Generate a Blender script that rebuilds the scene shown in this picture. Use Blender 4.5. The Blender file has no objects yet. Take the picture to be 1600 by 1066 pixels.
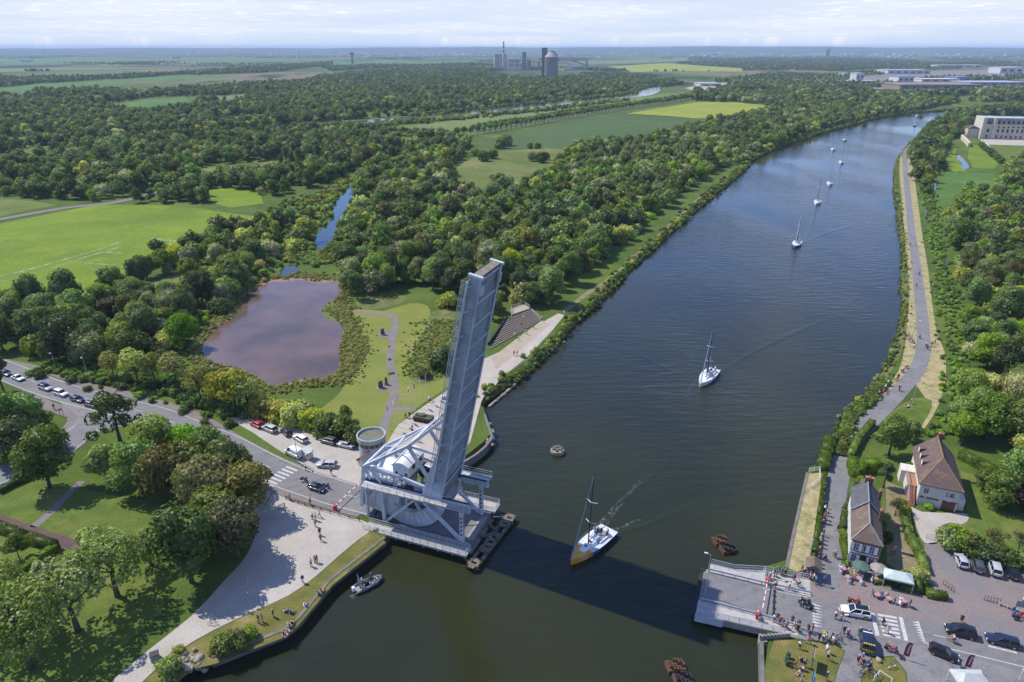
import bpy, bmesh, math, random
import numpy as np
from mathutils import Vector, Matrix, geometry
R = math.radians
random.seed(7)
sc = bpy.context.scene
COL = sc.collection
# ---------------------------------------------------------------- camera, sky, sun, exposure
CAM_H, PITCH, FPX = 86.0, R(23.25), 1066.7
cam_d = bpy.data.cameras.new('camera'); cam = bpy.data.objects.new('camera', cam_d); COL.objects.link(cam)
cam.location = (0, 0, CAM_H); cam.rotation_euler = (R(90) - PITCH, 0, 0)
cam_d.lens = 24.0; cam_d.sensor_width = 36.0; cam_d.clip_start = 0.5; cam_d.clip_end = 150000
sc.camera = cam
SUN_EL, SHAD_AZ = R(51.3), R(-27.5)          # sun height, compass direction the shadows point to
SKY_ROT = R(-62.5)
world = bpy.data.worlds.new("World"); sc.world = world; world.use_nodes = True
wt = world.node_tree; wt.nodes.clear()
def wn(t, **k):
    n = wt.nodes.new(t)
    for a, b in k.items(): setattr(n, a, b)
    return n
w_out = wn('ShaderNodeOutputWorld'); w_bg = wn('ShaderNodeBackground')
sky = wn('ShaderNodeTexSky', sky_type='NISHITA'); sky.sun_disc = False
sky.sun_elevation = SUN_EL; sky.sun_rotation = SKY_ROT; sky.altitude = 900; sky.air_density = 1.0; sky.dust_density = 0.05; sky.ozone_density = 3.0
w_bg.inputs[1].default_value = 0.15
# thin cirrus and small fair-weather clouds in the sky itself
tc = wn('ShaderNodeTexCoord'); sep = wn('ShaderNodeSeparateXYZ'); wt.links.new(tc.outputs['Generated'], sep.inputs[0])
def wmath(op, a, b=None, c=None):
    n = wn('ShaderNodeMath', operation=op)
    for i, x in enumerate((a, b, c)):
        if x is None: continue
        if isinstance(x, (int, float)): n.inputs[i].default_value = x
        else: wt.links.new(x, n.inputs[i])
    return n.outputs[0]
def wmap(x, a, b, c, d, st='SMOOTHSTEP'):
    n = wn('ShaderNodeMapRange', interpolation_type=st)
    wt.links.new(x, n.inputs[0])
    for i, q in enumerate((a, b, c, d)): n.inputs[1 + i].default_value = q
    return n.outputs[0]
zc = wmath('MAXIMUM', sep.outputs[2], 0.012)
den = wmath('ADD', zc, 0.035)
comb = wn('ShaderNodeCombineXYZ')
wt.links.new(wmath('DIVIDE', sep.outputs[0], den), comb.inputs[0]); wt.links.new(wmath('DIVIDE', sep.outputs[1], den), comb.inputs[1])
n1 = wn('ShaderNodeTexNoise'); n1.inputs['Scale'].default_value = 2.3; n1.inputs['Detail'].default_value = 7; n1.inputs['Roughness'].default_value = 0.55
wt.links.new(comb.outputs[0], n1.inputs['Vector'])
n2 = wn('ShaderNodeTexNoise'); n2.inputs['Scale'].default_value = 0.22; n2.inputs['Detail'].default_value = 5
wt.links.new(comb.outputs[0], n2.inputs['Vector'])
puff = wmath('MULTIPLY', wmap(n1.outputs[0], 0.5, 0.62, 0, 1), wmap(n2.outputs[0], 0.4, 0.58, 0.2, 1))
veil = wmath('MULTIPLY', wmap(n2.outputs[0], 0.35, 0.7, 0.1, 0.6), wmap(sep.outputs[2], 0.06, 0.2, 1, 0.05))
cl = wmath('MAXIMUM', wmath('MULTIPLY', puff, 0.9), veil)

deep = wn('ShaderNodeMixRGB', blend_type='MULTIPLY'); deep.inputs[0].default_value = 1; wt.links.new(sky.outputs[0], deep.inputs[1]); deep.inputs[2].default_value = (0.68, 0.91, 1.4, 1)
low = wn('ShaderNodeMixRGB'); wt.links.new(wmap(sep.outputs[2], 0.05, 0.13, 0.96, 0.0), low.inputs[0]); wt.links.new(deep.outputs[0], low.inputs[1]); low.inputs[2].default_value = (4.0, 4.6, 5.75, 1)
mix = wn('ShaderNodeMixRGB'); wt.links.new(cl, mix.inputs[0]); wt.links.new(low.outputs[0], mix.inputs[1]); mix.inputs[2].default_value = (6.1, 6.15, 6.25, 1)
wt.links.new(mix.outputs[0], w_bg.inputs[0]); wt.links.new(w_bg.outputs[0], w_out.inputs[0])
sun_d = bpy.data.lights.new('sun', 'SUN'); sun_d.energy = 5.0; sun_d.angle = R(0.53); sun_d.color = (1.0, 0.945, 0.86)
sun = bpy.data.objects.new('sun', sun_d); COL.objects.link(sun)
sdir = Vector((math.cos(SUN_EL) * math.cos(SHAD_AZ), math.cos(SUN_EL) * math.sin(SHAD_AZ), -math.sin(SUN_EL)))
sun.rotation_euler = sdir.to_track_quat('-Z', 'Y').to_euler()
vs = sc.view_settings; vs.view_transform = 'Standard'; vs.look = 'None'; vs.exposure = 0.16; vs.gamma = 1; vs.use_curve_mapping = False
sc.cycles.use_denoising = True; sc.cycles.max_bounces = 6; sc.cycles.transparent_max_bounces = 6
sc.cycles.volume_bounces = 0; sc.cycles.caustics_reflective = False; sc.cycles.caustics_refractive = False
# ---------------------------------------------------------------- survey helpers: photo pixel -> point on the level z
sP, cP = math.sin(PITCH), math.cos(PITCH)
def P(px, py, z=0.0):
    u = (px - 800) / FPX; v = (py - 533) / FPX
    t = (CAM_H - z) / (sP + v * cP)
    return Vector((u * t, (cP - v * sP) * t, z))
def proj(x, y, z=0):
    d = y * cP + (CAM_H - z) * sP
    return (800 + FPX * x / d, 533 + FPX * ((CAM_H - z) * cP - y * sP) / d, d)
def hgt(bx, by, ty, z0=0):                   # height of a thing from its base pixel and the row of its top
    b = P(bx, by, z0); v = (ty - 533) / FPX
    return CAM_H - z0 - b.y * (v * cP + sP) / (cP - v * sP)
def PL(pts, z=0.0): return [P(a, b, z) for a, b in pts]
def smooth(pts, n=4, closed=False):          # Catmull-Rom
    pts = [Vector(p) for p in pts]; out = []; m = len(pts)
    for i in range(m if closed else m - 1):
        if closed: a, b, c, d = (pts[(i + k) % m] for k in (-1, 0, 1, 2))
        else: a, b, c, d = pts[max(i - 1, 0)], pts[i], pts[i + 1], pts[min(i + 2, m - 1)]
        for k in range(n):
            t = k / n
            out.append(0.5 * ((2 * b) + (c - a) * t + (2 * a - 5 * b + 4 * c - d) * t * t + (3 * b - a - 3 * c + d) * t ** 3))
    if not closed: out.append(pts[-1])
    return out
# ---------------------------------------------------------------- materials
class NT:
    def __init__(s, name):
        s.m = bpy.data.materials.new(name); s.m.use_nodes = True; s.t = s.m.node_tree; s.t.nodes.clear()
        s.out = s.n('ShaderNodeOutputMaterial')
    def n(s, t, **k):
        x = s.t.nodes.new(t)
        for a, b in k.items(): setattr(x, a, b)
        return x
    def set(s, sock, v):
        if isinstance(v, bpy.types.NodeSocket): s.t.links.new(v, sock)
        elif isinstance(v, (tuple, list)): sock.default_value = tuple(v) + ((1,) if len(v) == 3 and sock.type == 'RGBA' else ())
        else: sock.default_value = v
    def math(s, op, a, b=0.0):
        x = s.n('ShaderNodeMath', operation=op); s.set(x.inputs[0], a); s.set(x.inputs[1], b); return x.outputs[0]
    def pos(s): return s.n('ShaderNodeNewGeometry').outputs['Position']
    def obj(s): return s.n('ShaderNodeTexCoord').outputs['Object']
    def scale(s, v, sc_, rot=0.0):
        x = s.n('ShaderNodeMapping'); s.t.links.new(v, x.inputs[0]); x.inputs['Scale'].default_value = sc_; x.inputs['Rotation'].default_value = (0, 0, rot); return x.outputs[0]
    def noise(s, v, scale, detail=4, rough=0.55):
        x = s.n('ShaderNodeTexNoise'); s.t.links.new(v, x.inputs['Vector']); x.inputs['Scale'].default_value = scale
        x.inputs['Detail'].default_value = detail; x.inputs['Roughness'].default_value = rough; return x.outputs[0]
    def rng(s, x, a, b, c=0.0, d=1.0):
        n = s.n('ShaderNodeMapRange'); s.set(n.inputs[0], x)
        for i, q in enumerate((a, b, c, d)): n.inputs[1 + i].default_value = q
        return n.outputs[0]
    def mix(s, f, a, b, mode='MIX'):
        x = s.n('ShaderNodeMixRGB', blend_type=mode); s.set(x.inputs[0], f); s.set(x.inputs[1], a); s.set(x.inputs[2], b); return x.outputs[0]
    def bump(s, h, strength=0.3, dist=0.1):
        x = s.n('ShaderNodeBump'); s.t.links.new(h, x.inputs['Height']); x.inputs['Strength'].default_value = strength; x.inputs['Distance'].default_value = dist; return x.outputs[0]
    def bsdf(s, col, rough=0.8, metal=0.0, normal=None, spec=0.3, **k):
        b = s.n('ShaderNodeBsdfPrincipled'); s.set(b.inputs['Base Color'], col); s.set(b.inputs['Roughness'], rough); s.set(b.inputs['Metallic'], metal)
        b.inputs['Specular IOR Level'].default_value = spec
        if normal is not None: s.t.links.new(normal, b.inputs['Normal'])
        for q, v in k.items(): s.set(b.inputs[q.replace('_', ' ')], v)
        s.t.links.new(b.outputs[0], s.out.inputs[0]); return b
MATS = {}
def surf(name, c, rough=0.7, var=0.18, scale=1.5, metal=0.0, c2=None, spec=0.3, bump=0.0, coord='obj', tint=False):
    """Plain worn surface: base colour with two scales of procedural variation; tint takes the colour from the object."""
    if name in MATS: return MATS[name]
    t = NT(name); v = t.obj() if coord == 'obj' else t.pos()
    f = t.noise(v, scale, 5, 0.6); g = t.noise(v, scale * 7, 3)
    base = c if not tint else t.n('ShaderNodeObjectInfo').outputs['Color']
    dark = t.mix(1.0, base, tuple(1 - var * 1.6 for _ in range(3)) + (1,), 'MULTIPLY')
    col = t.mix(t.rng(f, 0.3, 0.7), dark, base)
    if c2 is not None: col = t.mix(t.rng(f, 0.58, 0.72), col, c2)
    col = t.mix(t.math('MULTIPLY', t.rng(g, 0.35, 0.75), var), col, tuple(min(1, x * 0.55) for x in c[:3]) + (1,))
    nb = t.bump(g, bump, 0.05) if bump else None
    t.bsdf(col, rough, metal, nb, spec); MATS[name] = t.m; return t.m
def ground_mat(name, cols, scales, rough=0.95, stripes=None, speck=None):
    """Ground cover: three or more colours mixed by world-space noise; optional mowing stripes."""
    if name in MATS: return MATS[name]
    t = NT(name); v = t.pos(); col = cols[0] + (1,)
    for c, (s, lo, hi) in zip(cols[1:], scales):
        col = t.mix(t.rng(t.noise(v, s, 6, 0.62), lo, hi), col, c + (1,))
    if stripes:
        w = t.n('ShaderNodeTexWave'); t.t.links.new(t.scale(v, (1, 1, 1), stripes[0]), w.inputs[0]); w.inputs['Scale'].default_value = stripes[1]
        w.inputs['Distortion'].default_value = 1.2; w.inputs['Detail'].default_value = 2
        col = t.mix(t.math('MULTIPLY', w.outputs['Fac'], stripes[2]), col, stripes[3] + (1,))
    f = t.noise(v, speck or 2.2, 5, 0.75)
    col = t.mix(1.0, col, t.mix(t.rng(f, 0.25, 0.75), (0.62, 0.62, 0.62, 1), (1.25, 1.25, 1.25, 1)), 'MULTIPLY')
    t.bsdf(col, rough, 0, t.bump(f, 0.5, 0.25), 0.15); MATS[name] = t.m; return t.m
def leaf_mat(name, c, c2, hue=0.03):
    if name in MATS: return MATS[name]
    t = NT(name); oi = t.n('ShaderNodeObjectInfo'); geo = t.n('ShaderNodeNewGeometry')
    col = t.mix(t.rng(t.noise(t.obj(), 0.55, 3), 0.35, 0.65), c, c2)
    hs = t.n('ShaderNodeHueSaturation'); t.t.links.new(col, hs.inputs['Color'])
    t.t.links.new(t.rng(oi.outputs['Random'], 0, 1, 0.5 - hue, 0.5 + hue * 0.7), hs.inputs['Hue'])
    r2 = t.math('FRACT', t.math('MULTIPLY', oi.outputs['Random'], 37.7))
    t.t.links.new(t.rng(r2, 0, 1, 0.8, 1.15), hs.inputs['Saturation'])
    r3 = t.math('FRACT', t.math('MULTIPLY', oi.outputs['Random'], 91.3))
    val = t.math('MULTIPLY', t.rng(r3, 0, 1, 0.85, 2.2), t.rng(geo.outputs['Random Per Island'], 0, 1, 0.65, 1.35))
    t.t.links.new(val, hs.inputs['Value'])
    d = t.n('ShaderNodeBsdfDiffuse'); tr = t.n('ShaderNodeBsdfTranslucent'); mx = t.n('ShaderNodeMixShader')
    t.t.links.new(hs.outputs[0], d.inputs[0]); t.t.links.new(t.mix(1.0, hs.outputs[0], (1.3, 1.45, 0.6, 1), 'MULTIPLY'), tr.inputs[0])
    mx.inputs[0].default_value = 0.36; t.t.links.new(d.outputs[0], mx.inputs[1]); t.t.links.new(tr.outputs[0], mx.inputs[2])
    gl = t.n('ShaderNodeBsdfGlossy'); gl.inputs['Roughness'].default_value = 0.5; gl.inputs[0].default_value = (0.8, 0.85, 0.8, 1)
    m2 = t.n('ShaderNodeMixShader'); m2.inputs[0].default_value = 0.025
    t.t.links.new(mx.outputs[0], m2.inputs[1]); t.t.links.new(gl.outputs[0], m2.inputs[2]); t.t.links.new(m2.outputs[0], t.out.inputs[0])
    MATS[name] = t.m; return t.m
def water_mat(name, c, wave=1.0, rough=0.07, c2=None, silt=0.035):
    t = NT(name); v = t.pos()
    a = t.noise(t.scale(v, (0.14, 0.5, 1), R(-12)), 1.0, 3, 0.5)
    b = t.noise(t.scale(v, (0.8, 1.7, 1), R(18)), 1.0, 4, 0.6)
    d = t.noise(t.scale(v, (1, 0.45, 1), R(-20)), 0.014, 5)
    h = t.math('ADD', t.math('MULTIPLY', a, 1.0), t.math('MULTIPLY', b, 0.3))
    h = t.math('MULTIPLY', h, t.rng(d, 0.36, 0.62, 0.12, 1.25))
    col = c if c2 is None else t.mix(t.rng(t.noise(v, silt, 4), 0.35, 0.65), c, c2)
    t.bsdf(col, rough, 0, t.bump(h, 0.42 * wave, 0.6), 0.5, IOR=1.33); return t.m
# ---------------------------------------------------------------- mesh builder
class MB:
    def __init__(s): s.v = []; s.f = []; s.mi = []; s.cur = 0
    def add(s, vs, fs):
        o = len(s.v); s.v += [tuple(p) for p in vs]
        for f in fs: s.f.append(tuple(i + o for i in f)); s.mi.append(s.cur)
        return s
    def box(s, x0, x1, y0, y1, z0, z1):
        v = [(x, y, z) for z in (z0, z1) for y in (y0, y1) for x in (x0, x1)]
        return s.add(v, [(0, 2, 3, 1), (4, 5, 7, 6), (0, 1, 5, 4), (2, 6, 7, 3), (0, 4, 6, 2), (1, 3, 7, 5)])
    def cbox(s, c, sx, sy, sz, rz=0.0):
        ca, sa = math.cos(rz), math.sin(rz); v = []
        for z in (-sz / 2, sz / 2):
            for y in (-sy / 2, sy / 2):
                for x in (-sx / 2, sx / 2): v.append((c[0] + x * ca - y * sa, c[1] + x * sa + y * ca, c[2] + z))
        return s.add(v, [(0, 2, 3, 1), (4, 5, 7, 6), (0, 1, 5, 4), (2, 6, 7, 3), (0, 4, 6, 2), (1, 3, 7, 5)])
    def bar(s, p, q, w, h=None, up=(0, 0, 1)):
        p, q = Vector(p), Vector(q); d = (q - p).normalized(); h = h or w; up = Vector(up)
        if abs(d.dot(up)) > 0.98: up = Vector((0, 1, 0))
        x = d.cross(up).normalized(); y = x.cross(d)
        v = [b + x * (i * w / 2) + y * (j * h / 2) for b in (p, q) for i, j in ((-1, -1), (1, -1), (1, 1), (-1, 1))]
        return s.add(v, [(0, 1, 2, 3), (7, 6, 5, 4), (0, 4, 5, 1), (1, 5, 6, 2), (2, 6, 7, 3), (3, 7, 4, 0)])
    def tube(s, p, q, r0, r1=None, n=8, cap=True):
        p, q = Vector(p), Vector(q); r1 = r0 if r1 is None else r1; d = (q - p).normalized()
        a = d.orthogonal().normalized(); b = d.cross(a); v = []
        for c, r in ((p, r0), (q, r1)):
            for i in range(n): t = 2 * math.pi * i / n; v.append(c + (a * math.cos(t) + b * math.sin(t)) * r)
        f = [(i, (i + 1) % n, n + (i + 1) % n, n + i) for i in range(n)]
        if cap: f += [tuple(range(n - 1, -1, -1)), tuple(range(n, 2 * n))]
        return s.add(v, f)
    def path(s, pts, r, n=6):
        for i in range(len(pts) - 1): s.tube(pts[i], pts[i + 1], r if not hasattr(r, '__len__') else r[i], r if not hasattr(r, '__len__') else r[i + 1], n)
        return s
    def lathe(s, prof, n=16, c=(0, 0, 0), ax=None):
        v = []
        for r, z in prof:
            for i in range(n):
                t = 2 * math.pi * i / n; p = (r * math.cos(t), r * math.sin(t), z)
                if ax == 'y': p = (p[0], p[2], p[1])
                elif ax == 'x': p = (p[2], p[0], p[1])
                v.append((c[0] + p[0], c[1] + p[1], c[2] + p[2]))
        m = len(prof)
        f = [(k * n + i, k * n + (i + 1) % n, (k + 1) * n + (i + 1) % n, (k + 1) * n + i) for k in range(m - 1) for i in range(n)]
        f += [tuple(range(n - 1, -1, -1)), tuple(range((m - 1) * n, m * n))]
        return s.add(v, f)
    def prism(s, poly, z0, z1):
        n = len(poly); v = [(p[0], p[1], z) for z in (z0, z1) for p in poly]
        top = geometry.tessellate_polygon([[Vector((p[0], p[1], 0)) for p in poly]])
        f = [tuple(n + i for i in t) for t in top] + [tuple(reversed(t)) for t in top]
        f += [(i, (i + 1) % n, n + (i + 1) % n, n + i) for i in range(n)]
        return s.add(v, f)
    def xprism(s, poly, y0, y1):
        """Polygon in the x-z plane pushed along y."""
        n = len(poly); v = [(p[0], y, p[1]) for y in (y0, y1) for p in poly]
        top = geometry.tessellate_polygon([[Vector((p[0], p[1], 0)) for p in poly]])
        f = [tuple(n + i for i in t) for t in top] + [tuple(reversed(t)) for t in top]
        f += [(i, (i + 1) % n, n + (i + 1) % n, n + i) for i in range(n)]
        return s.add(v, f)
    def quad(s, a, b, c, d): return s.add([a, b, c, d], [(0, 1, 2, 3)])
    def build(s, name, mats, parent=None, smooth_=False, recalc=True):
        me = bpy.data.meshes.new(name); me.from_pydata(s.v, [], s.f)
        for m in (mats if isinstance(mats, (list, tuple)) else [mats]): me.materials.append(m)
        if any(s.mi): me.polygons.foreach_set('material_index', s.mi)
        if recalc:
            bm = bmesh.new(); bm.from_mesh(me); bmesh.ops.recalc_face_normals(bm, faces=bm.faces); bm.to_mesh(me); bm.free()
        if smooth_: me.shade_smooth() if smooth_ is True else me.set_sharp_from_angle(angle=R(smooth_))
        if smooth_ and smooth_ is not True: me.polygons.foreach_set('use_smooth', [True] * len(me.polygons))
        me.update(); o = bpy.data.objects.new(name, me); COL.objects.link(o)
        if parent: o.parent = parent
        return o
def tag(o, label=None, cat=None, group=None, kind=None):
    if label: o['label'] = label
    if cat: o['category'] = cat
    if group: o['group'] = group
    if kind: o['kind'] = kind
    return o
def thing(name, label, cat, loc=(0, 0, 0), rz=0.0, group=None, scale=1.0):
    o = bpy.data.objects.new(name, None); COL.objects.link(o); o.location = loc; o.rotation_euler = (0, 0, rz); o.scale = (scale,) * 3
    o.empty_display_size = 0.3
    return tag(o, label, cat, group)
def copy_tree(o, parent=None):
    c = o.copy(); COL.objects.link(c); c.parent = parent
    for ch in o.children: copy_tree(ch, c)
    return c
def place(proto, used, loc, rz, label, group=None, scale=None):
    """First use moves the prototype itself, later ones are copies of it and its parts."""
    o = proto if proto.name not in used else copy_tree(proto); used.add(proto.name)
    o.location = loc; o.rotation_euler = (0, 0, rz); o['label'] = label
    if scale: o.scale = scale if hasattr(scale, '__len__') else (scale,) * 3
    if group: o['group'] = group
    elif 'group' in o: del o['group']
    return o
def sheet(name, pts, z, mat, kind='structure', sm=0, label=None):
    pts = [Vector((p[0], p[1], 0)) for p in pts]
    if sm: pts = smooth(pts, sm, True)
    tri = geometry.tessellate_polygon([pts]); mb = MB(); mb.add([(p.x, p.y, z) for p in pts], tri)
    o = mb.build(name, mat, recalc=False)
    if o.data.polygons and sum(p.normal.z * p.area for p in o.data.polygons) < 0: o.data.flip_normals()
    return tag(o, label, None, None, kind)
def ribbon_pts(pts, w):
    pts = [Vector((p[0], p[1], 0)) for p in pts]; l = []; r = []
    for i, p in enumerate(pts):
        d = (pts[min(i + 1, len(pts) - 1)] - pts[max(i - 1, 0)]).normalized(); nrm = Vector((-d.y, d.x, 0))
        ww = w[i] if hasattr(w, '__len__') else w
        l.append(p + nrm * ww / 2); r.append(p - nrm * ww / 2)
    return l, r
def ribbon(name, pts, w, z, mat, kind='structure'):
    l, r = ribbon_pts(pts, w); mb = MB(); n = len(l)
    mb.add([(p.x, p.y, z) for p in l + r], [(n + i, n + i + 1, i + 1, i) for i in range(n - 1)])
    o = mb.build(name, mat, recalc=False); return tag(o, None, None, None, kind)
def inside(poly, x, y):
    c = False; n = len(poly); j = n - 1
    for i in range(n):
        yi, yj = poly[i][1], poly[j][1]
        if (yi > y) != (yj > y) and x < (poly[j][0] - poly[i][0]) * (y - yi) / (yj - yi) + poly[i][0]: c = not c
        j = i
    return c
CLEAR = []                                   # polygons where no wood grows
# ---------------------------------------------------------------- bridge frame (u along the road to the west bank, v across, away from the camera side, w up)
BA = R(-21.0); BO = P(690, 812); BC, BS = math.cos(BA), math.sin(BA)
def W(u, v, w=0.0): return Vector((BO.x + u * BC - v * BS, BO.y + u * BS + v * BC, w))
WZ = -1.8
# ---------------------------------------------------------------- ground materials
G1, G2, G3 = (0.095, 0.145, 0.025), (0.06, 0.1, 0.02), (0.145, 0.18, 0.04)
m_ground = None
def make_ground():
    t = NT('rough_grass_ground'); v = t.pos()
    near = t.mix(t.rng(t.noise(v, 0.06, 6, 0.65), 0.35, 0.65), G1 + (1,), G2 + (1,))
    near = t.mix(t.rng(t.noise(v, 0.021, 5, 0.6), 0.5, 0.7), near, G3 + (1,))
    vor = t.n('ShaderNodeTexVoronoi'); vor.inputs['Scale'].default_value = 0.0028; vor.inputs['Randomness'].default_value = 0.9
    t.t.links.new(t.scale(v, (1, 0.62, 1), R(14)), vor.inputs['Vector'])
    sep = t.n('ShaderNodeSeparateColor'); t.t.links.new(vor.outputs['Color'], sep.inputs[0])
    fld = t.mix(sep.outputs[0], (0.05, 0.085, 0.02, 1), (0.12, 0.16, 0.035, 1))
    fld = t.mix(t.rng(sep.outputs[1], 0.72, 0.76), fld, (0.17, 0.145, 0.085, 1))
    fld = t.mix(t.rng(t.noise(t.scale(v, (1, 0.35, 1)), 0.0035, 6, 0.7), 0.5, 0.56), fld, (0.022, 0.036, 0.012, 1))
    s = t.n('ShaderNodeSeparateXYZ'); t.t.links.new(v, s.inputs[0])
    col = t.mix(t.rng(s.outputs[1], 1500, 1900), near, fld)
    f = t.noise(v, 1.6, 5, 0.75)
    col = t.mix(1.0, col, t.mix(t.rng(f, 0.25, 0.75), (0.55, 0.55, 0.55, 1), (1.3, 1.3, 1.3, 1)), 'MULTIPLY')
    t.bsdf(col, 0.95, 0, t.bump(f, 0.6, 0.4), 0.1); return t.m
m_ground = make_ground()
m_lawn = ground_mat('mown_lawn', [(0.19, 0.215, 0.042), (0.145, 0.185, 0.034), (0.25, 0.235, 0.065)], [(0.12, 0.35, 0.65), (0.05, 0.5, 0.75)], stripes=(R(70), 0.28, 0.35, (0.23, 0.235, 0.055)))
m_lawn2 = ground_mat('garden_lawn', [(0.125, 0.165, 0.03), (0.085, 0.13, 0.022), (0.19, 0.19, 0.05)], [(0.25, 0.4, 0.6), (0.11, 0.5, 0.72)])
m_meadow = ground_mat('lush_meadow', [(0.15, 0.225, 0.017), (0.115, 0.18, 0.016), (0.2, 0.25, 0.02)], [(0.022, 0.4, 0.62), (0.05, 0.5, 0.7)], speck=0.6)
m_marsh = ground_mat('marsh_meadow', [(0.13, 0.165, 0.035), (0.085, 0.12, 0.025), (0.2, 0.195, 0.07)], [(0.03, 0.4, 0.62), (0.012, 0.5, 0.68)], speck=0.5)
m_crop = ground_mat('green_crop', [(0.066, 0.105, 0.03), (0.08, 0.125, 0.034), (0.06, 0.095, 0.026)], [(0.01, 0.4, 0.6), (0.03, 0.5, 0.7)], speck=0.4, stripes=(R(20), 0.06, 0.2, (0.085, 0.125, 0.04)))
m_wheat = ground_mat('yellow_field', [(0.26, 0.29, 0.035), (0.22, 0.26, 0.03), (0.3, 0.31, 0.05)], [(0.008, 0.4, 0.6), (0.03, 0.5, 0.7)], speck=0.4)
m_pale = ground_mat('pale_field', [(0.15, 0.19, 0.055), (0.12, 0.165, 0.045), (0.2, 0.2, 0.085)], [(0.006, 0.4, 0.6), (0.02, 0.5, 0.7)], speck=0.3)
m_field = ground_mat('far_green_field', [(0.085, 0.165, 0.028), (0.07, 0.14, 0.025), (0.12, 0.19, 0.04)], [(0.006, 0.4, 0.6), (0.02, 0.5, 0.7)], speck=0.3)
m_brown = ground_mat('fallow_field', [(0.16, 0.13, 0.075), (0.14, 0.14, 0.06)], [(0.01, 0.4, 0.6)], speck=0.3)
m_straw = ground_mat('dry_cut_grass', [(0.43, 0.355, 0.19), (0.31, 0.27, 0.13), (0.18, 0.185, 0.06)], [(0.7, 0.4, 0.6), (0.3, 0.5, 0.66)], speck=3.0)
m_dry = ground_mat('dry_bank_grass', [(0.17, 0.155, 0.045), (0.11, 0.125, 0.03), (0.28, 0.225, 0.09)], [(0.3, 0.4, 0.6), (0.12, 0.52, 0.7)], speck=3.0)
m_gravel = ground_mat('pale_gravel', [(0.44, 0.4, 0.35), (0.38, 0.35, 0.3), (0.48, 0.445, 0.395)], [(0.25, 0.35, 0.65), (0.08, 0.5, 0.7)], speck=4)
m_paving = ground_mat('pale_paving', [(0.46, 0.4, 0.34), (0.41, 0.36, 0.3)], [(0.2, 0.35, 0.65)], speck=4)
m_sand = ground_mat('sandy_gravel', [(0.42, 0.35, 0.26), (0.37, 0.31, 0.23), (0.3, 0.27, 0.17)], [(0.25, 0.35, 0.65), (0.12, 0.55, 0.72)], speck=4)
m_dirt = ground_mat('dirt_path', [(0.26, 0.21, 0.13), (0.2, 0.17, 0.1), (0.1, 0.12, 0.03)], [(0.3, 0.35, 0.65), (0.15, 0.55, 0.7)], speck=3)
m_asph = ground_mat('worn_asphalt', [(0.195, 0.19, 0.192), (0.235, 0.228, 0.225), (0.15, 0.147, 0.152)], [(0.15, 0.4, 0.62), (0.5, 0.52, 0.7)], rough=0.85, speck=5)
m_asph2 = ground_mat('road_asphalt', [(0.175, 0.17, 0.174), (0.215, 0.207, 0.205), (0.13, 0.127, 0.13)], [(0.12, 0.4, 0.62), (0.4, 0.55, 0.72)], rough=0.85, speck=5, stripes=(BA + R(90), 0.14, 0.22, (0.25, 0.243, 0.236)))
m_pinkasph = ground_mat('reddish_asphalt', [(0.255, 0.205, 0.19), (0.215, 0.18, 0.17), (0.2, 0.19, 0.19)], [(0.2, 0.35, 0.65), (0.07, 0.5, 0.62)], rough=0.9, speck=4)
m_path = ground_mat('grey_path', [(0.23, 0.2, 0.185), (0.19, 0.165, 0.15)], [(0.3, 0.35, 0.65)], speck=4)
m_redpath = ground_mat('red_brick_path', [(0.14, 0.095, 0.085), (0.115, 0.075, 0.07)], [(0.4, 0.35, 0.65)], speck=4)
m_conc = surf('weathered_concrete', (0.36, 0.34, 0.3), 0.9, 0.3, 0.5, c2=(0.22, 0.2, 0.17), coord='pos', bump=0.3)
m_mud = ground_mat('pink_mud', [(0.3, 0.2, 0.155), (0.24, 0.16, 0.12), (0.17, 0.14, 0.08)], [(0.15, 0.4, 0.6), (0.06, 0.5, 0.7)])
m_earth = ground_mat('bank_earth', [(0.12, 0.14, 0.04), (0.15, 0.13, 0.07), (0.08, 0.11, 0.025)], [(0.5, 0.4, 0.6), (0.2, 0.5, 0.65)], speck=3)
m_white = surf('road_paint', (0.62, 0.61, 0.58), 0.8, 0.3, 2.0, c2=(0.34, 0.33, 0.32), coord='pos')
# ---------------------------------------------------------------- canal outline (water edge), with how far the land stands back
Q, N = 0.12, 3.2
LB = [((262, 1082), 1.2), ((302, 1048), 1.0), ((335, 1042), Q), ((440, 1000), Q), ((466, 980), Q), ((520, 916), Q), ((603, 850), Q)]
left = [(Vector((-62, -400, 0)), 1.0), (Vector((-56, 30, 0)), 1.0)] + [(P(*q, WZ), d) for q, d in LB]
left += [(W(-7.5, -8.3), Q), (W(-7.5, 11.5), Q), (P(742, 712, WZ), Q), (P(757, 700, WZ), Q), (P(769, 685, WZ), Q), (P(757, 648, WZ), Q)]
nat = smooth(PL([(758, 634), (800, 604), (840, 574), (868, 549), (900, 510), (950, 464), (1000, 411), (1060, 357), (1110, 312), (1165, 267), (1180, 250), (1230, 227), (1300, 205), (1380, 184), (1430, 177), (1490, 173), (1545, 168), (1605, 161), (1720, 152)], WZ), 3)
left += [(p, N) for p in nat]
rnat = smooth(PL([(1720, 158), (1605, 169), (1545, 176), (1488, 186), (1450, 203), (1418, 226), (1400, 252), (1396, 290), (1400, 330), (1405, 370), (1408, 410), (1405, 450), (1408, 480), (1397, 522), (1386, 560), (1370, 586), (1340, 626), (1312, 651), (1297, 690), (1285, 716)], WZ), 3)
right = [(p, N) for p in rnat] + [(P(*q, WZ), Q) for q in [(1262, 740), (1255, 770), (1241, 830), (1229, 886)]]
right += [(W(60.3, 9.0), Q), (W(61.5, -9.0), Q), (W(61.0, -17), Q), (W(60.0, -40), Q), (Vector((25, -400, 0)), Q)]
loop = left + right
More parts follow.
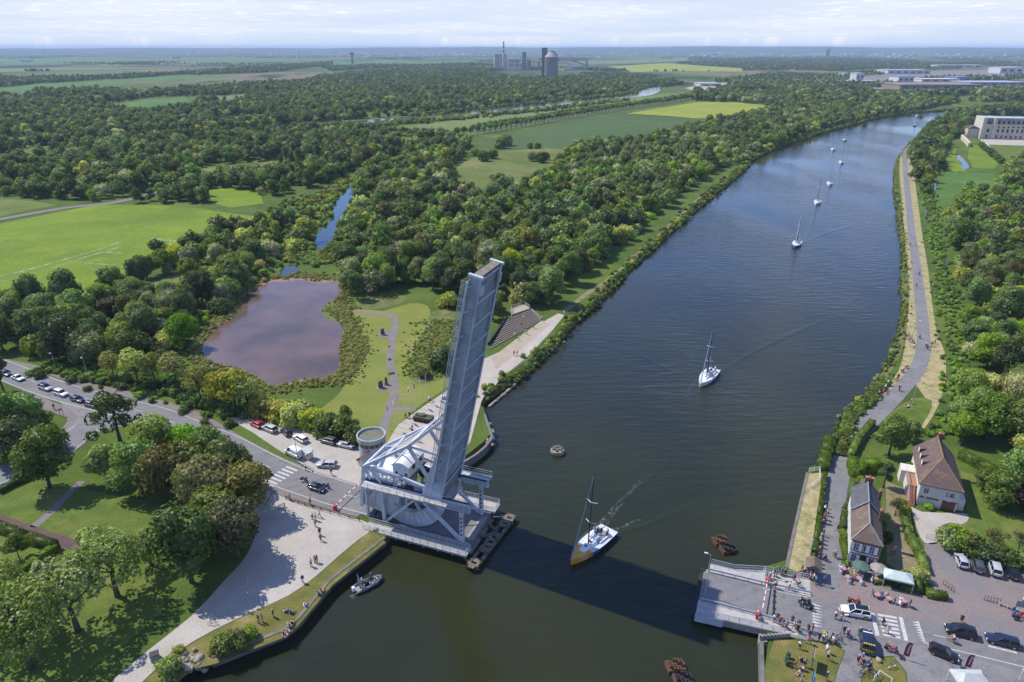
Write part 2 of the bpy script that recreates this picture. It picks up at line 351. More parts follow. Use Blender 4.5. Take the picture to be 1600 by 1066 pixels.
def offset_loop(lp):
    out = []; n = len(lp)
    for i, (p, d) in enumerate(lp):
        a = lp[i - 1][0]; b = lp[(i + 1) % n][0]
        e1 = Vector((p.x - a.x, p.y - a.y, 0)).normalized(); e2 = Vector((b.x - p.x, b.y - p.y, 0)).normalized()
        nr = Vector((-(e1.y + e2.y), e1.x + e2.x, 0)); nr = nr.normalized() if nr.length > 1e-6 else Vector((-e1.y, e1.x, 0))
        out.append(Vector((p.x, p.y, 0)) + nr * d)      # canal is walked clockwise seen from above: land lies to the left
    return out
def area2(p): return sum(p[i - 1][0] * p[i][1] - p[i][0] * p[i - 1][1] for i in range(len(p))) / 2
wl = [Vector((p.x, p.y, 0)) for p, d in loop]
if area2(wl) > 0: loop = loop[::-1]; wl = wl[::-1]
ll = offset_loop(loop)
if abs(area2(ll)) < abs(area2(wl)): ll = [2 * a - b for a, b in zip(wl, ll)]
def pit_outline(pts):
    return pts
from mathutils.geometry import delaunay_2d_cdt
FAR = 26000
def holed_sheet(name, holes, mat):
    pts = [Vector((-FAR, -3000)), Vector((FAR, -3000)), Vector((FAR, FAR)), Vector((-FAR, FAR))]; faces = [[0, 1, 2, 3]]; edges = []
    for h in holes:
        b = len(pts); pts += [Vector((p[0], p[1])) for p in h]; n = len(h); edges += [(b + i, b + (i + 1) % n) for i in range(n)]
    # rings of support points keep the long triangles well shaped
    for rr in (400, 900, 2000, 5000, 14000, 20000):
        for k in range(13): a = math.pi * (k + 0.5) / 13; pts.append(Vector((rr * math.cos(a) * 1.2, rr * math.sin(a) + 90)))
    v, e, f, *_ = delaunay_2d_cdt(pts, edges, faces, 0, 1e-4)
    keep = []
    for t in f:
        c = sum((v[i] for i in t), Vector((0, 0))) / len(t)
        if not any(inside(h, c.x, c.y) for h in holes): keep.append(tuple(t))
    mb = MB(); mb.add([(p.x, p.y, 0) for p in v], keep); o = mb.build(name, mat, recalc=False)
    if sum(p.normal.z * p.area for p in o.data.polygons) < 0: o.data.flip_normals()
    return tag(o, None, None, None, 'structure')
holed_sheet('ground', [ll], m_ground)
mb = MB(); n = len(wl)
mb.add([(p.x, p.y, 0) for p in ll] + [(p.x, p.y, WZ - 0.6) for p in wl], [(i, (i + 1) % n, n + (i + 1) % n, n + i) for i in range(n)])
tag(mb.build('canal_bank', m_earth), None, None, None, 'structure')
m_canal = water_mat('canal_water_surface', (0.018, 0.022, 0.009), 1.0, 0.05, (0.028, 0.03, 0.009), 0.02)
sheet('canal_water', [2 * Vector((a.x, a.y, 0)) - b + (b - a) * 1.6 for a, b in zip(wl, ll)], WZ, m_canal)
CLEAR.append([(p.x, p.y) for p in ll])
# ---------------------------------------------------------------- ponds, ditches and the river
m_pond = water_mat('silty_pond_water', (0.09, 0.063, 0.045), 0.2, 0.08, (0.165, 0.11, 0.075), 0.045)
m_ditch = water_mat('ditch_water', (0.03, 0.04, 0.025), 0.2, 0.05)
m_river = water_mat('river_water', (0.1, 0.105, 0.06), 0.35, 0.1, (0.13, 0.13, 0.075), 0.004)
POND = [(440, 441), (470, 438), (500, 444), (522, 439), (532, 450), (530, 464), (513, 474), (504, 485), (510, 497), (530, 504), (536, 520), (531, 545), (530, 578), (505, 590), (470, 593), (440, 602), (418, 602), (380, 578), (332, 567), (314, 545), (330, 520), (355, 502), (372, 487), (376, 471), (395, 453), (412, 446), (428, 440)]
def clear(pts): CLEAR.append([(p[0], p[1]) for p in pts])
mudring = smooth(PL([(430, 433), (470, 430), (505, 436), (526, 432), (538, 448), (534, 480), (543, 505), (537, 540), (536, 584), (505, 598), (470, 600), (440, 608), (415, 608), (374, 584), (324, 572), (306, 545), (322, 517), (349, 499), (366, 485), (370, 468), (388, 449), (408, 440)]), 3, True)
sheet('pond_shore', mudring, 0.03, m_mud); pw = smooth(PL(POND), 3, True); sheet('pond_water', pw, 0.06, m_pond); clear(mudring)
CHW = []
def water(name, px, z, m, extra=1.0):
    w = smooth(PL(px), 3, True); sheet(name, w, z, m); clear(w); CHW.append([(q.x, q.y) for q in w])
water('pool_water', [(436, 425), (446, 416), (462, 414), (468, 421), (456, 430), (440, 433)], 0.06, m_ditch)
water('channel_water', [(490, 388), (498, 362), (517, 342), (521, 322), (538, 300), (552, 284), (562, 280), (556, 302), (547, 320), (532, 346), (524, 368), (506, 391)], 0.05, m_ditch)
water('marsh_pool_water', [(714, 298), (720, 292), (730, 293), (740, 299), (750, 303), (742, 312), (733, 311), (728, 303)], 0.05, m_ditch)
water('ditch_water', [(1446, 345), (1447, 320), (1452, 292), (1461, 281), (1463, 292), (1458, 316), (1459, 345)], 0.05, m_ditch)
water('ditch_water', [(1466, 372), (1471, 372), (1479, 415), (1480, 436), (1472, 437), (1468, 405)], 0.05, m_ditch)
water('stream_water', [(1495, 244), (1499, 243), (1507, 250), (1513, 257), (1514, 262), (1506, 265), (1502, 262), (1503, 256), (1497, 250)], 0.05, m_ditch)
RIV = [(290, 222), (360, 211), (430, 204), (490, 196), (560, 189), (640, 182), (700, 176), (760, 169), (830, 163), (900, 157), (960, 150), (985, 146), (1003, 137), (1018, 134), (1031, 134), (1034, 139), (1020, 148), (975, 154), (900, 163), (840, 170), (780, 174), (720, 182), (660, 188), (600, 193), (520, 200), (450, 209), (380, 216), (300, 226)]
water('river_water', RIV, 0.15, m_river)
# ---------------------------------------------------------------- fields and lawns
def field(name, px, z, m, sm=0, clr=True):
    p = PL(px); p = smooth(p, sm, True) if sm else p
    o = sheet(name, p, z, m)
    if clr: clear(p)
    return o
field('meadow', [(-60, 355), (0, 349), (80, 334), (150, 320), (230, 320), (300, 325), (395, 338), (384, 356), (320, 372), (262, 396), (225, 416), (205, 446), (170, 466), (125, 478), (60, 470), (-60, 462)], 0.05, m_meadow)
field('meadow', [(-40, 322), (0, 311), (50, 314), (90, 321), (40, 330), (0, 338), (-40, 346)], 0.05, m_marsh)
field('meadow', [(318, 297), (360, 293), (405, 299), (412, 318), (360, 325), (335, 318)], 0.05, m_meadow)
field('meadow', [(98, 282), (130, 277), (140, 290), (130, 306), (104, 305)], 0.05, m_marsh)
field('meadow', [(185, 213), (260, 205), (305, 203), (312, 212), (235, 219), (195, 220)], 0.06, m_marsh)
field('meadow', [(135, 224), (170, 220), (195, 225), (150, 231)], 0.06, m_meadow)
field('field', [(2, 138), (60, 131), (140, 127), (270, 119), (385, 115), (350, 122), (200, 129), (120, 136), (60, 146), (10, 143)], 0.12, m_field)
field('field', [(162, 165), (225, 157), (288, 153), (296, 160), (236, 172), (180, 172)], 0.1, m_field)
field('field', [(330, 152), (390, 146), (440, 143), (440, 148), (380, 154), (335, 158)], 0.1, m_pale)
field('field', [(-60, 104), (80, 100), (200, 97), (370, 98), (520, 95), (520, 92), (300, 90), (-60, 93)], 0.3, m_field)
field('field', [(-60, 116), (50, 111), (200, 108), (330, 105), (200, 105), (-60, 108)], 0.25, m_pale)
field('field', [(150, 111), (240, 108), (330, 108), (240, 113)], 0.3, m_brown)
field('field', [(520, 97), (620, 95), (740, 95), (750, 99), (640, 102), (520, 101)], 0.3, m_field)
field('field', [(905, 97), (960, 94), (1075, 91), (1075, 95), (980, 100), (905, 101)], 0.3, m_pale)
field('field', [(950, 104), (1040, 99), (1160, 107), (1160, 112), (1060, 111), (990, 113)], 0.25, m_wheat)
field('field', [(920, 92), (1000, 90), (1075, 90), (1000, 93)], 0.4, m_field)
field('field', [(735, 226), (830, 203), (900, 186), (985, 178), (1050, 182), (1085, 185), (1060, 199), (1020, 214), (960, 222), (880, 229), (790, 233)], 0.08, m_crop)
field('field', [(978, 178), (1030, 169), (1095, 159), (1150, 160), (1208, 166), (1172, 176), (1138, 184), (1085, 185)], 0.08, m_wheat)
field('field', [(590, 206), (660, 194), (740, 183), (840, 172), (930, 162), (1000, 152), (1040, 146), (1075, 146), (1070, 154), (960, 170), (860, 186), (760, 202), (690, 212), (620, 214)], 0.08, m_pale)
field('meadow', [(706, 268), (745, 244), (790, 236), (850, 233), (884, 236), (872, 258), (826, 284), (790, 296), (752, 298), (716, 288)], 0.05, m_marsh, 2)
field('meadow', [(1466, 272), (1500, 268), (1552, 271), (1562, 290), (1520, 298), (1496, 306), (1470, 338), (1461, 344), (1460, 318)], 0.04, m_field)
field('meadow', [(1482, 226), (1494, 226), (1494, 246), (1510, 268), (1480, 270)], 0.04, m_meadow)
field('lawn', [(1540, 226), (1600, 228), (1640, 232), (1640, 256), (1598, 252), (1572, 250)], 0.06, m_lawn2)
field('lawn', [(1515, 226), (1535, 228), (1566, 252), (1552, 264), (1520, 262), (1512, 246)], 0.05, m_meadow)
field('chateau_terrace', [(1530, 218), (1640, 218), (1640, 229), (1540, 226)], 0.1, m_gravel)
field('lawn', [(528, 618), (555, 578), (580, 543), (562, 520), (540, 492), (552, 482), (600, 486), (640, 474), (668, 478), (672, 496), (656, 530), (642, 562), (640, 590), (662, 588), (700, 575), (708, 598), (665, 628), (632, 655), (606, 690), (572, 700), (520, 690), (490, 668), (500, 640)], 0.03, m_lawn, 2)
far_road = smooth(PL([(-40, 350), (0, 343), (60, 332), (110, 324), (170, 318), (215, 309), (262, 296), (284, 289), (330, 284)]), 3)
ribbon('far_road', far_road, 6, 0.1, m_path); l, r = ribbon_pts(far_road, 22); clear(l + r[::-1])
for px in ([(455, 402), (478, 352), (500, 314), (536, 286), (524, 282), (492, 304), (460, 345), (432, 392)], [(395, 262), (440, 246), (470, 240), (440, 258), (410, 272)], [(560, 262), (610, 235), (640, 226), (620, 246), (580, 270)], [(20, 236), (70, 228), (110, 232), (60, 246)], [(150, 262), (230, 250), (262, 254), (190, 270)], [(300, 268), (352, 258), (372, 264), (330, 276)], [(240, 440), (300, 424), (340, 410), (300, 440), (262, 462)], [(640, 330), (668, 318), (690, 326), (664, 342)], [(330, 186), (420, 178), (450, 182), (360, 194)]):
    field('marsh_clearing', px, 0.04, m_marsh, 2)
field('works_yard', [(1350, 147), (1370, 138), (1420, 133), (1640, 128), (1640, 138), (1500, 146), (1400, 149)], 0.2, m_path); field('works_yard', [(1315, 130), (1330, 122), (1440, 111), (1640, 107), (1640, 117), (1470, 122), (1370, 132)], 0.2, m_path)
field('quarry_floor', [(1070, 138), (1100, 131), (1140, 129), (1135, 140), (1100, 146)], 0.2, m_sand); clear(PL([(760, 112), (810, 108), (900, 112), (912, 120), (840, 124), (770, 118)]))
m_wet = ground_mat('wet_track_grass', [(0.3, 0.33, 0.22), (0.16, 0.22, 0.04), (0.15, 0.21, 0.02)], [(0.3, 0.42, 0.56), (0.12, 0.45, 0.6)], speck=1.0)
for px, w in (([(-20, 436), (50, 420), (110, 403), (160, 388), (206, 372)], 2.2), ([(-20, 444), (40, 432), (90, 417), (140, 400), (185, 387)], 1.8), ([(130, 411), (170, 414), (215, 420)], 1.5), ([(235, 373), (262, 376), (290, 379), (320, 382)], 2.6), ([(168, 394), (190, 396)], 2.4)): ribbon('wet_track', smooth(PL(px), 4), w, 0.07, m_wet)
# ---------------------------------------------------------------- west bank and the left park
field('gravel_plaza', [(392, 768), (420, 768), (470, 785), (520, 798), (570, 815), (582, 826), (562, 842), (530, 868), (494, 900), (452, 930), (400, 954), (335, 984), (272, 1022), (222, 1066), (200, 1090), (150, 1090), (232, 1016), (300, 962), (350, 908), (384, 870), (398, 832), (388, 795)], 0.03, m_gravel, 2)
field('dry_bank', [(582, 826), (603, 848), (520, 914), (466, 978), (440, 998), (335, 1038), (300, 1046), (268, 1076), (240, 1090), (206, 1090), (224, 1066), (274, 1022), (337, 984), (402, 954), (454, 930), (496, 900), (532, 868), (564, 842)], 0.02, m_dry)
field('car_park', [(352, 652), (385, 652), (430, 660), (480, 668), (530, 684), (575, 694), (604, 700), (612, 735), (585, 765), (545, 760), (500, 741), (466, 722), (430, 700), (395, 676)], 0.03, m_gravel)
field('plaza_paving', [(600, 700), (622, 664), (666, 632), (708, 604), (745, 566), (790, 546), (845, 505), (872, 490), (880, 492), (830, 545), (768, 598), (752, 628), (746, 650), (735, 690), (715, 720), (640, 748), (600, 752)], 0.04, m_paving)
field('canal_path', [(756, 606), (772, 588), (812, 556), (852, 516), (872, 492), (883, 492), (860, 520), (822, 560), (782, 592), (764, 616)], 0.06, m_gravel)
field('terrace_apron', [(768, 560), (800, 535), (848, 500), (858, 508), (812, 548), (775, 578)], 0.055, m_sand)
apath = smooth(PL([(882, 487), (916, 460), (961, 430), (1005, 390), (1055, 345), (1099, 305), (1153, 266)]), 3)
ribbon('canal_path', apath, 2.2, 0.04, m_dirt); clear(smooth(PL([(856, 482), (890, 448), (932, 418), (978, 378), (1030, 334), (1078, 294), (1138, 257), (1166, 266), (1112, 310), (1062, 355), (1002, 408), (950, 460), (898, 505)]), 1))
m_rough = ground_mat('rough_tall_grass', [(0.15, 0.165, 0.05), (0.1, 0.125, 0.035), (0.2, 0.18, 0.085)], [(0.35, 0.4, 0.6), (0.15, 0.5, 0.66)], speck=2.0)
field('rough_grass', [(527, 606), (545, 576), (562, 548), (578, 540), (566, 524), (548, 500), (536, 502), (540, 540), (533, 588)], 0.045, m_rough, 2); field('rough_grass', [(502, 486), (513, 475), (530, 466), (548, 470), (548, 506), (528, 504), (510, 498)], 0.075, m_rough, 2); field('rough_grass', [(640, 592), (655, 558), (664, 520), (676, 486), (720, 490), (716, 560), (704, 584), (668, 600)], 0.045, m_rough, 2); field('rough_grass', [(556, 474), (580, 466), (632, 462), (628, 474), (598, 482), (570, 484)], 0.045, m_rough, 2)
ribbon('park_path', smooth(PL([(552, 487), (580, 490), (608, 493), (617, 502), (612, 540), (610, 570), (617, 596), (613, 626), (602, 660), (592, 694)]), 4), 2.4, 0.05, m_path)
ribbon('park_path', smooth(PL([(613, 640), (630, 639), (650, 640)]), 3), 1.8, 0.054, m_path)
sheet('memorial_plinth_paving', PL([(592, 518), (612, 516), (612, 528), (592, 528)]), 0.06, m_path)
sheet('memorial_plinth_paving', PL([(588, 604), (612, 596), (616, 602), (612, 610), (590, 612)]), 0.06, m_path)
MAIN = smooth(PL([(-60, 556), (0, 576), (55, 598), (112, 617), (170, 632), (240, 650), (314, 680), (350, 694), (387, 714), (420, 731), (458, 748), (500, 762)]) + [W(-24, 0), W(-20, 0), W(-13, 0)], 4)
ribbon('road', MAIN, 8.6, 0.06, m_asph2)
BR = smooth(PL([(178, 636), (140, 664), (88, 706), (20, 736), (-70, 770)]), 4)
ribbon('side_road', BR, [11 - 3 * min(1, i / 6) for i in range(len(BR))], 0.068, m_asph)
sheet('road_junction', smooth(PL([(88, 626), (130, 632), (190, 640), (240, 655), (216, 664), (160, 672), (140, 690), (110, 676), (128, 655)]), 2, True), 0.064, m_asph)
for a in (MAIN, BR): l, r = ribbon_pts(a, 12); clear(l + r[::-1])
FP = smooth(PL([(-30, 555), (12, 566), (68, 578), (144, 604), (186, 613), (250, 630), (308, 650), (360, 680), (384, 694), (424, 716), (466, 732)]), 4)
ribbon('footpath', FP, 2.6, 0.045, m_path)
ribbon('footpath', smooth(PL([(30, 612), (70, 632), (110, 646), (118, 656), (104, 672), (80, 684)]), 4), 3.6, 0.05, m_path)
ribbon('footpath', smooth(PL([(398, 752), (440, 768), (486, 786), (530, 796), (560, 806)]), 3), 2.6, 0.045, m_path)
ribbon('red_path', PL([(-60, 790), (0, 813), (70, 838), (138, 858)]), 2.6, 0.04, m_redpath)
ribbon('footpath', smooth(PL([(52, 824), (80, 800), (104, 775), (128, 752)]), 3), 1.7, 0.04, m_path)
field('lawn', [(-60, 770), (0, 765), (60, 745), (110, 760), (160, 770), (260, 790), (300, 800), (290, 850), (270, 900), (250, 960), (180, 1020), (60, 1090), (-60, 1090)], 0.02, m_lawn2, 0, False)
clear(PL([(-60, 775), (40, 760), (130, 760), (270, 790), (280, 840), (260, 900), (300, 960), (200, 1090), (-60, 1090)]))
# markings, left road: edge lines, centre line, zebra
def marks(name, path, offs, w, z, dash=None, a=0, b=None):
    l, r = ribbon_pts(path, 2.0); mb = MB(); ps = [c + (q - c) * offs for c, q in zip([(x + y) / 2 for x, y in zip(l, r)], l)]
    ps = ps[a:b]; L0 = 0; on = True
    dense = smooth(ps, 6)
    for i in range(len(dense) - 1):
        p, q = dense[i], dense[i + 1]; d = q - p; L0 += d.length
        if dash and (L0 % (dash[0] + dash[1])) > dash[0]: continue
        if d.length < 1e-4: continue
        d.normalize(); nr = Vector((-d.y, d.x, 0)) * (w / 2)
        mb.quad(*[(x.x, x.y, z) for x in (p - nr, q - nr, q + nr, p + nr)])
    return tag(mb.build(name, m_white, recalc=False), None, None, None, 'structure')
marks('road_markings', MAIN, 3.9, 0.16, 0.072); marks('road_markings', MAIN, -3.9, 0.16, 0.072); marks('road_markings', MAIN, 0.15, 0.14, 0.074, (3, 3))
marks('road_markings', BR, 3.4, 0.15, 0.08, None, 3); marks('road_markings', BR, -3.4, 0.15, 0.08, None, 4)
mb = MB()
zc = P(437, 745); zd = (P(500, 762) - P(420, 731)).normalized(); zn = Vector((-zd.y, zd.x, 0))
for k in range(-3, 4):
    c = zc + zn * (k * 1.15); mb.quad(*[(q.x, q.y, 0.078) for q in (c - zd * 1.7 - zn * 0.27, c + zd * 1.7 - zn * 0.27, c + zd * 1.7 + zn * 0.27, c - zd * 1.7 + zn * 0.27)])
tag(mb.build('crossing_stripes', m_white, recalc=False), None, None, None, 'structure')
# ---------------------------------------------------------------- east bank
TOW = smooth(PL([(1420, 226), (1413, 236), (1414, 255), (1417, 290), (1421, 330), (1424, 360), (1431, 411), (1437, 461), (1442, 512), (1442, 552), (1429, 583), (1398, 620), (1357, 661), (1327, 695), (1316, 723), (1306, 767), (1301, 814), (1296, 858), (1293, 892), (1296, 925)]), 4)
field('dry_verge', [(1408, 236), (1405, 262), (1408, 300), (1412, 350), (1416, 400), (1421, 450), (1418, 500), (1414, 540), (1404, 580), (1378, 612), (1350, 640), (1330, 668), (1330, 690), (1366, 660), (1400, 625), (1432, 585), (1444, 552), (1440, 500), (1432, 420), (1420, 320), (1416, 260), (1416, 236)], 0.03, m_straw, 2)
field('dry_verge', [(1417, 250), (1424, 250), (1432, 300), (1440, 360), (1450, 420), (1456, 470), (1464, 520), (1476, 550), (1478, 590), (1468, 630), (1446, 668), (1428, 684), (1420, 676), (1442, 654), (1450, 628), (1430, 600), (1436, 580), (1444, 552), (1440, 500), (1432, 420), (1422, 320)], 0.034, m_straw, 2)
field('lawn', [(1398, 640), (1430, 622), (1456, 626), (1450, 650), (1428, 676), (1404, 668), (1376, 655)], 0.04, m_lawn2, 2)
ribbon('towpath', TOW, [3.4 + 0.9 * min(1, max(0, (i - 20) / 25)) for i in range(len(TOW))], 0.06, m_asph)
l, r = ribbon_pts(TOW, 8); clear(l + r[::-1])
field('dry_verge', [(1270, 740), (1290, 742), (1288, 770), (1281, 820), (1274, 878), (1262, 890), (1231, 888), (1242, 832), (1256, 776), (1263, 742)], 0.035, m_straw, 2)
field('paved_square', [(1205, 905), (1262, 892), (1284, 878), (1322, 884), (1336, 896), (1372, 900), (1376, 916), (1440, 930), (1470, 940), (1448, 900), (1444, 850), (1478, 846), (1520, 862), (1600, 880), (1680, 895), (1680, 1044), (1500, 996), (1400, 976), (1262, 950), (1205, 938)], 0.04, m_pinkasph)
road_e = [W(50.4, 3.5), W(66, 3.6), W(78, 4.1), W(84.3, 4.4), W(99.4, 6.2), W(150, 13), W(150, 6), W(97.7, -0.9), W(84.6, -0.9), W(77, -1.9), W(66.2, -3.5), W(50.4, -3.5)]
field('near_pavement', [(1222, 964), (1262, 972), (1340, 978), (1420, 984), (1480, 994), (1600, 1030), (1680, 1054), (1680, 1110), (1424, 1110), (1416, 1050), (1396, 1026), (1362, 1026), (1346, 1060), (1338, 1110), (1290, 1110), (1310, 1046), (1321, 1018), (1305, 1006), (1262, 1001), (1228, 994)], 0.045, m_asph)
sheet('road', road_e, 0.07, m_asph2); clear(road_e)
field('dry_lawn', [(1210, 999), (1262, 1002), (1304, 1008), (1320, 1018), (1308, 1048), (1290, 1110), (1186, 1110), (1196, 1040)], 0.03, m_dry, 0)
field('dry_lawn', [(1364, 1028), (1396, 1028), (1414, 1050), (1422, 1110), (1340, 1110), (1348, 1060)], 0.055, m_dry, 0)
field('house_drive', [(1424, 792), (1440, 800), (1492, 802), (1512, 804), (1512, 814), (1500, 820), (1484, 817), (1468, 824), (1462, 836), (1464, 850), (1444, 848), (1434, 830), (1428, 810)], 0.04, m_gravel, 2)
field('lawn', [(1500, 735), (1530, 745), (1545, 790), (1610, 815), (1610, 862), (1560, 858), (1500, 842), (1478, 826), (1484, 818), (1500, 820), (1514, 814), (1512, 800), (1505, 775)], 0.035, m_lawn2)
field('cafe_garden', [(1384, 752), (1424, 768), (1428, 790), (1422, 800), (1430, 850), (1440, 880), (1436, 898), (1404, 892), (1386, 880)], 0.03, m_dirt)
field('cafe_terrace', [(1304, 893), (1320, 880), (1372, 888), (1378, 905), (1372, 918), (1310, 905)], 0.05, m_path)
mb = MB()
def stripe(u0, u1, v0, v1, z=0.078): mb.quad(*[tuple(W(a, b, z)) for a, b in ((u0, v0), (u1, v0), (u1, v1), (u0, v1))])
for k in range(8): mb.add([W(68.2, -2.9 + k * 0.68, 0.078), W(68.2, -2.4 + k * 0.68, 0.078), W(69.8, -2.65 + k * 0.68, 0.078)], [(0, 2, 1)])
tag(mb.build('road_markings', m_white, recalc=False), None, None, None, 'structure'); mb = MB()
# zebra, waiting lines and yield teeth east of the square
def pline(a, b, w, z=0.079):
    a, b = P(*a), P(*b); d = (b - a).normalized(); nr = Vector((-d.y, d.x, 0)) * w / 2
    mb.quad(*[(q.x, q.y, z) for q in (a - nr, b - nr, b + nr, a + nr)])
for k in range(6): pline((1371 + k * 1.6, 961 + k * 6.2), (1401 + k * 1.2, 966 + k * 6.2), 0.5)
pline((1363, 958), (1371, 994), 0.6); pline((1407, 965), (1416, 1002), 0.6)
for k in range(8):
    a, b = P(1424 + k * 2.0, 973 + k * 4.0), P(1436 + k * 1.3, 973.5 + k * 4.0); d = b - a; nr = Vector((-d.y, d.x, 0)).normalized() * 0.28
    mb.add([(a.x, a.y, 0.079), ((b + nr).x, (b + nr).y, 0.079), ((b - nr).x, (b - nr).y, 0.079)], [(0, 2, 1)])
pline((1442, 1004), (1605, 1044), 0.16); pline((1458, 993), (1478, 997), 0.14); pline((1544, 1010), (1589, 1021), 0.35); pline((1311, 950), (1314, 955), 0.5)
pline((1192, 920), (1262, 934), 0.12)
tag(mb.build('crossing_stripes', m_white, recalc=False), None, None, None, 'structure')
# ---------------------------------------------------------------- rising ground on the horizon
m_hill = ground_mat('distant_hill_cover', [(0.04, 0.065, 0.02), (0.085, 0.11, 0.035), (0.02, 0.032, 0.012)], [(0.0011, 0.45, 0.6), (0.0022, 0.5, 0.58)], speck=0.01)
mb = MB(); rows = []
ns = 150
for j in range(7):
    for i in range(ns + 1):
        a = R(142) - R(104) * i / ns; px = 800 + FPX * math.tan(math.pi / 2 - a) if 0.2 < a < 2.9 else 0
        dist = 11500 + j * 1500
        rise = 1.0 + 0.3 * math.exp(-((px - 1000) / 420) ** 2) + 0.14 * math.exp(-((px - 1250) / 200) ** 2)
        ridge = math.sin(math.pi * j / 6) ** 1.2
        hh = 0.7 * ridge * rise * (112 + 7 * math.sin(i * 0.21) + 5 * math.sin(i * 0.53 + 1) + 3 * math.sin(i * 1.7)) - 2
        rows.append((math.cos(a) * dist, math.sin(a) * dist, hh))
mb.add(rows, [(j * (ns + 1) + i, j * (ns + 1) + i + 1, (j + 1) * (ns + 1) + i + 1, (j + 1) * (ns + 1) + i) for j in range(6) for i in range(ns)])
tag(mb.build('hills', m_hill, None, True), None, None, None, 'structure')
# ---------------------------------------------------------------- vegetation
leafA = leaf_mat('leaf_dark_green', (0.057, 0.084, 0.016, 1), (0.085, 0.120, 0.022, 1))
leafB = leaf_mat('leaf_mid_green', (0.091, 0.133, 0.022, 1), (0.125, 0.168, 0.029, 1))
leafC = leaf_mat('leaf_yellow_green', (0.194, 0.214, 0.027, 1), (0.239, 0.255, 0.039, 1))
leafD = leaf_mat('leaf_grey_willow', (0.171, 0.184, 0.078, 1), (0.228, 0.230, 0.102, 1), 0.02)
leafE = leaf_mat('leaf_dark_brown_green', (0.080, 0.080, 0.021, 1), (0.114, 0.102, 0.031, 1), 0.015)
leafF = leaf_mat('leaf_olive_plane', (0.115, 0.15, 0.036, 1), (0.15, 0.185, 0.05, 1), 0.015)
leafG = leaf_mat('leaf_fresh_green', (0.103, 0.173, 0.021, 1), (0.142, 0.214, 0.028, 1), 0.02)
leafP = leaf_mat('leaf_purple', (0.046, 0.018, 0.020, 1), (0.068, 0.029, 0.028, 1), 0.01)
leafH = leaf_mat('leaf_clipped_hedge', (0.057, 0.092, 0.011, 1), (0.085, 0.122, 0.016, 1), 0.01)
leafR = leaf_mat('reed_and_sedge', (0.171, 0.173, 0.045, 1), (0.239, 0.199, 0.066, 1), 0.02)
leafBl = leaf_mat('elder_blossom', (0.194, 0.184, 0.057, 1), (0.103, 0.122, 0.025, 1), 0.01)
bark = surf('bark', (0.12, 0.1, 0.075), 0.95, 0.3, 2.0)
_ico = {}
def ico(sub):
    if sub not in _ico:
        bm = bmesh.new(); bmesh.ops.create_icosphere(bm, subdivisions=sub, radius=1)
        _ico[sub] = (np.array([v.co[:] for v in bm.verts]), [tuple(v.index for v in f.verts) for f in bm.faces]); bm.free()
    return _ico[sub]
def np_mesh(name, V, F, mats, mi=None, smooth_=False):
    me = bpy.data.meshes.new(name); me.vertices.add(len(V)); me.vertices.foreach_set('co', np.asarray(V, dtype=np.float32).ravel())
    lt = np.array([len(f) for f in F], dtype=np.int32); me.loops.add(int(lt.sum())); me.polygons.add(len(F))
    me.polygons.foreach_set('loop_start', np.concatenate(([0], np.cumsum(lt)[:-1])).astype(np.int32))
    me.loops.foreach_set('vertex_index', np.concatenate([np.asarray(f, dtype=np.int32) for f in F]))
    for m in mats: me.materials.append(m)
    if mi is not None: me.polygons.foreach_set('material_index', np.asarray(mi, dtype=np.int32))
    me.update(calc_edges=True); me.validate(); return me
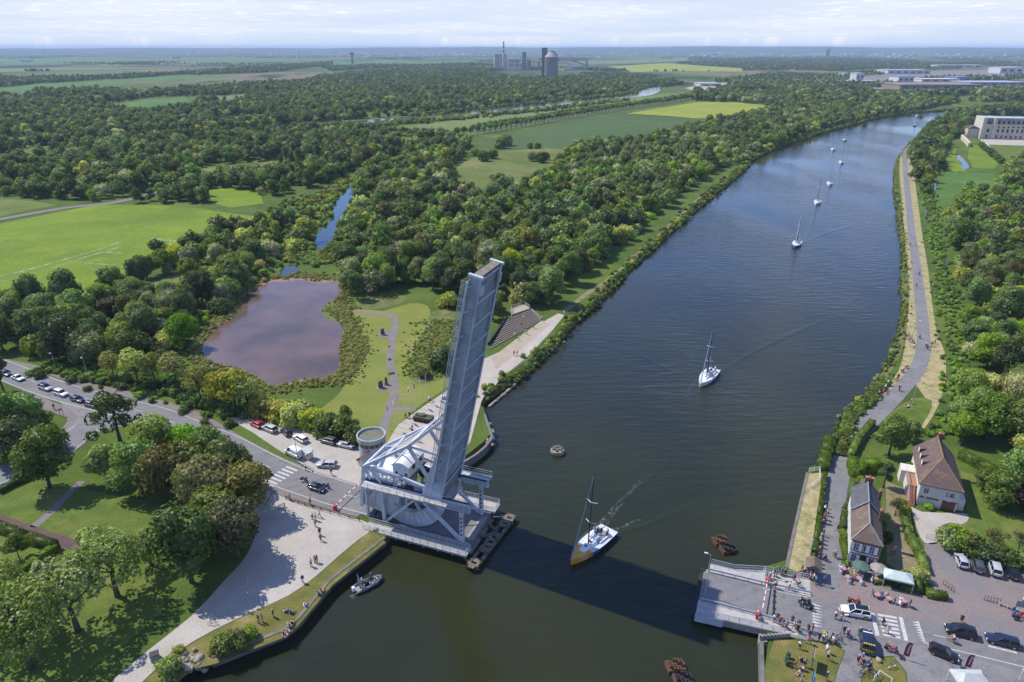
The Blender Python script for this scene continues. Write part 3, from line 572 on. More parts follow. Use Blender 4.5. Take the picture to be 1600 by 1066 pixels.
def crown_mesh(name, seed, rx, z0, z1, nl, nleaf, ls, mat, core=1, lobe=(0.36, 0.56), top=0.5, droop=0.0, spread=0.64, coref=0.74, mat2=None, gap=0.0):
    """Leaf clumps on the shells of many overlapping lobes, over ragged inner masses of the same leaf."""
    rg = np.random.default_rng(seed); h = (z1 - z0) / 2; zc = (z0 + z1) / 2
    L = []
    for k in range(nl):
        a = 2.4 * k + rg.uniform(0, 0.9); rr = math.sqrt((k + 0.4) / nl) * spread * rx * rg.uniform(0.8, 1.15)
        zz = rg.uniform(-0.62, 0.62) * h
        if k < nl * 0.25: zz = rg.uniform(0.1, 0.62) * h
        t = (zz / h + 1) / 2; rr *= (1 - top * max(0, t - 0.35))
        rad = rx * rg.uniform(*lobe)
        L.append((np.array([math.cos(a) * rr, math.sin(a) * rr, zc + zz]), rad, min(rad * rg.uniform(0.75, 1.0), h * 0.8)))
    tot = sum(l[1] ** 2 for l in L); V = []; F = []; MI = []; nv = 0
    if core:
        iv, iff = ico(core)
        for c, r, rz in L:
            j = 1 + 0.16 * np.sin(iv @ rg.normal(size=(3,)) * 5 + rg.uniform(0, 6))[:, None]
            V.append(c + iv * j * np.array([r, r, rz]) * coref); F += [tuple(i + nv for i in f) for f in iff]; MI += [0] * len(iff); nv += len(iv)
    for c, r, rz in L:
        n = max(6, int(nleaf * r * r / tot * 1.5)); d = rg.normal(size=(n, 3)); d[:, 2] = d[:, 2] * 0.9 + 0.2
        d /= np.linalg.norm(d, axis=1)[:, None]
        cl = np.sin(d @ rg.normal(size=(3, 3)) * 4.2 + rg.uniform(0, 6, 3)).sum(1)      # clumps stand out, hollows fall back
        sh = 0.93 + 0.1 * cl + rg.normal(size=n) * 0.06
        p = c + d * sh[:, None] * np.array([r, r, rz])
        if gap: p = p[cl > -1.5 + gap * 2]; d = d[cl > -1.5 + gap * 2]
        keep = np.ones(len(p), bool)
        for c2, r2, rz2 in L:
            if c2 is c: continue
            q = (p - c2) / np.array([r2, r2, rz2]); keep &= (q * q).sum(1) > 0.66
        keep &= p[:, 2] > z0 - 0.2
        p, d = p[keep], d[keep]; n = len(p)
        if droop: p[:, 2] -= droop * rg.random(n) * np.linalg.norm(p[:, :2], axis=1) / rx
        nr = d + rg.normal(size=(n, 3)) * 0.55 + np.array([0, 0, 0.25]); nr /= np.linalg.norm(nr, axis=1)[:, None]
        t1 = np.cross(nr, rg.normal(size=(n, 3))); t1 /= np.linalg.norm(t1, axis=1)[:, None]; t2 = np.cross(nr, t1)
        s = ls * rg.uniform(0.55, 1.35, n)[:, None]; b = nr * s * 0.18
        Q = np.stack([p - t1 * s, p - t2 * s * 0.7 + b, p + t1 * s, p + t2 * s * 0.7 + b], 1).reshape(-1, 3)
        V.append(Q); F += [(nv + 4 * i, nv + 4 * i + 1, nv + 4 * i + 2, nv + 4 * i + 3) for i in range(n)]
        MI += [1 if mat2 and rg.random() < 0.4 else 0] * n if not mat2 else [int(x) for x in (rg.random(n) < 0.4)]
        nv += 4 * n
    return np_mesh(name, np.concatenate(V), F, [mat, mat2] if mat2 else [mat], MI)
def trunk_mb(h, r, limbs, seed, spread):
    rg = random.Random(seed); mb = MB(); pts = []; x = y = 0
    for k in range(5):
        pts.append((x, y, h * k / 4)); x += rg.uniform(-.12, .12) * h * 0.12; y += rg.uniform(-.12, .12) * h * 0.12
    mb.path(pts, [r * 1.35, r * 0.95, r * 0.8, r * 0.6, r * 0.35], 7)
    for k in range(limbs):
        t = rg.uniform(0.42, 0.95); i = min(3, int(t * 4)); a = Vector(pts[i]).lerp(Vector(pts[i + 1]), t * 4 - i); an = 2.4 * k + rg.uniform(-.4, .4)
        m = a + Vector((math.cos(an), math.sin(an), 0.55)) * spread * 0.4; e = m + Vector((math.cos(an + .3), math.sin(an + .3), 0.9)) * spread * 0.35
        mb.path([a, m, e], [r * 0.42, r * 0.28, r * 0.1], 5)
    return mb
NO_LABEL = 'tree'
def make_tree(name, crown, th, tr, limbs, spread, seed, cat='tree'):
    t = thing(name, 'x', cat); c = bpy.data.objects.new('crown', crown); COL.objects.link(c); c.parent = t
    trunk_mb(th, tr, limbs, seed, spread).build('trunk', bark, t, True); return t
USED = set()
PROTO = {}
def tree_kinds():
    K = PROTO
    spec = dict(  # crown radius, bottom, top, lobes, leaves, leaf size, leaf, extras
        dark=(4.6, 2.0, 12.5, 15, 2300, 0.34, leafA, {}), dark2=(5.0, 1.6, 10.5, 17, 2300, 0.36, leafA, {}),
        mid=(4.8, 1.8, 11.5, 16, 2300, 0.34, leafB, {}), mid2=(4.4, 1.8, 9.5, 14, 2100, 0.34, leafB, {}),
        lime=(4.5, 2.2, 10.5, 15, 2100, 0.34, leafC, {}), willow=(5.0, 1.4, 9.5, 16, 2500, 0.3, leafD, dict(droop=1.2)),
        brown=(4.6, 1.8, 11, 15, 2300, 0.34, leafE, {}), fresh=(4.4, 1.6, 10, 15, 2200, 0.33, leafG, {}))
    for i, (k, (rx, z0, z1, nl, nf, ls, m, kw)) in enumerate(spec.items()):
        K[k] = make_tree('broadleaf_tree', crown_mesh('crown_' + k, 100 + i, rx, z0, z1, nl + 3, int(nf * 1.7), ls * .82, m, lobe=(.28, .54), **kw), z1 * 0.75, 0.26, 5, rx * 0.7, i)
    K['plane'] = make_tree('plane_tree', crown_mesh('crown_plane', 31, 5.6, 3.4, 13, 20, 5200, 0.26, leafF, core=0, lobe=(0.26, 0.42), spread=0.72, gap=0.32), 10.5, 0.34, 12, 4.6, 41)
    K['plane2'] = make_tree('plane_tree', crown_mesh('crown_plane2', 32, 5.0, 3.0, 11.5, 18, 4200, 0.26, leafF, core=0, lobe=(0.26, 0.42), spread=0.74, gap=0.4), 9.5, 0.3, 12, 4.0, 42)
    K['robinia'] = make_tree('robinia_tree', crown_mesh('crown_robinia', 33, 4.2, 3.6, 12, 14, 3000, 0.28, leafC, core=0, lobe=(0.28, 0.46), spread=0.72, gap=0.3), 9.5, 0.26, 9, 3.4, 43)
    K['cedar'] = make_tree('cedar_tree', crown_mesh('crown_cedar', 34, 6.2, 2.5, 13, 26, 4600, 0.28, leafA, core=0, lobe=(0.14, 0.3), spread=0.95, top=0.9, gap=0.35), 12.3, 0.36, 16, 5.4, 44)
    K['pine'] = make_tree('pine_tree', crown_mesh('crown_pine', 35, 3.4, 2.0, 12.5, 17, 2600, 0.26, leafA, lobe=(0.24, 0.4), top=1.1), 11.5, 0.24, 8, 2.5, 45)
    K['purple'] = make_tree('copper_beech', crown_mesh('crown_purple', 36, 4.2, 1.4, 9.5, 14, 2300, 0.32, leafP), 7.5, 0.26, 5, 3, 46)
    K['poplar'] = make_tree('poplar_tree', crown_mesh('crown_poplar', 37, 2.6, 1.2, 17, 16, 1700, 0.4, leafA, lobe=(0.45, 0.7), spread=0.5, top=0.5), 13, 0.26, 3, 1.5, 47)
    K['avenue'] = make_tree('avenue_tree', crown_mesh('crown_avenue', 38, 4.3, 2.6, 10.5, 9, 500, 0.6, leafB, lobe=(0.45, 0.62), spread=0.45), 5, 0.3, 3, 2, 48)
    K['sapling'] = make_tree('young_tree', crown_mesh('crown_sapling', 39, 1.5, 1.0, 4.2, 8, 900, 0.18, leafB, gap=0.2), 3.4, 0.07, 4, 1.0, 49)
    K['pollard'] = make_tree('pollard_tree', crown_mesh('crown_pollard', 40, 2.6, 1.5, 6.0, 12, 900, 0.16, leafE, core=0, lobe=(0.2, 0.34), spread=0.8, gap=0.5), 4.8, 0.14, 16, 2.2, 50)
    def bush(k, seed, rx, h, nf, m, m2=None, nm='shrub'):
        o = bpy.data.objects.new(nm, crown_mesh('bush_' + k, seed, rx, -0.1, h, 9, nf, 0.24, m, lobe=(0.4, 0.62), top=0.2, mat2=m2)); COL.objects.link(o); tag(o, 'x', 'shrub'); K[k] = o
    bush('bush', 51, 2.3, 3.2, 1100, leafB); bush('bushd', 52, 2.4, 3.4, 1100, leafA); bush('bushl', 53, 2.2, 2.8, 1100, leafC); bush('elder', 54, 2.6, 3.8, 1300, leafB, leafBl); bush('bushg', 55, 2.2, 3.0, 1100, leafD); bush('bushy', 56, 1.8, 2.0, 1000, leafG)
tree_kinds()
def put(k, px, py, label, sc_=1.0, group=None, rz=None, z=0, sz=None):
    p = P(px, py, z); return place(PROTO[k], USED, p, random.uniform(0, 6.28) if rz is None else rz, label, group, (sc_, sc_, sz or sc_))
# ---- trees one can point at
g = 'olive plane trees on the lawn by the gravel'
put('plane', 49, 1044, 'olive plane tree, nearest the bottom corner of the lawn', 1.15)
put('plane', 122, 986, 'olive plane tree with a bare leaning trunk, above the shaded lawn beside the path', 1.12)
put('plane', 184, 932, 'olive plane tree behind the two nearer planes, left of the dark group by the gravel', 1.08)
put('plane2', 20, 985, 'olive plane tree at the picture edge beside the hedge end', 1.2)
put('plane2', 237, 884, 'sparse thin-crowned plane tree at the centre of the rough lawn', 0.72)
for px, py, k, s, lb in [(300, 910, 'dark', 1.02, 'dark round tree overhanging the narrow end of the gravel plaza'), (372, 872, 'brown', .95, 'brown-green tree shading the curved edge of the gravel plaza'),
    (345, 845, 'dark2', .85, 'dark tree in the middle of the clump beside the gravel plaza'), (332, 806, 'brown', 1.05, 'tall brownish tree at the back of the clump beside the gravel plaza'), (388, 806, 'brown', .92, 'dark tree nearest the zebra crossing on the lawn side'),
    (318, 870, 'brown', .8, 'low brownish tree tucked in the clump, between the dark round tree and the plaza'), (270, 782, 'brown', 1.0, 'copper-tinged tree at the upper edge of the rough lawn'), (222, 770, 'fresh', 1.0, 'fresh green tree at the upper edge of the rough lawn'),
    (168, 752, 'mid2', .75, 'small mid-green tree beside the narrow pale footpath'), (78, 762, 'mid', .98, 'round mid-green tree standing between the side road and the footpath'), (245, 742, 'mid', .95, 'leafy tree between the junction and the copper-tinged tree'),
    (292, 735, 'fresh', .9, 'light green tree below the red car on the road'), (330, 745, 'dark', .8, 'dark tree below the bend of the road, left of the zebra crossing'), (366, 768, 'mid', .85, 'tree at the kerb just before the zebra crossing'), (308, 768, 'dark2', .9, 'low dark tree behind the tall brownish tree'),
    (12, 708, 'dark', 1.0, 'dark tree at the picture edge above the side road'), (44, 694, 'mid', .9, 'mid-green tree inside the curve of the footpath near the junction'), (30, 722, 'dark2', .85, 'shady tree between the side road and the curved footpath'), (68, 684, 'mid2', .6, 'small tree at the lawn edge beside the curved footpath')]:
    put(k, px, py, lb, s * 1.27)
put('cedar', 188, 690, 'spreading cedar with layered branches at the road junction', 1.0)
put('pine', 6, 612, 'dark pine at the picture edge beside the queue of cars', 1.0); put('pine', -8, 640, 'dark pine at the picture edge below the queue of cars', .9)
put('sapling', 30, 872, 'small round young tree alone on the hedged lawn', 1.25); put('sapling', 541, 657, 'small round young tree alone on the mown park lawn', 1.1)
for i, (px, py, s) in enumerate([(179, 596, .8), (216, 604, 1.0), (243, 602, .85), (277, 611, 1.0), (316, 630, .95), (346, 640, .95), (370, 643, 1.05), (388, 645, .9)]):
    put('robinia', px, py, ['first', 'second', 'third', 'fourth', 'fifth', 'sixth', 'seventh', 'eighth'][i] + ' yellow-green robinia from the far end of the row along the main road', s, 'robinias along the main road')
for i, (px, py, k, s) in enumerate([(412, 650, 'bushl', 1.6), (436, 655, 'bushl', 1.5), (462, 662, 'bushl', 1.7), (488, 668, 'bushl', 1.5), (512, 676, 'bush', 1.5), (534, 682, 'bushd', 1.4), (552, 690, 'bush', 1.2), (398, 640, 'bushl', 1.4), (424, 640, 'bushy', 1.4), (452, 645, 'bushy', 1.5), (476, 650, 'bushl', 1.4)]):
    put(k, px, py, 'yellow-green shrub in the belt between the parked cars and the pond' if k != 'bushd' else 'dark shrub at the end of the belt behind the round tower', s, 'shrubs between car park and pond' if k != 'bushd' else None)
put('bushd', 690, 577, 'round dark bush alone on the rough grass behind the raised bridge leaf', 1.75); put('elder', 662, 590, 'small cream-flowered bush beside the flagpoles', .75)
# east bank garden trees
for px, py, k, s, lb in [(1388, 712, 'dark', .85, 'round dark tree at the corner of the towpath hedge, behind the cafe'), (1380, 762, 'pine', .55, 'blue-green conifer in the garden behind the slate roof'), (1422, 690, 'mid2', .6, 'small tree touching the white house behind its gable'),
    (1398, 806, 'pollard', .75, 'bare brown pollard beside the garden of the cafe'), (1540, 690, 'mid', 1.05, 'broad green tree behind the hipped roof, nearest to it'), (1580, 700, 'dark', 1.0, 'dark drooping tree behind the house lawn'), (1500, 690, 'fresh', .8, 'fresh green tree just behind the roof ridge of the white house'),
    (1558, 790, 'dark2', .75, 'dark tree on the lawn edge right of the white house'), (1586, 765, 'mid', .9, 'green tree at the picture edge beyond the house lawn'), (1600, 745, 'lime', .9, 'bright yellow-green tree at the picture edge beyond the house lawn'), (1598, 800, 'purple', .8, 'purple-leaved beech at the edge of the house lawn'), (1534, 765, 'mid2', .5, 'small green tree at the lawn edge beside the house hedge'),
    (1548, 860, 'pollard', .9, 'bare spindly tree on the house lawn above the parked cars'), (1590, 862, 'pollard', .8, 'sparse brown tree on the house lawn, nearest the picture edge')]:
    put(k, px, py, lb, s)
for i, (px, py, k, s) in enumerate([(1478, 852, 'bush', 1.05), (1490, 850, 'bush', 1.1), (1504, 858, 'bush', 1.0), (1520, 866, 'bushd', 1.0), (1538, 872, 'bushd', .95), (1556, 878, 'bushd', .9), (1574, 884, 'bushd', .9), (1594, 888, 'bushd', .95)]):
    put(k, px, py, 'bushy shrub in the border between the house lawn and the parked cars', s, 'shrubs behind the car park fence')
for px, py, k, s, lb in [(1419, 742, 'elder', .7, 'rusty flowering shrub by the terrace of the white house'), (1451, 795, 'bushy', .5, 'low round shrub against the white house by the garage'), (1435, 905, 'bushl', .75, 'bright yellow-green bush beside the white marquee'), (1413, 905, 'bush', .5, 'small green bush behind the marquee corner'), (1352, 768, 'bush', .55, 'shrub by the small shed roof'), (1346, 752, 'bushl', .4, 'yellow conifer bush by the small shed'),
    (1380, 815, 'bush', .6, 'shrub against the side wall of the cafe'), (1384, 845, 'bushd', .55, 'dark shrub beside the cafe gable'), (1405, 790, 'bushl', .5, 'pale shrub at the garden corner of the drive'), (1412, 800, 'bushl', .55, 'yellowish shrub at the top of the long hedge'), (1326, 812, 'bush', .6, 'rounded shrub in the front strip of the cafe by the towpath')]:
    put(k, px, py, lb, s)
for k, px, py, s, lb in [('bush', 372, 1008, .75, 'dense shrub on the quay, nearest the boulders'), ('bush', 350, 1016, .85, 'dense shrub on the quay beside the boulder heap'), ('bush', 392, 996, .6, 'dense low shrub on the quay below the sitting people'), ('bush', 268, 1050, .8, 'shrub at the water edge left of the boulders'), ('bushl', 282, 1022, .5, 'small shrub behind the boulder heap')]:
    put(k, px, py, lb, s)
# ---- woods: grow points, keep the largest-looking ones as single trees, the rest is one mass
def grow(poly_px, spacing, seed, z=0):
    poly = [(p.x, p.y) for p in PL(poly_px)]; rg = random.Random(seed); xs = [p[0] for p in poly]; ys = [p[1] for p in poly]; out = []
    bbs = [(min(q[0] for q in c), max(q[0] for q in c), min(q[1] for q in c), max(q[1] for q in c), c) for c in CLEAR]
    y = min(ys)
    while y < max(ys):
        sp = spacing * (1 + max(0, y - 1000) / 4500); x = min(xs)
        while x < max(xs):
            a, b = x + rg.uniform(-.45, .45) * sp, y + rg.uniform(-.45, .45) * sp; x += sp
            if not inside(poly, a, b): continue
            if math.sin(a * .019 + 1.3) + math.sin(b * .013 + a * .008) + math.sin((a - b) * .027) + rg.uniform(-.5, .5) < (-1.5 if seed not in (900, 912, 913) else -9): continue
            q = proj(a, b)
            if not (-50 < q[0] < 1650): continue
            if any(c0 - 2 < a < c1 + 2 and c2 - 2 < b < c3 + 2 and inside(c, a, b) for c0, c1, c2, c3, c in bbs): continue
            out.append((a, b, q[2], sp))
        y += sp
    return out
WOODS = [
 ('canal wood', [(545, 372), (560, 300), (596, 222), (640, 208), (700, 216), (735, 230), (706, 262), (712, 292), (740, 314), (800, 302), (872, 264), (890, 238), (960, 227), (1022, 219), (1075, 204), (1150, 188), (1212, 170), (1330, 163), (1440, 157), (1500, 160), (1440, 172), (1380, 180), (1300, 199), (1230, 221), (1172, 246), (1150, 262), (1092, 305), (1040, 352), (996, 388), (955, 424), (900, 466), (882, 484), (850, 480), (812, 478), (770, 500), (716, 510), (690, 470), (640, 450), (600, 456), (560, 470), (536, 450), (530, 420)], 6.2, (3, 3, 4, 3, .9, 2.2, .6, 1.2)),
 ('pond belt', [(-20, 545), (-20, 470), (60, 480), (140, 480), (206, 450), (228, 418), (262, 400), (330, 376), (396, 356), (440, 330), (470, 300), (505, 268), (548, 262), (530, 298), (512, 322), (494, 345), (480, 390), (440, 400), (404, 425), (372, 455), (350, 490), (310, 512), (296, 545), (240, 560), (170, 585), (90, 570), (20, 556)], 6.8, (4, 3, 4, 2, .9, 1.2, .9, 1)),
 ('old marsh wood', [(-30, 305), (-30, 150), (60, 160), (150, 172), (240, 180), (310, 160), (420, 158), (520, 150), (560, 165), (560, 186), (480, 194), (330, 212), (480, 206), (600, 200), (610, 218), (590, 240), (560, 268), (505, 268), (460, 305), (420, 322), (330, 318), (200, 318), (100, 312)], 7.4, (5, 4, 4, 2, .6, 1.2, .5, .8)),
 ('far wood', [(430, 165), (360, 150), (440, 140), (500, 120), (580, 112), (660, 104), (720, 104), (790, 110), (860, 116), (930, 116), (1010, 122), (1070, 132), (1030, 138), (950, 149), (830, 161), (740, 170), (640, 180), (540, 188)], 8.5, (5, 4, 4, 2, .6, 1, .5, .8)),
 ('long hedge belt', [(-40, 138), (-40, 122), (150, 121), (300, 113), (420, 104), (520, 97), (530, 100), (440, 112), (330, 118), (180, 127), (60, 134)], 10, (6, 4, 2, 2, .5, .5, 1, .5)),
 ('far belt', [(40, 152), (60, 146), (140, 142), (230, 148), (310, 140), (380, 132), (470, 128), (500, 135), (420, 146), (330, 150), (240, 152), (150, 165), (90, 166)], 9, (6, 4, 2, 2, 1, .5, 1, .5)),
 ('upper canal wood', [(1080, 158), (1085, 140), (1120, 126), (1200, 118), (1300, 122), (1400, 132), (1500, 140), (1640, 142), (1640, 158), (1540, 160), (1440, 156), (1330, 162), (1212, 164)], 9, (4, 4, 4, 2, .6, 2.5, .5, .6)),
 ('horizon belt', [(1050, 108), (1060, 98), (1180, 90), (1300, 89), (1420, 95), (1500, 101), (1500, 108), (1380, 108), (1300, 112), (1180, 108), (1100, 106)], 13, (6, 4, 2, 2, .5, .5, 1, .5)),
 ('horizon belt', [(1280, 118), (1400, 110), (1640, 116), (1640, 124), (1500, 126), (1360, 128)], 13, (6, 4, 2, 2, .5, .5, 1, .5)),
 ('horizon belt', [(840, 92), (900, 91), (930, 93), (900, 96), (845, 97)], 13, (6, 4, 2, 2, .5, .5, 1, .5)),
 ('horizon belt', [(500, 106), (640, 98), (770, 100), (770, 104), (640, 104), (520, 112)], 12, (6, 4, 2, 2, .5, .5, 1, .5)),
 ('horizon belt', [(135, 95), (175, 93), (175, 96), (136, 98)], 14, (6, 4, 2, 2, .5, .5, 1, .5)),
 ('towpath wood', [(1424, 268), (1420, 240), (1442, 210), (1472, 186), (1492, 176), (1520, 168), (1580, 164), (1640, 166), (1640, 184), (1540, 182), (1514, 196), (1508, 216), (1482, 218), (1476, 262), (1456, 280), (1448, 310), (1436, 300)], 7.5, (5, 4, 3, 2, 1, 1, 1, 2)),
 ('park wood', [(1482, 350), (1490, 322), (1510, 302), (1546, 300), (1570, 280), (1580, 250), (1640, 240), (1640, 720), (1580, 690), (1530, 680), (1490, 676), (1466, 692), (1492, 640), (1506, 590), (1508, 540), (1502, 470), (1494, 430), (1482, 370)], 7.0, (4, 3, 4, 3, 1.6, 1, .6, 4)),
]
KINDS = ['dark', 'dark2', 'mid', 'mid2', 'lime', 'willow', 'brown', 'fresh']
TXT = dict(dark='dark green tree', dark2='low dark green tree', mid='mid-green tree', mid2='small mid-green tree', lime='yellow-green tree', willow='silvery willow', brown='brown-green tree', fresh='fresh green tree')
WHERE = {'canal wood': 'in the wood between the canal and the marsh meadow', 'pond belt': 'in the belt between the bright meadow and the pond', 'old marsh wood': 'in the wide wood beyond the bright meadow', 'towpath wood': 'beside the far end of the towpath', 'park wood': 'in the wood behind the towpath ditch', 'far wood': 'in the wood below the silos', 'far belt': 'in a far belt between fields', 'long hedge belt': 'in the long far belt', 'upper canal wood': 'beyond the bend of the canal', 'horizon belt': 'near the horizon'}
SCRUB = ['elder', 'bushl', 'bushg', 'bush']; ST = dict(elder='cream-flowered shrub', bushl='yellow-green shrub', bushg='greyish shrub', bush='mid-green shrub'); TXT.update(ST); KINDS += SCRUB
allp = []; rg = random.Random(5)
for i, (wname, poly, sp, wts) in enumerate(WOODS):
    for (x, y, d, s) in grow(poly, sp, 900 + i): allp.append((d, x, y, s, rg.choices(KINDS[:8], wts)[0] if wname not in ('canal wood', 'pond belt', 'park wood') or rg.random() > .22 else rg.choice(SCRUB), wname))
allp.sort()
N_SINGLE = 330
def tsize(s, k): return min(1.35, max(0.42, rg.gauss(0.88, 0.22))) * min(1.12, 0.75 + 0.25 * s / 7.0)
for d, x, y, s, k, wname in allp[:N_SINGLE]:
    f = tsize(s, k) * (1.9 if k in ST else 1); place(PROTO[k], USED, (x, y, 0), rg.uniform(0, 6.28), TXT[k] + ' ' + WHERE[wname], TXT[k] + 's ' + WHERE[wname], (f, f, f * rg.uniform(.85, 1.15)))
# the mass beyond: one object, points carrying small leafy crowns
def gn_scatter(name, pts, protos, seed):
    """pts: (x, y, z, scale, kind index); one mesh of points, a node tree puts a crown on each."""
    me = bpy.data.meshes.new(name); me.vertices.add(len(pts)); a = np.array(pts, dtype=np.float32); me.vertices.foreach_set('co', a[:, :3].ravel())
    at = me.attributes.new('size', 'FLOAT', 'POINT'); at.data.foreach_set('value', a[:, 3]); ak = me.attributes.new('sort', 'INT', 'POINT'); ak.data.foreach_set('value', a[:, 4].astype(np.int32))
    rg2 = np.random.default_rng(seed); ar = me.attributes.new('turn', 'FLOAT', 'POINT'); ar.data.foreach_set('value', rg2.uniform(0, 6.28, len(pts)).astype(np.float32))
    o = bpy.data.objects.new(name, me); COL.objects.link(o); tag(o, kind='stuff')
    ng = bpy.data.node_groups.new(name + '_nodes', 'GeometryNodeTree'); ng.interface.new_socket('Geometry', in_out='INPUT', socket_type='NodeSocketGeometry'); ng.interface.new_socket('Geometry', in_out='OUTPUT', socket_type='NodeSocketGeometry')
    N_ = ng.nodes.new; L_ = ng.links.new; gi = N_('NodeGroupInput'); go = N_('NodeGroupOutput'); iop = N_('GeometryNodeInstanceOnPoints'); g2i = N_('GeometryNodeGeometryToInstance')
    for p in protos[::-1]:
        oi = N_('GeometryNodeObjectInfo'); oi.inputs[0].default_value = p; oi.inputs['As Instance'].default_value = True; L_(oi.outputs['Geometry'], g2i.inputs[0])
    def attr(nm, ty):
        n_ = N_('GeometryNodeInputNamedAttribute'); n_.data_type = ty; n_.inputs[0].default_value = nm; return [x for x in n_.outputs if x.enabled and x.name == 'Attribute'][0]
    L_(gi.outputs[0], iop.inputs['Points'])
    L_(g2i.outputs[0] if len(protos) > 1 else oi.outputs['Geometry'], iop.inputs['Instance'])
    if len(protos) > 1: iop.inputs['Pick Instance'].default_value = True; L_(attr('sort', 'INT'), iop.inputs['Instance Index'])
    cb = N_('ShaderNodeCombineXYZ'); L_(attr('turn', 'FLOAT'), cb.inputs[2]); L_(cb.outputs[0], iop.inputs['Rotation']); L_(attr('size', 'FLOAT'), iop.inputs['Scale'])
    L_(iop.outputs[0], go.inputs[0]); md = o.modifiers.new('scatter', 'NODES'); md.node_group = ng; return o
def loose(name, me): return bpy.data.objects.new(name, me)
LOW = [loose('crown_mass', crown_mesh('far_' + k, 300 + i, rx, 0.3, z1, nl + 2, 620, 0.54, m, lobe=(.3, .54))) for i, (k, rx, z1, nl, m) in enumerate([('dark', 4.8, 12.5, 9, leafA), ('dark2', 5.0, 10.5, 10, leafA), ('mid', 4.9, 11.5, 9, leafB), ('mid2', 4.5, 9.5, 8, leafB), ('lime', 4.6, 10.5, 9, leafC), ('willow', 5.0, 9.5, 9, leafD), ('brown', 4.6, 11, 9, leafE), ('fresh', 4.5, 10, 9, leafG)])]
LOW += [loose('crown_mass', crown_mesh('far_' + k, 340 + i, 4.2, 0.2, 5.6, 9, 380, 0.5, m, lobe=(.4, .62), top=.2, mat2=m2)) for i, (k, m, m2) in enumerate((('elder', leafB, leafBl), ('bushl', leafC, None), ('bushg', leafD, None), ('bush', leafG, None)))]
rest = [(x, y, -0.3, tsize(s, k) * (1.0 if d < 1500 else 0.8), KINDS.index(k)) for d, x, y, s, k, wname in allp[N_SINGLE:]]
gn_scatter('woodland', rest, LOW, 11)
print('TREES', len(allp), 'far', len(rest), 'single to', allp[N_SINGLE][0])
# hedgerow and copse trees scattered over the plain out to the hills
rg = random.Random(77); pl = []
def copse(px, py, n, spr, long_=1.0):
    c = P(px, py)
    for _ in range(n):
        x, y = c.x + rg.gauss(0, spr * long_), c.y + rg.gauss(0, spr)
        if not any(inside(q, x, y) for q in CLEAR[-60:]): pl.append((x, y, -0.3, rg.uniform(.6, 1.0), rg.choice((0, 0, 1, 2, 3, 6))))
for _ in range(150):
    py = 78.5 + 34 * rg.random() ** 2.0; px = rg.uniform(-40, 1640); d = P(px, py).y
    copse(px, py, int(24 + d / 90), 4 + d / 400, rg.uniform(3, 12))
gn_scatter('hedgerows', pl, [LOW[i] for i in (0, 1, 2, 3, 4, 5, 6, 7)], 12)
# avenue of trees along the lane by the crop field: both rows
av = smooth(PL([(706, 214), (760, 206), (830, 194), (900, 182), (970, 171), (1040, 161), (1086, 153)]), 8); acc = 0; nxt = 0; cnt = 0
ribbon('lane', av, 5, 0.12, m_path)
for i in range(len(av) - 1):
    d = (av[i + 1] - av[i]); Ld = d.length; d.normalize(); nr = Vector((-d.y, d.x, 0))
    while nxt < acc + Ld:
        for sgn in (-1, 1):
            if nxt < 40 and sgn > 0: continue
            q = av[i] + d * (nxt - acc) + nr * sgn * 7.5; f = rg.uniform(.82, 1.05)
            place(PROTO['avenue'], USED, (q.x, q.y, 0), rg.uniform(0, 6), 'clipped round tree in the ' + ('nearer' if sgn < 0 else 'farther') + ' row of the avenue beside the green crop field', 'avenue trees in the ' + ('nearer' if sgn < 0 else 'farther') + ' row', (f, f, f)); cnt += 1
        nxt += 11
    acc += Ld
# poplars in a dark clump and along the far road
for i, (px, py) in enumerate([(468, 262), (478, 258), (488, 262), (498, 256), (508, 260), (518, 254), (528, 258), (458, 268), (440, 264), (448, 258)]):
    put('poplar', px, py, 'dark tall poplar in the clump behind the willows', rg.uniform(.75, 1.0), 'poplars in the dark clump')
# scrub on meadow and marsh
for i, (px, py, k, s) in enumerate([(782, 232, 'bushd', 2.6), (792, 228, 'bushd', 2.8), (756, 252, 'bushd', 2.3), (770, 248, 'bush', 2.2), (742, 244, 'bush', 2.0), (834, 252, 'bushg', 2.3), (846, 254, 'bushd', 2.2), (852, 250, 'bush', 1.8), (782, 286, 'bushd', 1.7), (796, 288, 'bushg', 1.6), (772, 284, 'bushg', 1.5), (828, 232, 'bushd', 1.4), (840, 232, 'bushd', 1.4)]):
    put(k, px, py, 'rounded ' + {'bushd': 'dark', 'bush': 'green', 'bushg': 'greyish'}[k] + ' bush on the marsh meadow', s, {'bushd': 'dark', 'bush': 'green', 'bushg': 'greyish'}[k] + ' bushes on the marsh meadow')
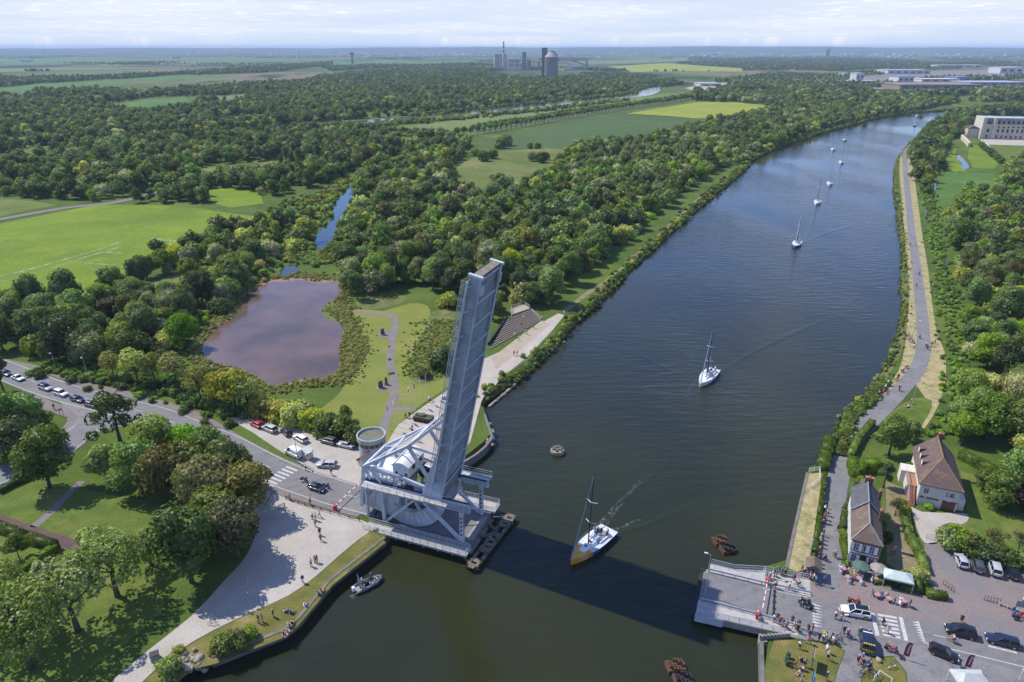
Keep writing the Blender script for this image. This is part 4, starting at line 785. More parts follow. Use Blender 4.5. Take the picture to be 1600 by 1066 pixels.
# ---- bank scrub, reeds, rough growth: uncountable
BUSH = [loose('bush_mass', crown_mesh('clump_' + str(i), 400 + i, 1.25, -0.1, 1.6, 6, 340, 0.2, m, lobe=(.42, .65), top=.2)) for i, m in enumerate((leafB, leafG, leafA, leafC, leafR))]
def along(path, n, w, off, s0, s1, kinds, lst):
    path = [Vector((p[0], p[1], 0)) for p in path]; seg = [(path[i + 1] - path[i]).length for i in range(len(path) - 1)]; tot = sum(seg)
    for _ in range(n):
        t = rg.uniform(0, tot); i = 0
        while t > seg[i] and i < len(seg) - 1: t -= seg[i]; i += 1
        d = (path[i + 1] - path[i]).normalized(); nr = Vector((-d.y, d.x, 0)); q = path[i] + d * t + nr * (off + rg.gauss(0, w))
        lst.append((q.x, q.y, -0.1, rg.uniform(s0, s1), rg.choice(kinds)))
bl = []; i0 = nat[0]
def side(path, sgn, n, w, off, s0, s1, kinds, z=None):
    a = len(bl); along(path, n, w, off * sgn, s0, s1, kinds, bl)
    if z is not None:
        for k in range(a, len(bl)): bl[k] = (bl[k][0], bl[k][1], z, bl[k][3], bl[k][4])
sg = 1 if inside([(p.x, p.y) for p in wl], *((nat[10] + Vector((-(nat[11] - nat[10]).y, (nat[11] - nat[10]).x, 0)).normalized() * 3).xy)) else -1
side(nat, -sg, 900, 0.8, 1.8, .55, 1.1, (0, 0, 1, 2, 3), -0.6); side(nat, -sg, 500, 1.2, 3.4, .45, 1.0, (0, 1, 1, 3, 4))
side(nat, -sg, 2600, 1.0, 1.4, .3, .6, (0, 1, 4, 3), -1.1); side(rnat, -sg, 1000, .5, .7, .25, .45, (0, 1, 4, 3), -1.3); side(nat[22:], -sg, 400, 1.5, 4, .6, 1.2, (0, 2, 2, 1))
side(rnat, -sg, 900, 0.5, 1.4, .35, .7, (0, 1, 1, 4, 3), -0.7); side(rnat, -sg, 260, .5, 2.4, .25, .5, (1, 1, 4))
side(rnat[-12:], -sg, 300, 0.7, 3.0, .5, .8, (0, 2, 0))
side(rnat[:12], -sg, 160, 1, 3, .6, 1.1, (0, 2, 2))
dl = PL([(1452, 285), (1460, 330), (1472, 390), (1479, 430), (1487, 470), (1496, 520), (1504, 560), (1506, 600), (1496, 650), (1470, 690)])
side(dl, -1, 900, 2.0, 1.5, .35, .8, (1, 1, 0, 1))
gn_scatter('bank_scrub', bl, BUSH, 13)
rl = []
along(mudring + [mudring[0]], 2200, 1.9, 0, .25, .55, (4, 4, 4, 4, 1), rl)
along(PL([(508, 488), (520, 482), (535, 488), (540, 500)]), 260, 1.6, 0, .2, .4, (4, 4, 1), rl); along(PL([(532, 602), (545, 570), (560, 545), (550, 520), (542, 500)]), 1300, 2.2, 0, .16, .36, (4, 4, 4, 3), rl)
along(PL([(662, 590), (676, 560), (688, 535), (698, 500)]), 1300, 4.2, 0, .16, .42, (4, 4, 3, 1, 0), rl)
along(PL([(560, 455), (590, 462), (620, 465)]), 400, 2.0, 0, .16, .36, (4, 4, 1), rl)
along(PL([(300, 520), (340, 480), (380, 440), (420, 410), (470, 400), (500, 370)]), 420, 5, 3, .5, 1.3, (1, 4, 0, 3), rl)
along(PL([(60, 580), (150, 596), (240, 610), (330, 640), (390, 650)]), 420, 3.5, 4, .5, 1.2, (1, 0, 2), rl)
along(PL([(390, 385), (420, 365), (440, 345), (480, 310)]), 200, 5, 0, .8, 1.9, (0, 3, 2), rl)
along(PL([(482, 392), (490, 360), (508, 335), (512, 318), (530, 296), (548, 280)]), 420, 4.5, 2, .4, 1.5, (0, 3, 1, 4), rl); along(PL([(512, 394), (530, 366), (540, 344), (555, 318), (564, 296)]), 260, 3, -2, .5, 1.5, (0, 3, 1, 2), rl); along(PL([(470, 400), (500, 405), (520, 410)]), 220, 5, 0, .4, 1.1, (4, 1, 0), rl)
rl = [q for q in rl if not any(inside(c_, q[0], q[1]) for c_ in CHW)]
rl = [q for q in rl if not inside([(p.x, p.y) for p in pw], q[0], q[1])]
gn_scatter('reeds', rl, BUSH, 14)
along_far = []
along(PL(RIV[9:14] + RIV[:9][::-1])[0:9], 500, 9, 4, 1.5, 3.6, (0, 2, 2, 1), along_far)
along(PL([(300, 230), (450, 213), (600, 196), (720, 186), (840, 174), (975, 157)]), 420, 8, 0, 1.5, 3.2, (0, 2, 1, 3), along_far)
gn_scatter('river_scrub', along_far, BUSH, 15)
# ---------------------------------------------------------------- the raised bascule bridge (all in the bridge frame: x = u, y = v, z = w)
pw_ = surf('bridge_paint', (0.62, 0.67, 0.73), 0.5, 0.26, 0.45, c2=(0.44, 0.475, 0.52), coord='pos')
pw2 = surf('bridge_paint_pale', (0.66, 0.69, 0.72), 0.5, 0.24, 0.5, c2=(0.48, 0.49, 0.5), coord='pos')
pdk = surf('bridge_paint_grime', (0.2, 0.22, 0.245), 0.7, 0.3, 0.8, c2=(0.12, 0.12, 0.12), coord='pos')
mrail = surf('galvanised_rail', (0.5, 0.53, 0.56), 0.45, 0.15, 2, metal=0.3)
mrust = surf('rusty_steel', (0.16, 0.085, 0.05), 0.9, 0.4, 1.2, c2=(0.09, 0.065, 0.05), coord='pos', bump=0.4)
mdark = surf('dark_steel', (0.035, 0.036, 0.04), 0.6, 0.3, 2)
mtimb = surf('weathered_timber', (0.2, 0.165, 0.12), 0.95, 0.35, 0.9, c2=(0.34, 0.29, 0.22), coord='pos', bump=0.4)
mglass = surf('window_glass', (0.03, 0.04, 0.05), 0.08, 0.1, 2, spec=0.8)
mred = surf('red_paint', (0.55, 0.035, 0.025), 0.5, 0.1, 2)
mwhitep = surf('white_paint', (0.74, 0.74, 0.72), 0.55, 0.12, 1.5, c2=(0.6, 0.6, 0.58))
mgrate = surf('grey_walkway', (0.47, 0.45, 0.42), 0.85, 0.25, 0.8, c2=(0.34, 0.33, 0.31), coord='pos')
def mesh_panel():
    t = NT('wire_mesh_panel'); v = t.obj(); w1 = t.n('ShaderNodeTexChecker'); w1.inputs['Scale'].default_value = 9; t.t.links.new(v, w1.inputs[0])
    d = t.n('ShaderNodeBsdfDiffuse'); d.inputs[0].default_value = (0.5, 0.53, 0.56, 1); tr = t.n('ShaderNodeBsdfTransparent'); mx = t.n('ShaderNodeMixShader'); mx.inputs[0].default_value = 0.25
    t.t.links.new(tr.outputs[0], mx.inputs[1]); t.t.links.new(d.outputs[0], mx.inputs[2]); t.t.links.new(mx.outputs[0], t.out.inputs[0]); return t.m
mmesh = mesh_panel()
br = thing('bascule_bridge', 'pale grey steel rolling bascule bridge with its leaf raised almost upright over the canal', 'bridge', tuple(BO.xy) + (0,), BA)
def railing(name, parent, pts, h=1.05, gap=1.6, mesh=True, r=0.035):
    """Posts, two rails and mesh infill along a polyline."""
    mb = MB(); pts = [Vector(p) for p in pts]; up = Vector((0, 0, h))
    for a, b in zip(pts[:-1], pts[1:]):
        n_ = max(1, round((b - a).length / gap))
        for i in range(n_ + 1): q = a.lerp(b, i / n_); mb.bar(q, q + up, r * 1.7)
        mb.bar(a + up, b + up, r * 2); mb.bar(a + up * .52, b + up * .52, r * 1.3)
    o = mb.build(name, mrail, parent)
    if mesh:
        m2 = MB()
        for a, b in zip(pts[:-1], pts[1:]): m2.quad(a + up * .06, b + up * .06, b + up * .95, a + up * .95)
        m2.build('mesh_infill', mmesh, o, recalc=False)
    return o
# pier, deck, road over the pier, walkways
mb = MB(); mb.box(-21, -7.8, -7.6, 8.6, -3.5, -0.06); mb.box(3.2, 8.1, -5.7, 5.9, -4, -0.62); mb.box(8.1, 8.9, -5.2, 5.4, -4, -1.4); mb.build('pier', m_conc, br)
mb = MB(); mb.box(-13.4, 8.3, -5.55, 5.55, -0.6, -0.04)
for u in (-5, -2, 1): mb.box(u, u + .4, -5.3, 5.3, -1.5, -0.6)
mb.build('deck', pdk, br)
mb = MB(); mb.box(-13.4, 6.9, -3.9, 3.9, -0.04, 0.06); mb.build('deck_roadway', m_asph2, br)
mb = MB(); mb.box(6.9, 8.3, -3.7, 3.9, -0.04, 0.16); mb.build('threshold_beam', m_conc, br)
for s in (-1, 1):
    mb = MB(); mb.box(-13, 9.0, s * 5.75 if s > 0 else -8.1, 8.9 if s > 0 else -5.75, -0.25, 0.1)
    for u in range(-12, 9, 3): mb.box(u, u + .2, s * 5.6 if s > 0 else -8.0, 8.8 if s > 0 else -5.6, -0.7, -0.25)
    wk = mb.build('side_walkway', mgrate, br); e = 8.8 if s > 0 else -8.0
    railing('railing', wk, [(-13, e, .1), (8.9, e, .1), (8.9, 5.8 * s, .1)]); railing('railing', wk, [(-13, 5.85 * s, .1), (8.6, 5.85 * s, .1)])
# fixed track girders with their walkways, columns, braces
for s in (-1, 1):
    y0 = 4.4 * s
    mb = MB(); mb.box(-14, 8.3, y0 - .3, y0 + .3, 7.15, 8.35); mb.box(-14.1, 8.4, y0 - .48, y0 + .48, 8.35, 8.5); mb.box(-14.1, 8.4, y0 - .42, y0 + .42, 7.0, 7.15)
    for k in range(13): u = -13.5 + k * 1.78; mb.box(u, u + .12, y0 - .44, y0 + .44, 7.15, 8.35)
    tg = mb.build('track_girder', pw_, br)
    mb = MB()
    for k in range(46): mb.box(-13.6 + k * .48, -13.38 + k * .48, y0 - s * .46 - .14, y0 - s * .46 + .14, 8.5, 8.7)
    mb.box(-14, 8.3, y0 - s * .5 - .2, y0 - s * .5 + .2, 8.5, 8.55); mb.build('rack', mdark, tg)
    mb = MB(); a, b = sorted((y0 + s * .5, y0 + s * 1.7)); mb.box(-14, 8.5, a, b, 8.28, 8.4)
    for k in range(10): mb.bar((-13 + k * 2.3, y0 + s * .3, 7.3), (-13 + k * 2.3, y0 + s * 1.5, 8.25), .1)
    gw = mb.build('girder_walkway', mgrate, tg); o_ = y0 + s * 1.66; railing('railing', gw, [(-14, o_, 8.4), (8.45, o_, 8.4), (8.45, y0, 8.5)], mesh=False)
    c = MB(); c.box(6.3, 7.0, 4.55 * s - .35, 4.55 * s + .35, 0.0, 7.0); c.cur = 1
    for k in range(5): c.box(7.0, 7.02, 4.55 * s - .12, 4.55 * s + .12, 1.6 + k * .95, 2.1 + k * .95); c.box(6.5, 6.8, 4.55 * s - .37, 4.55 * s - .35, 1.6 + k * .95, 2.1 + k * .95)
    c.build('front_column', [pw2, mdark], br); MB().box(-10.5, -9.9, 4.5 * s - .3, 4.5 * s + .3, 0.0, 7.0).build('rear_column', pw_, br)
    MB().bar((6.2, 4.5 * s, .3), (-1.2, 4.45 * s, 7.0), .55, .5).build('brace', pw_, br); MB().bar((-9.8, 4.5 * s, .3), (-3.2, 4.45 * s, 7.0), .5, .45).build('brace', pw2, br)
    MB().box(-14.2, -13.8, y0 - .3, y0 + .3, 0.0, 7.0).build('end_post', pw_, br)
# ---- moving leaf; e runs up the leaf, n towards its underside
TL = math.atan2(11.35 - 2.6, 52.4 - 9); e = Vector((math.sin(TL), 0, math.cos(TL))); nn = Vector((math.cos(TL), 0, -math.sin(TL))); B0 = Vector((2.6, 0, 9.0)); LL = 44.6
def lf(s_, n_, v_): return B0 + e * s_ + nn * (n_ * .74 if n_ < 0 else n_) + Vector((0, v_, 0))
def lbox(mb, s0, s1, n0, n1, v0, v1):
    v = [lf(a, b, c) for c in (v0, v1) for b in (n0, n1) for a in (s0, s1)]
    mb.add(v, [(0, 2, 3, 1), (4, 5, 7, 6), (0, 1, 5, 4), (2, 6, 7, 3), (0, 4, 6, 2), (1, 3, 7, 5)]); return mb
leaf = lbox(MB(), -0.5, LL, -1.95, -1.7, -4.3, 4.3).build('leaf', pw_, br)
lbox(MB(), 1.0, LL - .3, -2.05, -1.95, -3.7, 3.7).build('leaf_roadway', m_asph2, leaf)
for s in (-1, 1):
    mb = MB(); lbox(mb, 9, LL, -2.3, -0.05, 4.3 * s - .08, 4.3 * s + .08)
    lbox(mb, -.3, LL, -.06, .08, 4.35 * s - .36, 4.35 * s + .36); lbox(mb, 9, LL, -2.42, -2.3, 4.35 * s - .3, 4.35 * s + .3)
    # deep root of the girder
    poly = [lf(-1.2, 0, 0), lf(9, 0, 0), lf(12, 0, 0), lf(12, -2.3, 0), lf(9, -3.0, 0), lf(4, -4.6, 0), lf(-1.2, -5.4, 0)]
    mb.xprism([(p.x, p.z) for p in poly], 4.3 * s - .1, 4.3 * s + .1)
    for k in range(19): lbox(mb, 1 + k * 2.35, 1.12 + k * 2.35, -2.2 if k > 3 else -3.4, -.06, 4.3 * s - (.3 if s < 0 else -.08), 4.3 * s + (-.08 if s < 0 else .3))
    mb.build('leaf_girder', pw_, leaf)
    # cantilevered footway outside the girder
    mb = MB(); v0, v1 = sorted((4.6 * s, 6.3 * s)); lbox(mb, 2.5, LL - .5, -2.25, -2.12, v0, v1)
    fw = mb.build('leaf_footway', mgrate, leaf); mb = MB()
    lbox(mb, 2.5, LL - .5, -2.12, -1.75, 6.3 * s - .1, 6.3 * s + .1)
    mb.build('footway_edge_beam', pw2, fw); mb = MB()
    for k in range(10): a = 3.5 + k * 4.4; mb.bar(lf(a, -2.0, 6.25 * s), lf(a, -1.0, 4.4 * s), .16); mb.bar(lf(a, -2.05, 6.3 * s), lf(a, -2.05, 4.4 * s), .2)
    mb.build('footway_bracket', pw_, fw); mb = MB()
    for k in range(20): a = 2.7 + k * 2.18; mb.bar(lf(a, -2.2, 6.25 * s), lf(a, -3.3, 6.25 * s), .07)
    mb.bar(lf(2.6, -3.3, 6.25 * s), lf(LL - .6, -3.3, 6.25 * s), .08); mb.bar(lf(2.6, -2.75, 6.25 * s), lf(LL - .6, -2.75, 6.25 * s), .05)
    rl_ = mb.build('footway_railing', mrail, fw); MB().quad(lf(2.6, -2.3, 6.25 * s), lf(LL - .6, -2.3, 6.25 * s), lf(LL - .6, -3.25, 6.25 * s), lf(2.6, -3.25, 6.25 * s)).build('mesh_infill', mmesh, rl_, recalc=False)
    mb = MB(); lbox(mb, LL - .2, LL + .25, -2.9, .35, 4.35 * s - .35, 4.35 * s + .35); mb.build('nose_bracket', pw2, leaf)
    mb = MB(); lbox(mb, LL - 3.0, LL - 1.4, .05, .5, 3.75 * s - .4, 3.75 * s + .4); mb.build('nose_latch', pw2, leaf)
mb = MB()
for k in range(-6, 7): lbox(mb, 2, LL - .6, -1.7, -.55, k * .62 - .06, k * .62 + .06)
mb.build('stringers', pw_, leaf)
for k in range(11):
    a = 2.0 + k * 4.2; fb = MB(); lbox(fb, a - .06, a + .06, -1.7, -.2, -4.2, 4.2); lbox(fb, a - .2, a + .2, -.22, -.1, -4.0, 4.0); fb.build('floor_beam', pw_, leaf)
mb = MB(); lbox(mb, LL - .1, LL + .2, -2.0, -.1, -4.2, 4.2); mb.build('nose_plate', surf('worn_nose_steel', (0.3, 0.25, 0.2), 0.8, 0.3, 1, coord='pos'), leaf)
mb = MB(); lbox(mb, -1.6, 2.2, -1.2, -.3, -4.2, 4.2); mb.build('root_plate', surf('stained_plate', (0.3, 0.3, 0.29), 0.8, 0.35, 0.5, c2=(0.12, 0.11, 0.1), coord='pos'), leaf)
# ---- rolling segments, counterweight, tail truss
CC = (-5.2, 8.0); RO, RI = 7.9, 5.1
tail = MB()
for s in (-1, 1):
    y0, y1 = sorted((2.6 * s, 3.7 * s)); m2 = MB(); A0, A1, NS = R(-128), R(2), 26
    for k in range(NS):
        a, b = A0 + (A1 - A0) * k / NS, A0 + (A1 - A0) * (k + 1) / NS
        q = [(CC[0] + r * math.cos(t), CC[1] + r * math.sin(t)) for r, t in ((RI, a), (RO, a), (RO, b), (RI, b))]; m2.xprism(q, y0 + .3, y1 - .3)
        q = [(CC[0] + r * math.cos(t), CC[1] + r * math.sin(t)) for r, t in ((RO, a), (RO + .18, a), (RO + .18, b), (RO, b))]; m2.xprism(q, y0, y1)
        q = [(CC[0] + r * math.cos(t), CC[1] + r * math.sin(t)) for r, t in ((RI - .12, a), (RI, a), (RI, b), (RI - .12, b))]; m2.xprism(q, y0, y1)
    for k in range(12):
        a = A0 + (A1 - A0) * (k + .5) / 12; d = Vector((math.cos(a), 0, math.sin(a)))
        m2.bar(Vector((CC[0], (y0 + y1) / 2, CC[1])) + d * RI, Vector((CC[0], (y0 + y1) / 2, CC[1])) + d * RO, .14, 1.04, (0, 1, 0))
    sgm = m2.build('rolling_segment', pw2, br)
    for a in (-20, -62, -100):
        d = Vector((math.cos(R(a)), 0, math.sin(R(a)))); MB().bar(Vector((CC[0], 3.15 * s, CC[1])), Vector((CC[0], 3.15 * s, CC[1])) + d * RI, .45, .45).build('segment_spoke', pw_, sgm)
    MB().lathe([(.9, 2.5 * s), (.9, 4.0 * s)], 20, (CC[0], 0, CC[1]), 'y').build('pinion_hub', mdark, sgm)
cwp = [(-15.9, 1.9), (-8.2, .55), (-7.4, 4.5), (-6.6, 8.2), (-14.2, 9.0)]
mb = MB(); mb.xprism(cwp, -2.55, 2.55); mb.xprism(cwp, -3.35, -2.6); mb.xprism(cwp, 2.6, 3.35)
for t in (.0, .33, .66, 1.0):
    for s in (-1, 1):
        a = Vector((-15.9 + 7.7 * t, 3.4 * s, 1.9 - 1.35 * t)); b = Vector((-14.2 + 7.6 * t, 3.4 * s, 9.0 - .8 * t)); mb.bar(a, b, .2, .5, (0, 1, 0))
cw = mb.build('counterweight', pw2, br)
mb = MB()
for s in (-1, 1): mb.bar((-15.4, 3.45 * s, 3.0), (-11.3, 3.45 * s, 8.4), .14); mb.bar((-11.2, 3.45 * s, 2.0), (-9.0, 3.45 * s, 7.8), .14)
mb.build('counterweight_bracing', pdk, cw)
mb = MB(); mb.add([(-13.9, -2.3, 9.06), (-8.5, -2.3, 8.6), (-8.5, 2.6, 9.6), (-13.2, 2.6, 10.2), (-13.9, -2.3, 9.3), (-8.5, -2.3, 8.85), (-8.5, 2.6, 9.8), (-13.2, 2.6, 10.4)], [(0, 1, 2, 3), (4, 5, 6, 7), (0, 1, 5, 4), (1, 2, 6, 5), (2, 3, 7, 6), (3, 0, 4, 7)]); mb.build('counterweight_cover', mwhitep, cw)
for s in (-1, 1):
    y = 3.9 * s; t_ = lambda a, b, w, m=pw_: MB().bar((a[0], y, a[1]), (b[0], y, b[1]), w, w * .9).build('truss_member', m, br)
    top = lf(17.5, -2.1, 0); t_((-14.3, 11.5), (-4.1, 18.3), .62); t_((-4.1, 18.3), (top.x, top.z), .6, pw2); t_((-4.1, 18.2), (.9, 10.4), .55); t_((-14.3, 11.6), (-15.7, 1.9), .6)
    t_((-14.2, 11.3), (-6.2, 10.9), .5); t_((-6.2, 10.9), (1.2, 9.6), .5); t_((-12.6, 11.0), (-10.6, 8.4), .4); t_((-14.1, 11), (-13.0, 8.9), .4)
    q = lf(8.5, -3.0, 0); t_((-4.1, 18.3), (q.x, q.z), .35, pw2)
mb = MB()
for a in ((-14.3, 11.5), (-4.1, 18.3), (-9.2, 14.9), (1.0, 10.2)): mb.bar((a[0], -3.9, a[1]), (a[0], 3.9, a[1]), .4)
mb.bar((-14.3, -3.9, 11.5), (-4.1, 3.9, 18.3), .22); mb.bar((-14.3, 3.9, 11.5), (-4.1, -3.9, 18.3), .22); mb.bar((-4.1, -3.9, 18.3), (3, 3.9, 26), .22); mb.bar((-4.1, 3.9, 18.3), (3, -3.9, 26), .22)
mb.build('cross_bracing', pw_, br)
# pipes and gear boxes above the counterweight
mb = MB()
mb.tube((-14.0, -2.9, 11.2), (-6, -2.9, 10.7), .3, .3, 10); mb.tube((-13, -3.2, 9.6), (-1, -3.2, 9.2), .16, .16, 8); mb.build('equaliser_pipe', pw2, br, 40)
gear = MB(); rg = random.Random(3)
for k in range(9): u = -12.6 + k * .85; gear.cbox((u, -3.0 + rg.uniform(-.25, .25), 9.35 + rg.uniform(-.1, .25)), rg.uniform(.35, .7), rg.uniform(.4, .8), rg.uniform(.5, 1.0)); gear.lathe([(.32, -.3), (.32, .3)], 12, (u, -3.4, 9.5), 'y')
gear.build('gear_train', mwhitep, br, 40)
# machinery house with vaulted roof
mb = MB(); mb.box(-8.3, -4.9, -3.1, 3.1, 10.4, 12.9); hs = mb.build('machinery_house', mwhitep, br)
arc = [(-8.5 + 3.8 * k / 10, 12.9 + .75 * math.sin(math.pi * k / 10)) for k in range(11)]
MB().xprism(arc + [(-4.7, 12.75), (-8.5, 12.75)], -3.3, 3.3).build('roof', surf('pale_roof_sheet', (0.72, 0.72, 0.7), 0.45, 0.1, 1), hs)
for v in (-1.6, 1.2):
    w_ = MB().box(-4.9, -4.86, v, v + 1.1, 11.5, 12.4).build('window', mglass, hs)
for u in (-7.8, -5.7): MB().box(u, u + .5, -3.14, -3.1, 10.9, 11.5).build('window', mglass, hs)
mb = MB(); mb.box(-8.6, -4.6, -3.5, 3.5, 10.1, 10.4)
for u in (-8.2, -5):
    for v in (-3, 3): mb.bar((u, v, 8.4), (u, v, 10.2), .25)
mb.build('house_platform', pdk, br)
lad = MB()
for d in (0, .55): lad.bar((-7.5 + d, -3.3, 10.4), (-7.6 + d, -4.7, 8.45), .1)
for k in range(7): t = k / 6; lad.bar((-7.5, -3.3 - 1.4 * t, 10.4 - 1.95 * t), (-6.95, -3.3 - 1.4 * t, 10.4 - 1.95 * t), .07)
lad.build('ladder', mwhitep, br)
# vertical ladder cages at the leaf root, near and far
for s in (-1, 1):
    mb = MB()
    for d in (-2.6, -1.2): mb.bar(lf(-1.5, d - 1.2, 6.0 * s), lf(10, d, 6.1 * s), .1)
    for k in range(9): mb.bar(lf(-1 + k * 1.3, -3.7, 6.05 * s), lf(-1 + k * 1.3, -1.6, 6.05 * s), .07)
    mb.build('ladder_cage', mrail, leaf)
# ---------------------------------------------------------------- timber fender in front of the pier
fd = thing('timber_fender', 'weathered timber fender pier standing in the water before the bridge pier', 'fender', tuple(BO.xy) + (0,), BA)
p0, p1 = Vector((12.1, 7.4, -.9)), Vector((10.6, -9.3, -.9)); d = (p1 - p0).normalized(); sd = Vector((-d.y, d.x, 0))
MB().bar(p0 + sd * .8, p1 + sd * .8, .5, .6).build('waling', mtimb, fd); MB().bar(p0 - sd * .8, p1 - sd * .8, .5, .6).build('waling', mtimb, fd)
mb = MB(); rg = random.Random(8)
for k in range(11):
    if k in (3, 8): continue
    q = p0 + d * (.6 + k * 1.6); mb.bar(q + sd * .6 + Vector((0, 0, .2)), q - sd * .6 + Vector((0, 0, .2)), rg.uniform(.9, 1.4), .16)
mb.build('planking', mtimb, fd); mb = MB()
for k in range(9):
    for s in (-1, 1): q = p0 + d * (.3 + k * 2.05) + sd * s * .85; mb.tube(q + Vector((0, 0, .3)), q + Vector((0, 0, -3)), .2, .22, 8)
mb.build('piles', mdark, fd); mb = MB()
mb.bar((8.6, 3.2, -1.0), (11.6, 1.2, -.6), .4, .4); mb.bar((8.6, -1.0, -1), (11.2, .8, -.6), .4, .4); mb.bar((8.6, 5.2, -.8), (12, 6.6, -.7), .25); mb.bar((8.3, -7.5, -.9), (10.8, -9, -.8), .25); mb.build('raker', mtimb, fd)
# concrete-capped point of land beyond the bridge, as a low quay wall with riprap
mquay = surf('old_quay_concrete', (0.23, 0.215, 0.19), .95, .35, .4, c2=(.13, .12, .1), coord='pos', bump=.4)
def quay(name, pts, label, h=0.12, w=0.6, m=None):
    l, r = ribbon_pts(pts, w); mb = MB(); n = len(l)
    v = [(p.x, p.y, z) for z in (WZ - .4, h) for p in l + r]; k = 2 * n
    f = []
    for i in range(n - 1): f += [(k + i, k + i + 1, k + n + i + 1, k + n + i), (i, i + 1, k + i + 1, k + i), (n + i, k + n + i, k + n + i + 1, n + i + 1)]
    f += [(0, k, k + n, n), (n - 1, 2 * n - 1, k + 2 * n - 1, k + n - 1)]
    mb.add(v, f); o = mb.build(name, m or mquay); return tag(o, label, 'quay wall')
qp = lambda px: [p for p in PL(px, 0.1)]
quay('quay_wall', qp([(330, 1027), (440, 985), (464, 967), (517, 904), (601, 839)]), 'low concrete quay wall along the grassy bank with sitting people')
quay('quay_wall', qp([(1262, 738), (1255, 768), (1241, 829), (1229, 886)]), 'low concrete quay wall beside the straw-coloured strip')
quay('quay_wall', [W(60.6, -9.2), W(61.1, -17), W(60.2, -40)], 'low concrete quay wall below the dry lawn with notice boards')
quay('quay_wall', [W(-7.6, 11.5)] + qp([(742, 711), (757, 699), (769, 684), (757, 647)]), 'concrete edge of the small pointed quay behind the raised leaf')
# ---------------------------------------------------------------- east landing of the bridge
ld = thing('bridge_landing', 'concrete bridge landing jutting into the canal at the east bank, with guard rails and footways', 'bridge abutment', tuple(BO.xy) + (0,), BA)
mb = MB(); mb.box(50.3, 61.8, -3.7, 3.7, -1.0, -0.04); mb.build('deck', m_conc, ld)
mb = MB(); mb.prism([(50.2, -7.0), (50.2, -3.75), (66, -3.75), (66, -6.0), (63.8, -6.3)], -0.55, 0.12); mb.prism([(51.2, 3.75), (51.2, 6.1), (55.3, 6.1), (60.3, 7.6), (68, 8.4), (68, 3.75)], -0.55, 0.12); mb.build('footway', mgrate, ld)
mb = MB(); mb.box(50.6, 53.4, -6.2, 5.6, -5, -1.0); mb.box(60.2, 62, -9, 9, -5, -0.7); mb.build('pier', m_conc, ld)
mb = MB(); mb.prism([(50.1, -7.25), (64, -6.5), (64, -6.3), (50.1, -7.05)], -1.1, .2); mb.cur = 1; mb.prism([(50.1, -7.35), (54.6, -7.1), (54.6, -7.0), (50.1, -7.25)], -1.3, .25); mb.build('edge_girder', [m_conc, surf('pale_blue_panel', (0.5, 0.54, 0.58), .6, .2, .6, coord='pos')], ld)
railing('railing', ld, [(50.4, -7.0, .12), (57, -6.6, .12), (64, -6.25, .12)]); railing('railing', ld, [(51.3, 6.0, .12), (55.3, 6.0, .12), (60.3, 7.5, .12), (68, 8.3, .12)]); railing('railing', ld, [(60.3, 7.5, .12), (60.8, 4.6, .12)])
def guard(pts, nm='guard_rail'):
    mb = MB(); pts = [Vector(p) for p in pts]
    for a, b in zip(pts[:-1], pts[1:]):
        d = (b - a); n_ = max(1, round(d.length / 2)); mb.bar(a + Vector((0, 0, .62)), b + Vector((0, 0, .62)), .12, .32)
        for k in range(n_ + 1): q = a.lerp(b, k / n_); mb.bar(q, q + Vector((0, 0, .7)), .12)
    return mb.build(nm, mrail, ld)
guard([(51.2, 3.85, .06), (60, 3.9, .06), (68, 4.3, .06)]); guard([(50.6, -3.9, .06), (59.5, -3.95, .06), (66, -4.2, .06)])
mb = MB(); mb.box(49.6, 50.3, -7, 5.5, -1.7, -.8)
for k in range(5): mb.tube((49.8, -6.5 + k * 2.8, -.6), (49.8, -6.5 + k * 2.8, -4), .22, .22, 8)
mb.build('fender_beam', mdark, ld)
mb = MB(); mb.bar((60.4, -8.7, .1), (64.6, -6.6, .3), .3, .9)
for k in range(9): t = k / 8; mb.bar((60.4 + 4.2 * t, -8.8 + 2.1 * t, .1), (60.4 + 4.2 * t, -8.8 + 2.1 * t, .95), .3)
mb.build('wing_wall', m_conc, ld)
# dolphins in the canal
def dolphin(px, py, label, rot, kind):
    o = thing('mooring_dolphin', label, 'mooring dolphin', P(px, py, WZ), rot)
    if kind == 'stone':
        mb = MB(); rg = random.Random(2); prof = [(1.5, -1.5), (1.6, .2), (1.75, .5), (1.6, 1.0), (1.0, 1.15)]; mb.lathe(prof, 10); mb.build('stone_base', surf('pale_stone', (0.4, 0.35, 0.28), .95, .3, .8, c2=(.25, .22, .17), bump=.5), o, 50)
        mb = MB()
        for k in range(6): a = k * 1.05; mb.cbox((math.cos(a) * .9, math.sin(a) * .8, 1.3), .8, .5, .4, a)
        mb.build('cap_stones', surf('dark_stone', (0.2, 0.17, 0.14), .95, .3, 1.5), o)
    else:
        for q, (dx, dy) in enumerate(((0, 1.35), (.25, -1.1))):
            mb = MB()
            for i in range(5):
                for j in range(4): mb.tube((dx - 1.1 + i * .55, dy - .8 + j * .55, -2), (dx - 1.1 + i * .55, dy - .8 + j * .55, .7 + .15 * ((i * 7 + j * 3) % 4)), .2, .2, 7)
            mb.build('pile_cluster', mrust if q == 0 else mdark, o); MB().box(dx - 1.5, dx - 1.2, dy - 1, dy + 1, -.3, .8).build('fender_plate', mrust, o)
            MB().box(dx - 1.3, dx + 1.4, dy - 1.05, dy + 1.0, .2, .4).build('pile_frame', mrust, o)
    return o
dolphin(871, 708, 'pale stone mooring block alone in the water beside the raised leaf', .3, 'stone')
dolphin(1131, 855, 'rusty double pile cluster in the water near the landing', .25, 'pile')
dolphin(1061, 1056, 'rusty pile cluster at the bottom of the picture, nearest the viewer', .15, 'pile')
